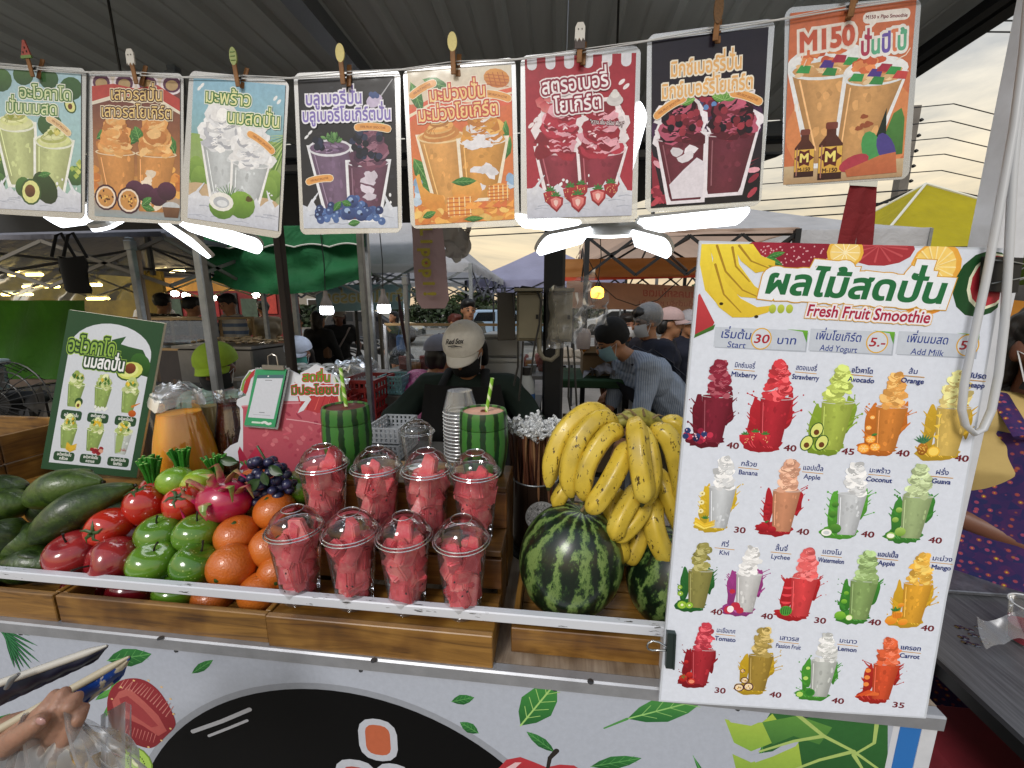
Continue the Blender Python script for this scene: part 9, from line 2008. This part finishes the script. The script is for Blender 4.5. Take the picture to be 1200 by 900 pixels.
P=person('person in a white cap half hidden by the left edge of the price board',807,380,3.9,hat=True,face=10,shirt=NAVY,sleeve=1.5,pants=BLK,skin='b',vox=.014);cap(P,'#a9adb8')
P=person('seller in a yellow tee and purple flower apron behind the side counter',1243,412,1.0,face=-10,head=(0,10),shirt=cloth('yellow','#b8a064',.06),sleeve=.72,pants=BLK,skin='c',vox=.008,wide=1.12,hairlen=.1,arms=[((-.10,-.25,.0),(.0,-.40,.12)),((.045,-.235,.02),(-.16,-.29,.17))]);mask(P,'#101012');W_=P['W']
m,nt_,p_=new_mat('flower_apron');L=nt_.links.new;t_=N(nt_,'ShaderNodeTexCoord');v_=N(nt_,'ShaderNodeTexVoronoi',i_Scale=62,i_Randomness=.8);L(t_.outputs['Object'],v_.inputs['Vector'])
r_=ramp(nt_,[(.09,'#c9a43a'),(.13,'#a03c3a'),(.26,'#8a4056'),(.32,'#2f1f56')]);L(v_.outputs['Distance'],r_.inputs[0])
hs=N(nt_,'ShaderNodeHueSaturation',i_Saturation=1.0);sp=N(nt_,'ShaderNodeSeparateColor');L(v_.outputs['Color'],sp.inputs[0]);mr=N(nt_,'ShaderNodeMapRange');mr.inputs[3].default_value=.46;mr.inputs[4].default_value=.56;L(sp.outputs[0],mr.inputs[0]);L(mr.outputs[0],hs.inputs['Hue']);L(r_.outputs[0],hs.inputs['Color']);L(hs.outputs[0],p_.inputs['Base Color']);p_.inputs['Roughness'].default_value=.85
b=MB();b.grid(lambda u_,v_:W_((u_-.5)*(.26+.22*min(1,v_*2)),.46-.95*v_,.155*math.cos((u_-.5)*2.2)+.012*math.sin(11*u_+3*v_)+.015),22,26);b.build('apron',m,P['t'],world=True)
for s in(-1,1):strap(P,[(s*.11,.46,.14),(s*.10,.545,.03),(s*.07,.50,-.12)],m,.02,'apron_strap')
def nb(px,py,D):return onD(px,py,D)
HS=mat('hand_skin','#96705c',.5,var=.1,vscale=60,bump=.25,bscale=180,sss=.1);D0=.50
hand=thing('customer_hand','hand coming in at the bottom left corner gripping two pouches and a carrier bag','hand',nb(50,850,D0))
E=[]
wr=nb(-40,925,D0+.04);pm=nb(25,872,D0+.02)
E+=[('c',nb(-130,960,D0+.02),.034,wr,.029),('c',wr,.029,pm,.032),('c',nb(8,858,D0+.01),.020,nb(60,842,D0+.0),.018),('c',nb(20,890,D0+.01),.020,nb(62,868,D0),.016)]
FG=[((8,876),(36,846),(56,828),(64,815),.0092),((28,880),(52,850),(68,828),(75,812),.0092),((50,880),(70,852),(82,828),(90,817),.0088),((66,882),(80,864),(92,842),(98,830),.0078)]
for a_,b_,c_,d_,r_ in FG:E+=[('c',nb(*a_,D0-.004),r_*1.12,nb(*b_,D0-.026),r_*1.05),('c',nb(*b_,D0-.026),r_*1.05,nb(*c_,D0-.030),r_*.95),('c',nb(*c_,D0-.030),r_*.95,nb(*d_,D0-.022),r_*.78)]
E+=[('c',nb(-4,884,D0-.02),.014,nb(22,862,D0-.044),.0115),('c',nb(22,862,D0-.044),.0115,nb(46,846,D0-.046),.0090)]
blob('hand_body',E,.0024,HS,hand,2,world=True)
for q_,w_ in(((48,845),.0055),):b=MB();b.ell(nb(*q_,D0-.0545),(.0062,.0025,.0048),10,6);b.build('thumb_nail',mat('nail','#a8807a',.25),hand,world=True)
def pouch(label,A0,A1,w0,w1,D,m,drop,edge=None):
 """a flat zipped pouch seen along its top edge, running from A0 to A1"""
 a_,b_=nb(*A0,D[0]),nb(*A1,D[1]);t=thing('pouch',label,'pouch',a_);d=(b_-a_).normalized();dn=Vector((0,.25,-1));dn=(dn-d*dn.dot(d)).normalized();n=d.cross(dn)
 L_=(b_-a_).length;b=MB();out=[]
 for k_ in range(25):
  s=k_/24;tap=1 if s<.86 else max(.12,1-(s-.86)/.14*.9);out.append((s,tap))
 for sd in(-1,1):
  def f(u_,v_):
   s,tap=out[int(round(u_*24))];h=(w0+(w1-w0)*s)*tap
   return a_+d*L_*s+dn*(h*v_*drop)+n*sd*(.006*math.sin(PI*min(1,v_+.12))*tap+.0012*math.sin(31*u_+5*v_))
  b.grid(f,24,8)
 b.build('pouch_side',m,t,world=True)
 b=MB();b.tube([a_+d*L_*s-dn*.001 for s,tap in out],[.0042*tap+.001 for s,tap in out],8);b.build('pouch_edge',edge or m,t,world=True);return t,a_,b_,d,dn,n
m,nt_,p_=new_mat('blue_white_print');L=nt_.links.new;t_=N(nt_,'ShaderNodeTexCoord');n1=N(nt_,'ShaderNodeTexNoise',i_Scale=16,i_Detail=3,i_Distortion=2.5);L(t_.outputs['Object'],n1.inputs['Vector']);sp=N(nt_,'ShaderNodeSeparateXYZ');L(t_.outputs['Object'],sp.inputs[0]);ad=N(nt_,'ShaderNodeMath',operation='MULTIPLY_ADD');L(sp.outputs[0],ad.inputs[0]);ad.inputs[1].default_value=1.5;L(n1.outputs[0],ad.inputs[2]);r_=ramp(nt_,[(.40,'#a89a80'),(.60,'#b8b09c'),(.635,'#153f8c'),(.80,'#0f2f70')]);L(ad.outputs[0],r_.inputs[0]);L(r_.outputs[0],p_.inputs['Base Color']);p_.inputs['Roughness'].default_value=.35;p_.inputs['Coat Weight'].default_value=.3
pouch('cream pouch with a blue tip held in the hand, nearest the viewer',(-30,872),(152,770),.050,.020,(D0-.015,D0+.03),m,1.0,mat('cream_edge','#b4aa92',.5))
q_=pouch('white edged dark blue pouch held behind the cream one',(-40,815),(126,757),.040,.016,(D0+.03,D0+.06),mat('pouch_navy','#10162c',.4),1.0,mat('pouch_white','#b9b6ae',.5))
t,a_,b_,d,dn,n=q_
for k_ in range(16):s=.18+.045*k_;b=MB();c_=a_+d*((b_-a_).length*s)+dn*.0042-n*.0;c_=c_+(EYE-c_).normalized()*.0045;b.bar(c_,c_+d*.006+dn*(.003 if k_%2 else-.002),.0022,.0008);b.build('edge_lettering',mat('black_ink','#1c1a1c',.6),t,world=True)
b=MB();b.tube([nb(8,806,D0+.03),nb(14,796,D0+.025),nb(22,790,D0+.025)],[.003,.0035,.002],8);b.build('zip_pull',M_STEEL,t,world=True)
BAGF=clear_plastic('carrier_film',tint=(.9,.9,.9),gloss=.03,rough=.3,facing=.2,milky=.13)
cb=thing('carrier_bag','translucent carrier bag hanging from the hand with yellow food inside','carrier bag',nb(70,880,D0+.02))
b=MB()
def f(u_,v_):
 x_=78+(u_-.5)*(22+165*min(1,v_*1.5)**.8);y_=838+100*v_+14*abs(u_-.5)*(1-v_);p=nb(x_,y_,D0-.01+.05*(u_-.5)**2-.02*math.sin(PI*v_));return p+Vector((noise.noise(Vector((u_*7,v_*2,1))),noise.noise(Vector((u_*9,v_*2,5))),0))*.012
b.grid(f,40,18);b.grid(lambda u_,v_:Vector(f(u_,v_))+Vector((0,.06*math.sin(PI*u_)*v_,0)),30,12);b.build('bag_film',BAGF,cb,world=True)
for P_ in(((28,838),(34,862),(44,900),(52,940)),((78,832),(84,850),(98,880),(122,930)),((30,836),(26,850),(10,880),(-4,930))):b=MB();b.tube([nb(x_,y_,D0-.035)for x_,y_ in P_],[.003,.006,.010,.012],8,flat=(1,.4));b.build('bag_handle',BAGF,cb,world=True)
b=MB();b.grid(lambda u_,v_:nb(118+36*u_,822+20*abs(u_-.8)+90*v_,D0+.01+.01*math.sin(6*u_)),10,8);b.build('bag_film',BAGF,cb,world=True)
rr=random.Random(2);b=MB()
for k_ in range(46):b.ell(nb(rr.uniform(-5,140),rr.uniform(886,930),D0+.01+rr.uniform(0,.03)),(.012,.010,.008),8,5,mtx=rotm(rr.uniform(0,90),0,rr.uniform(0,180)))
o=b.build('yellow_food',mat('yellow_food','#b8901c',.5,var=.35,vscale=40),cb,world=True);o['kind']='stuff'
try:bpy.data.objects.remove(_to)
except Exception:pass
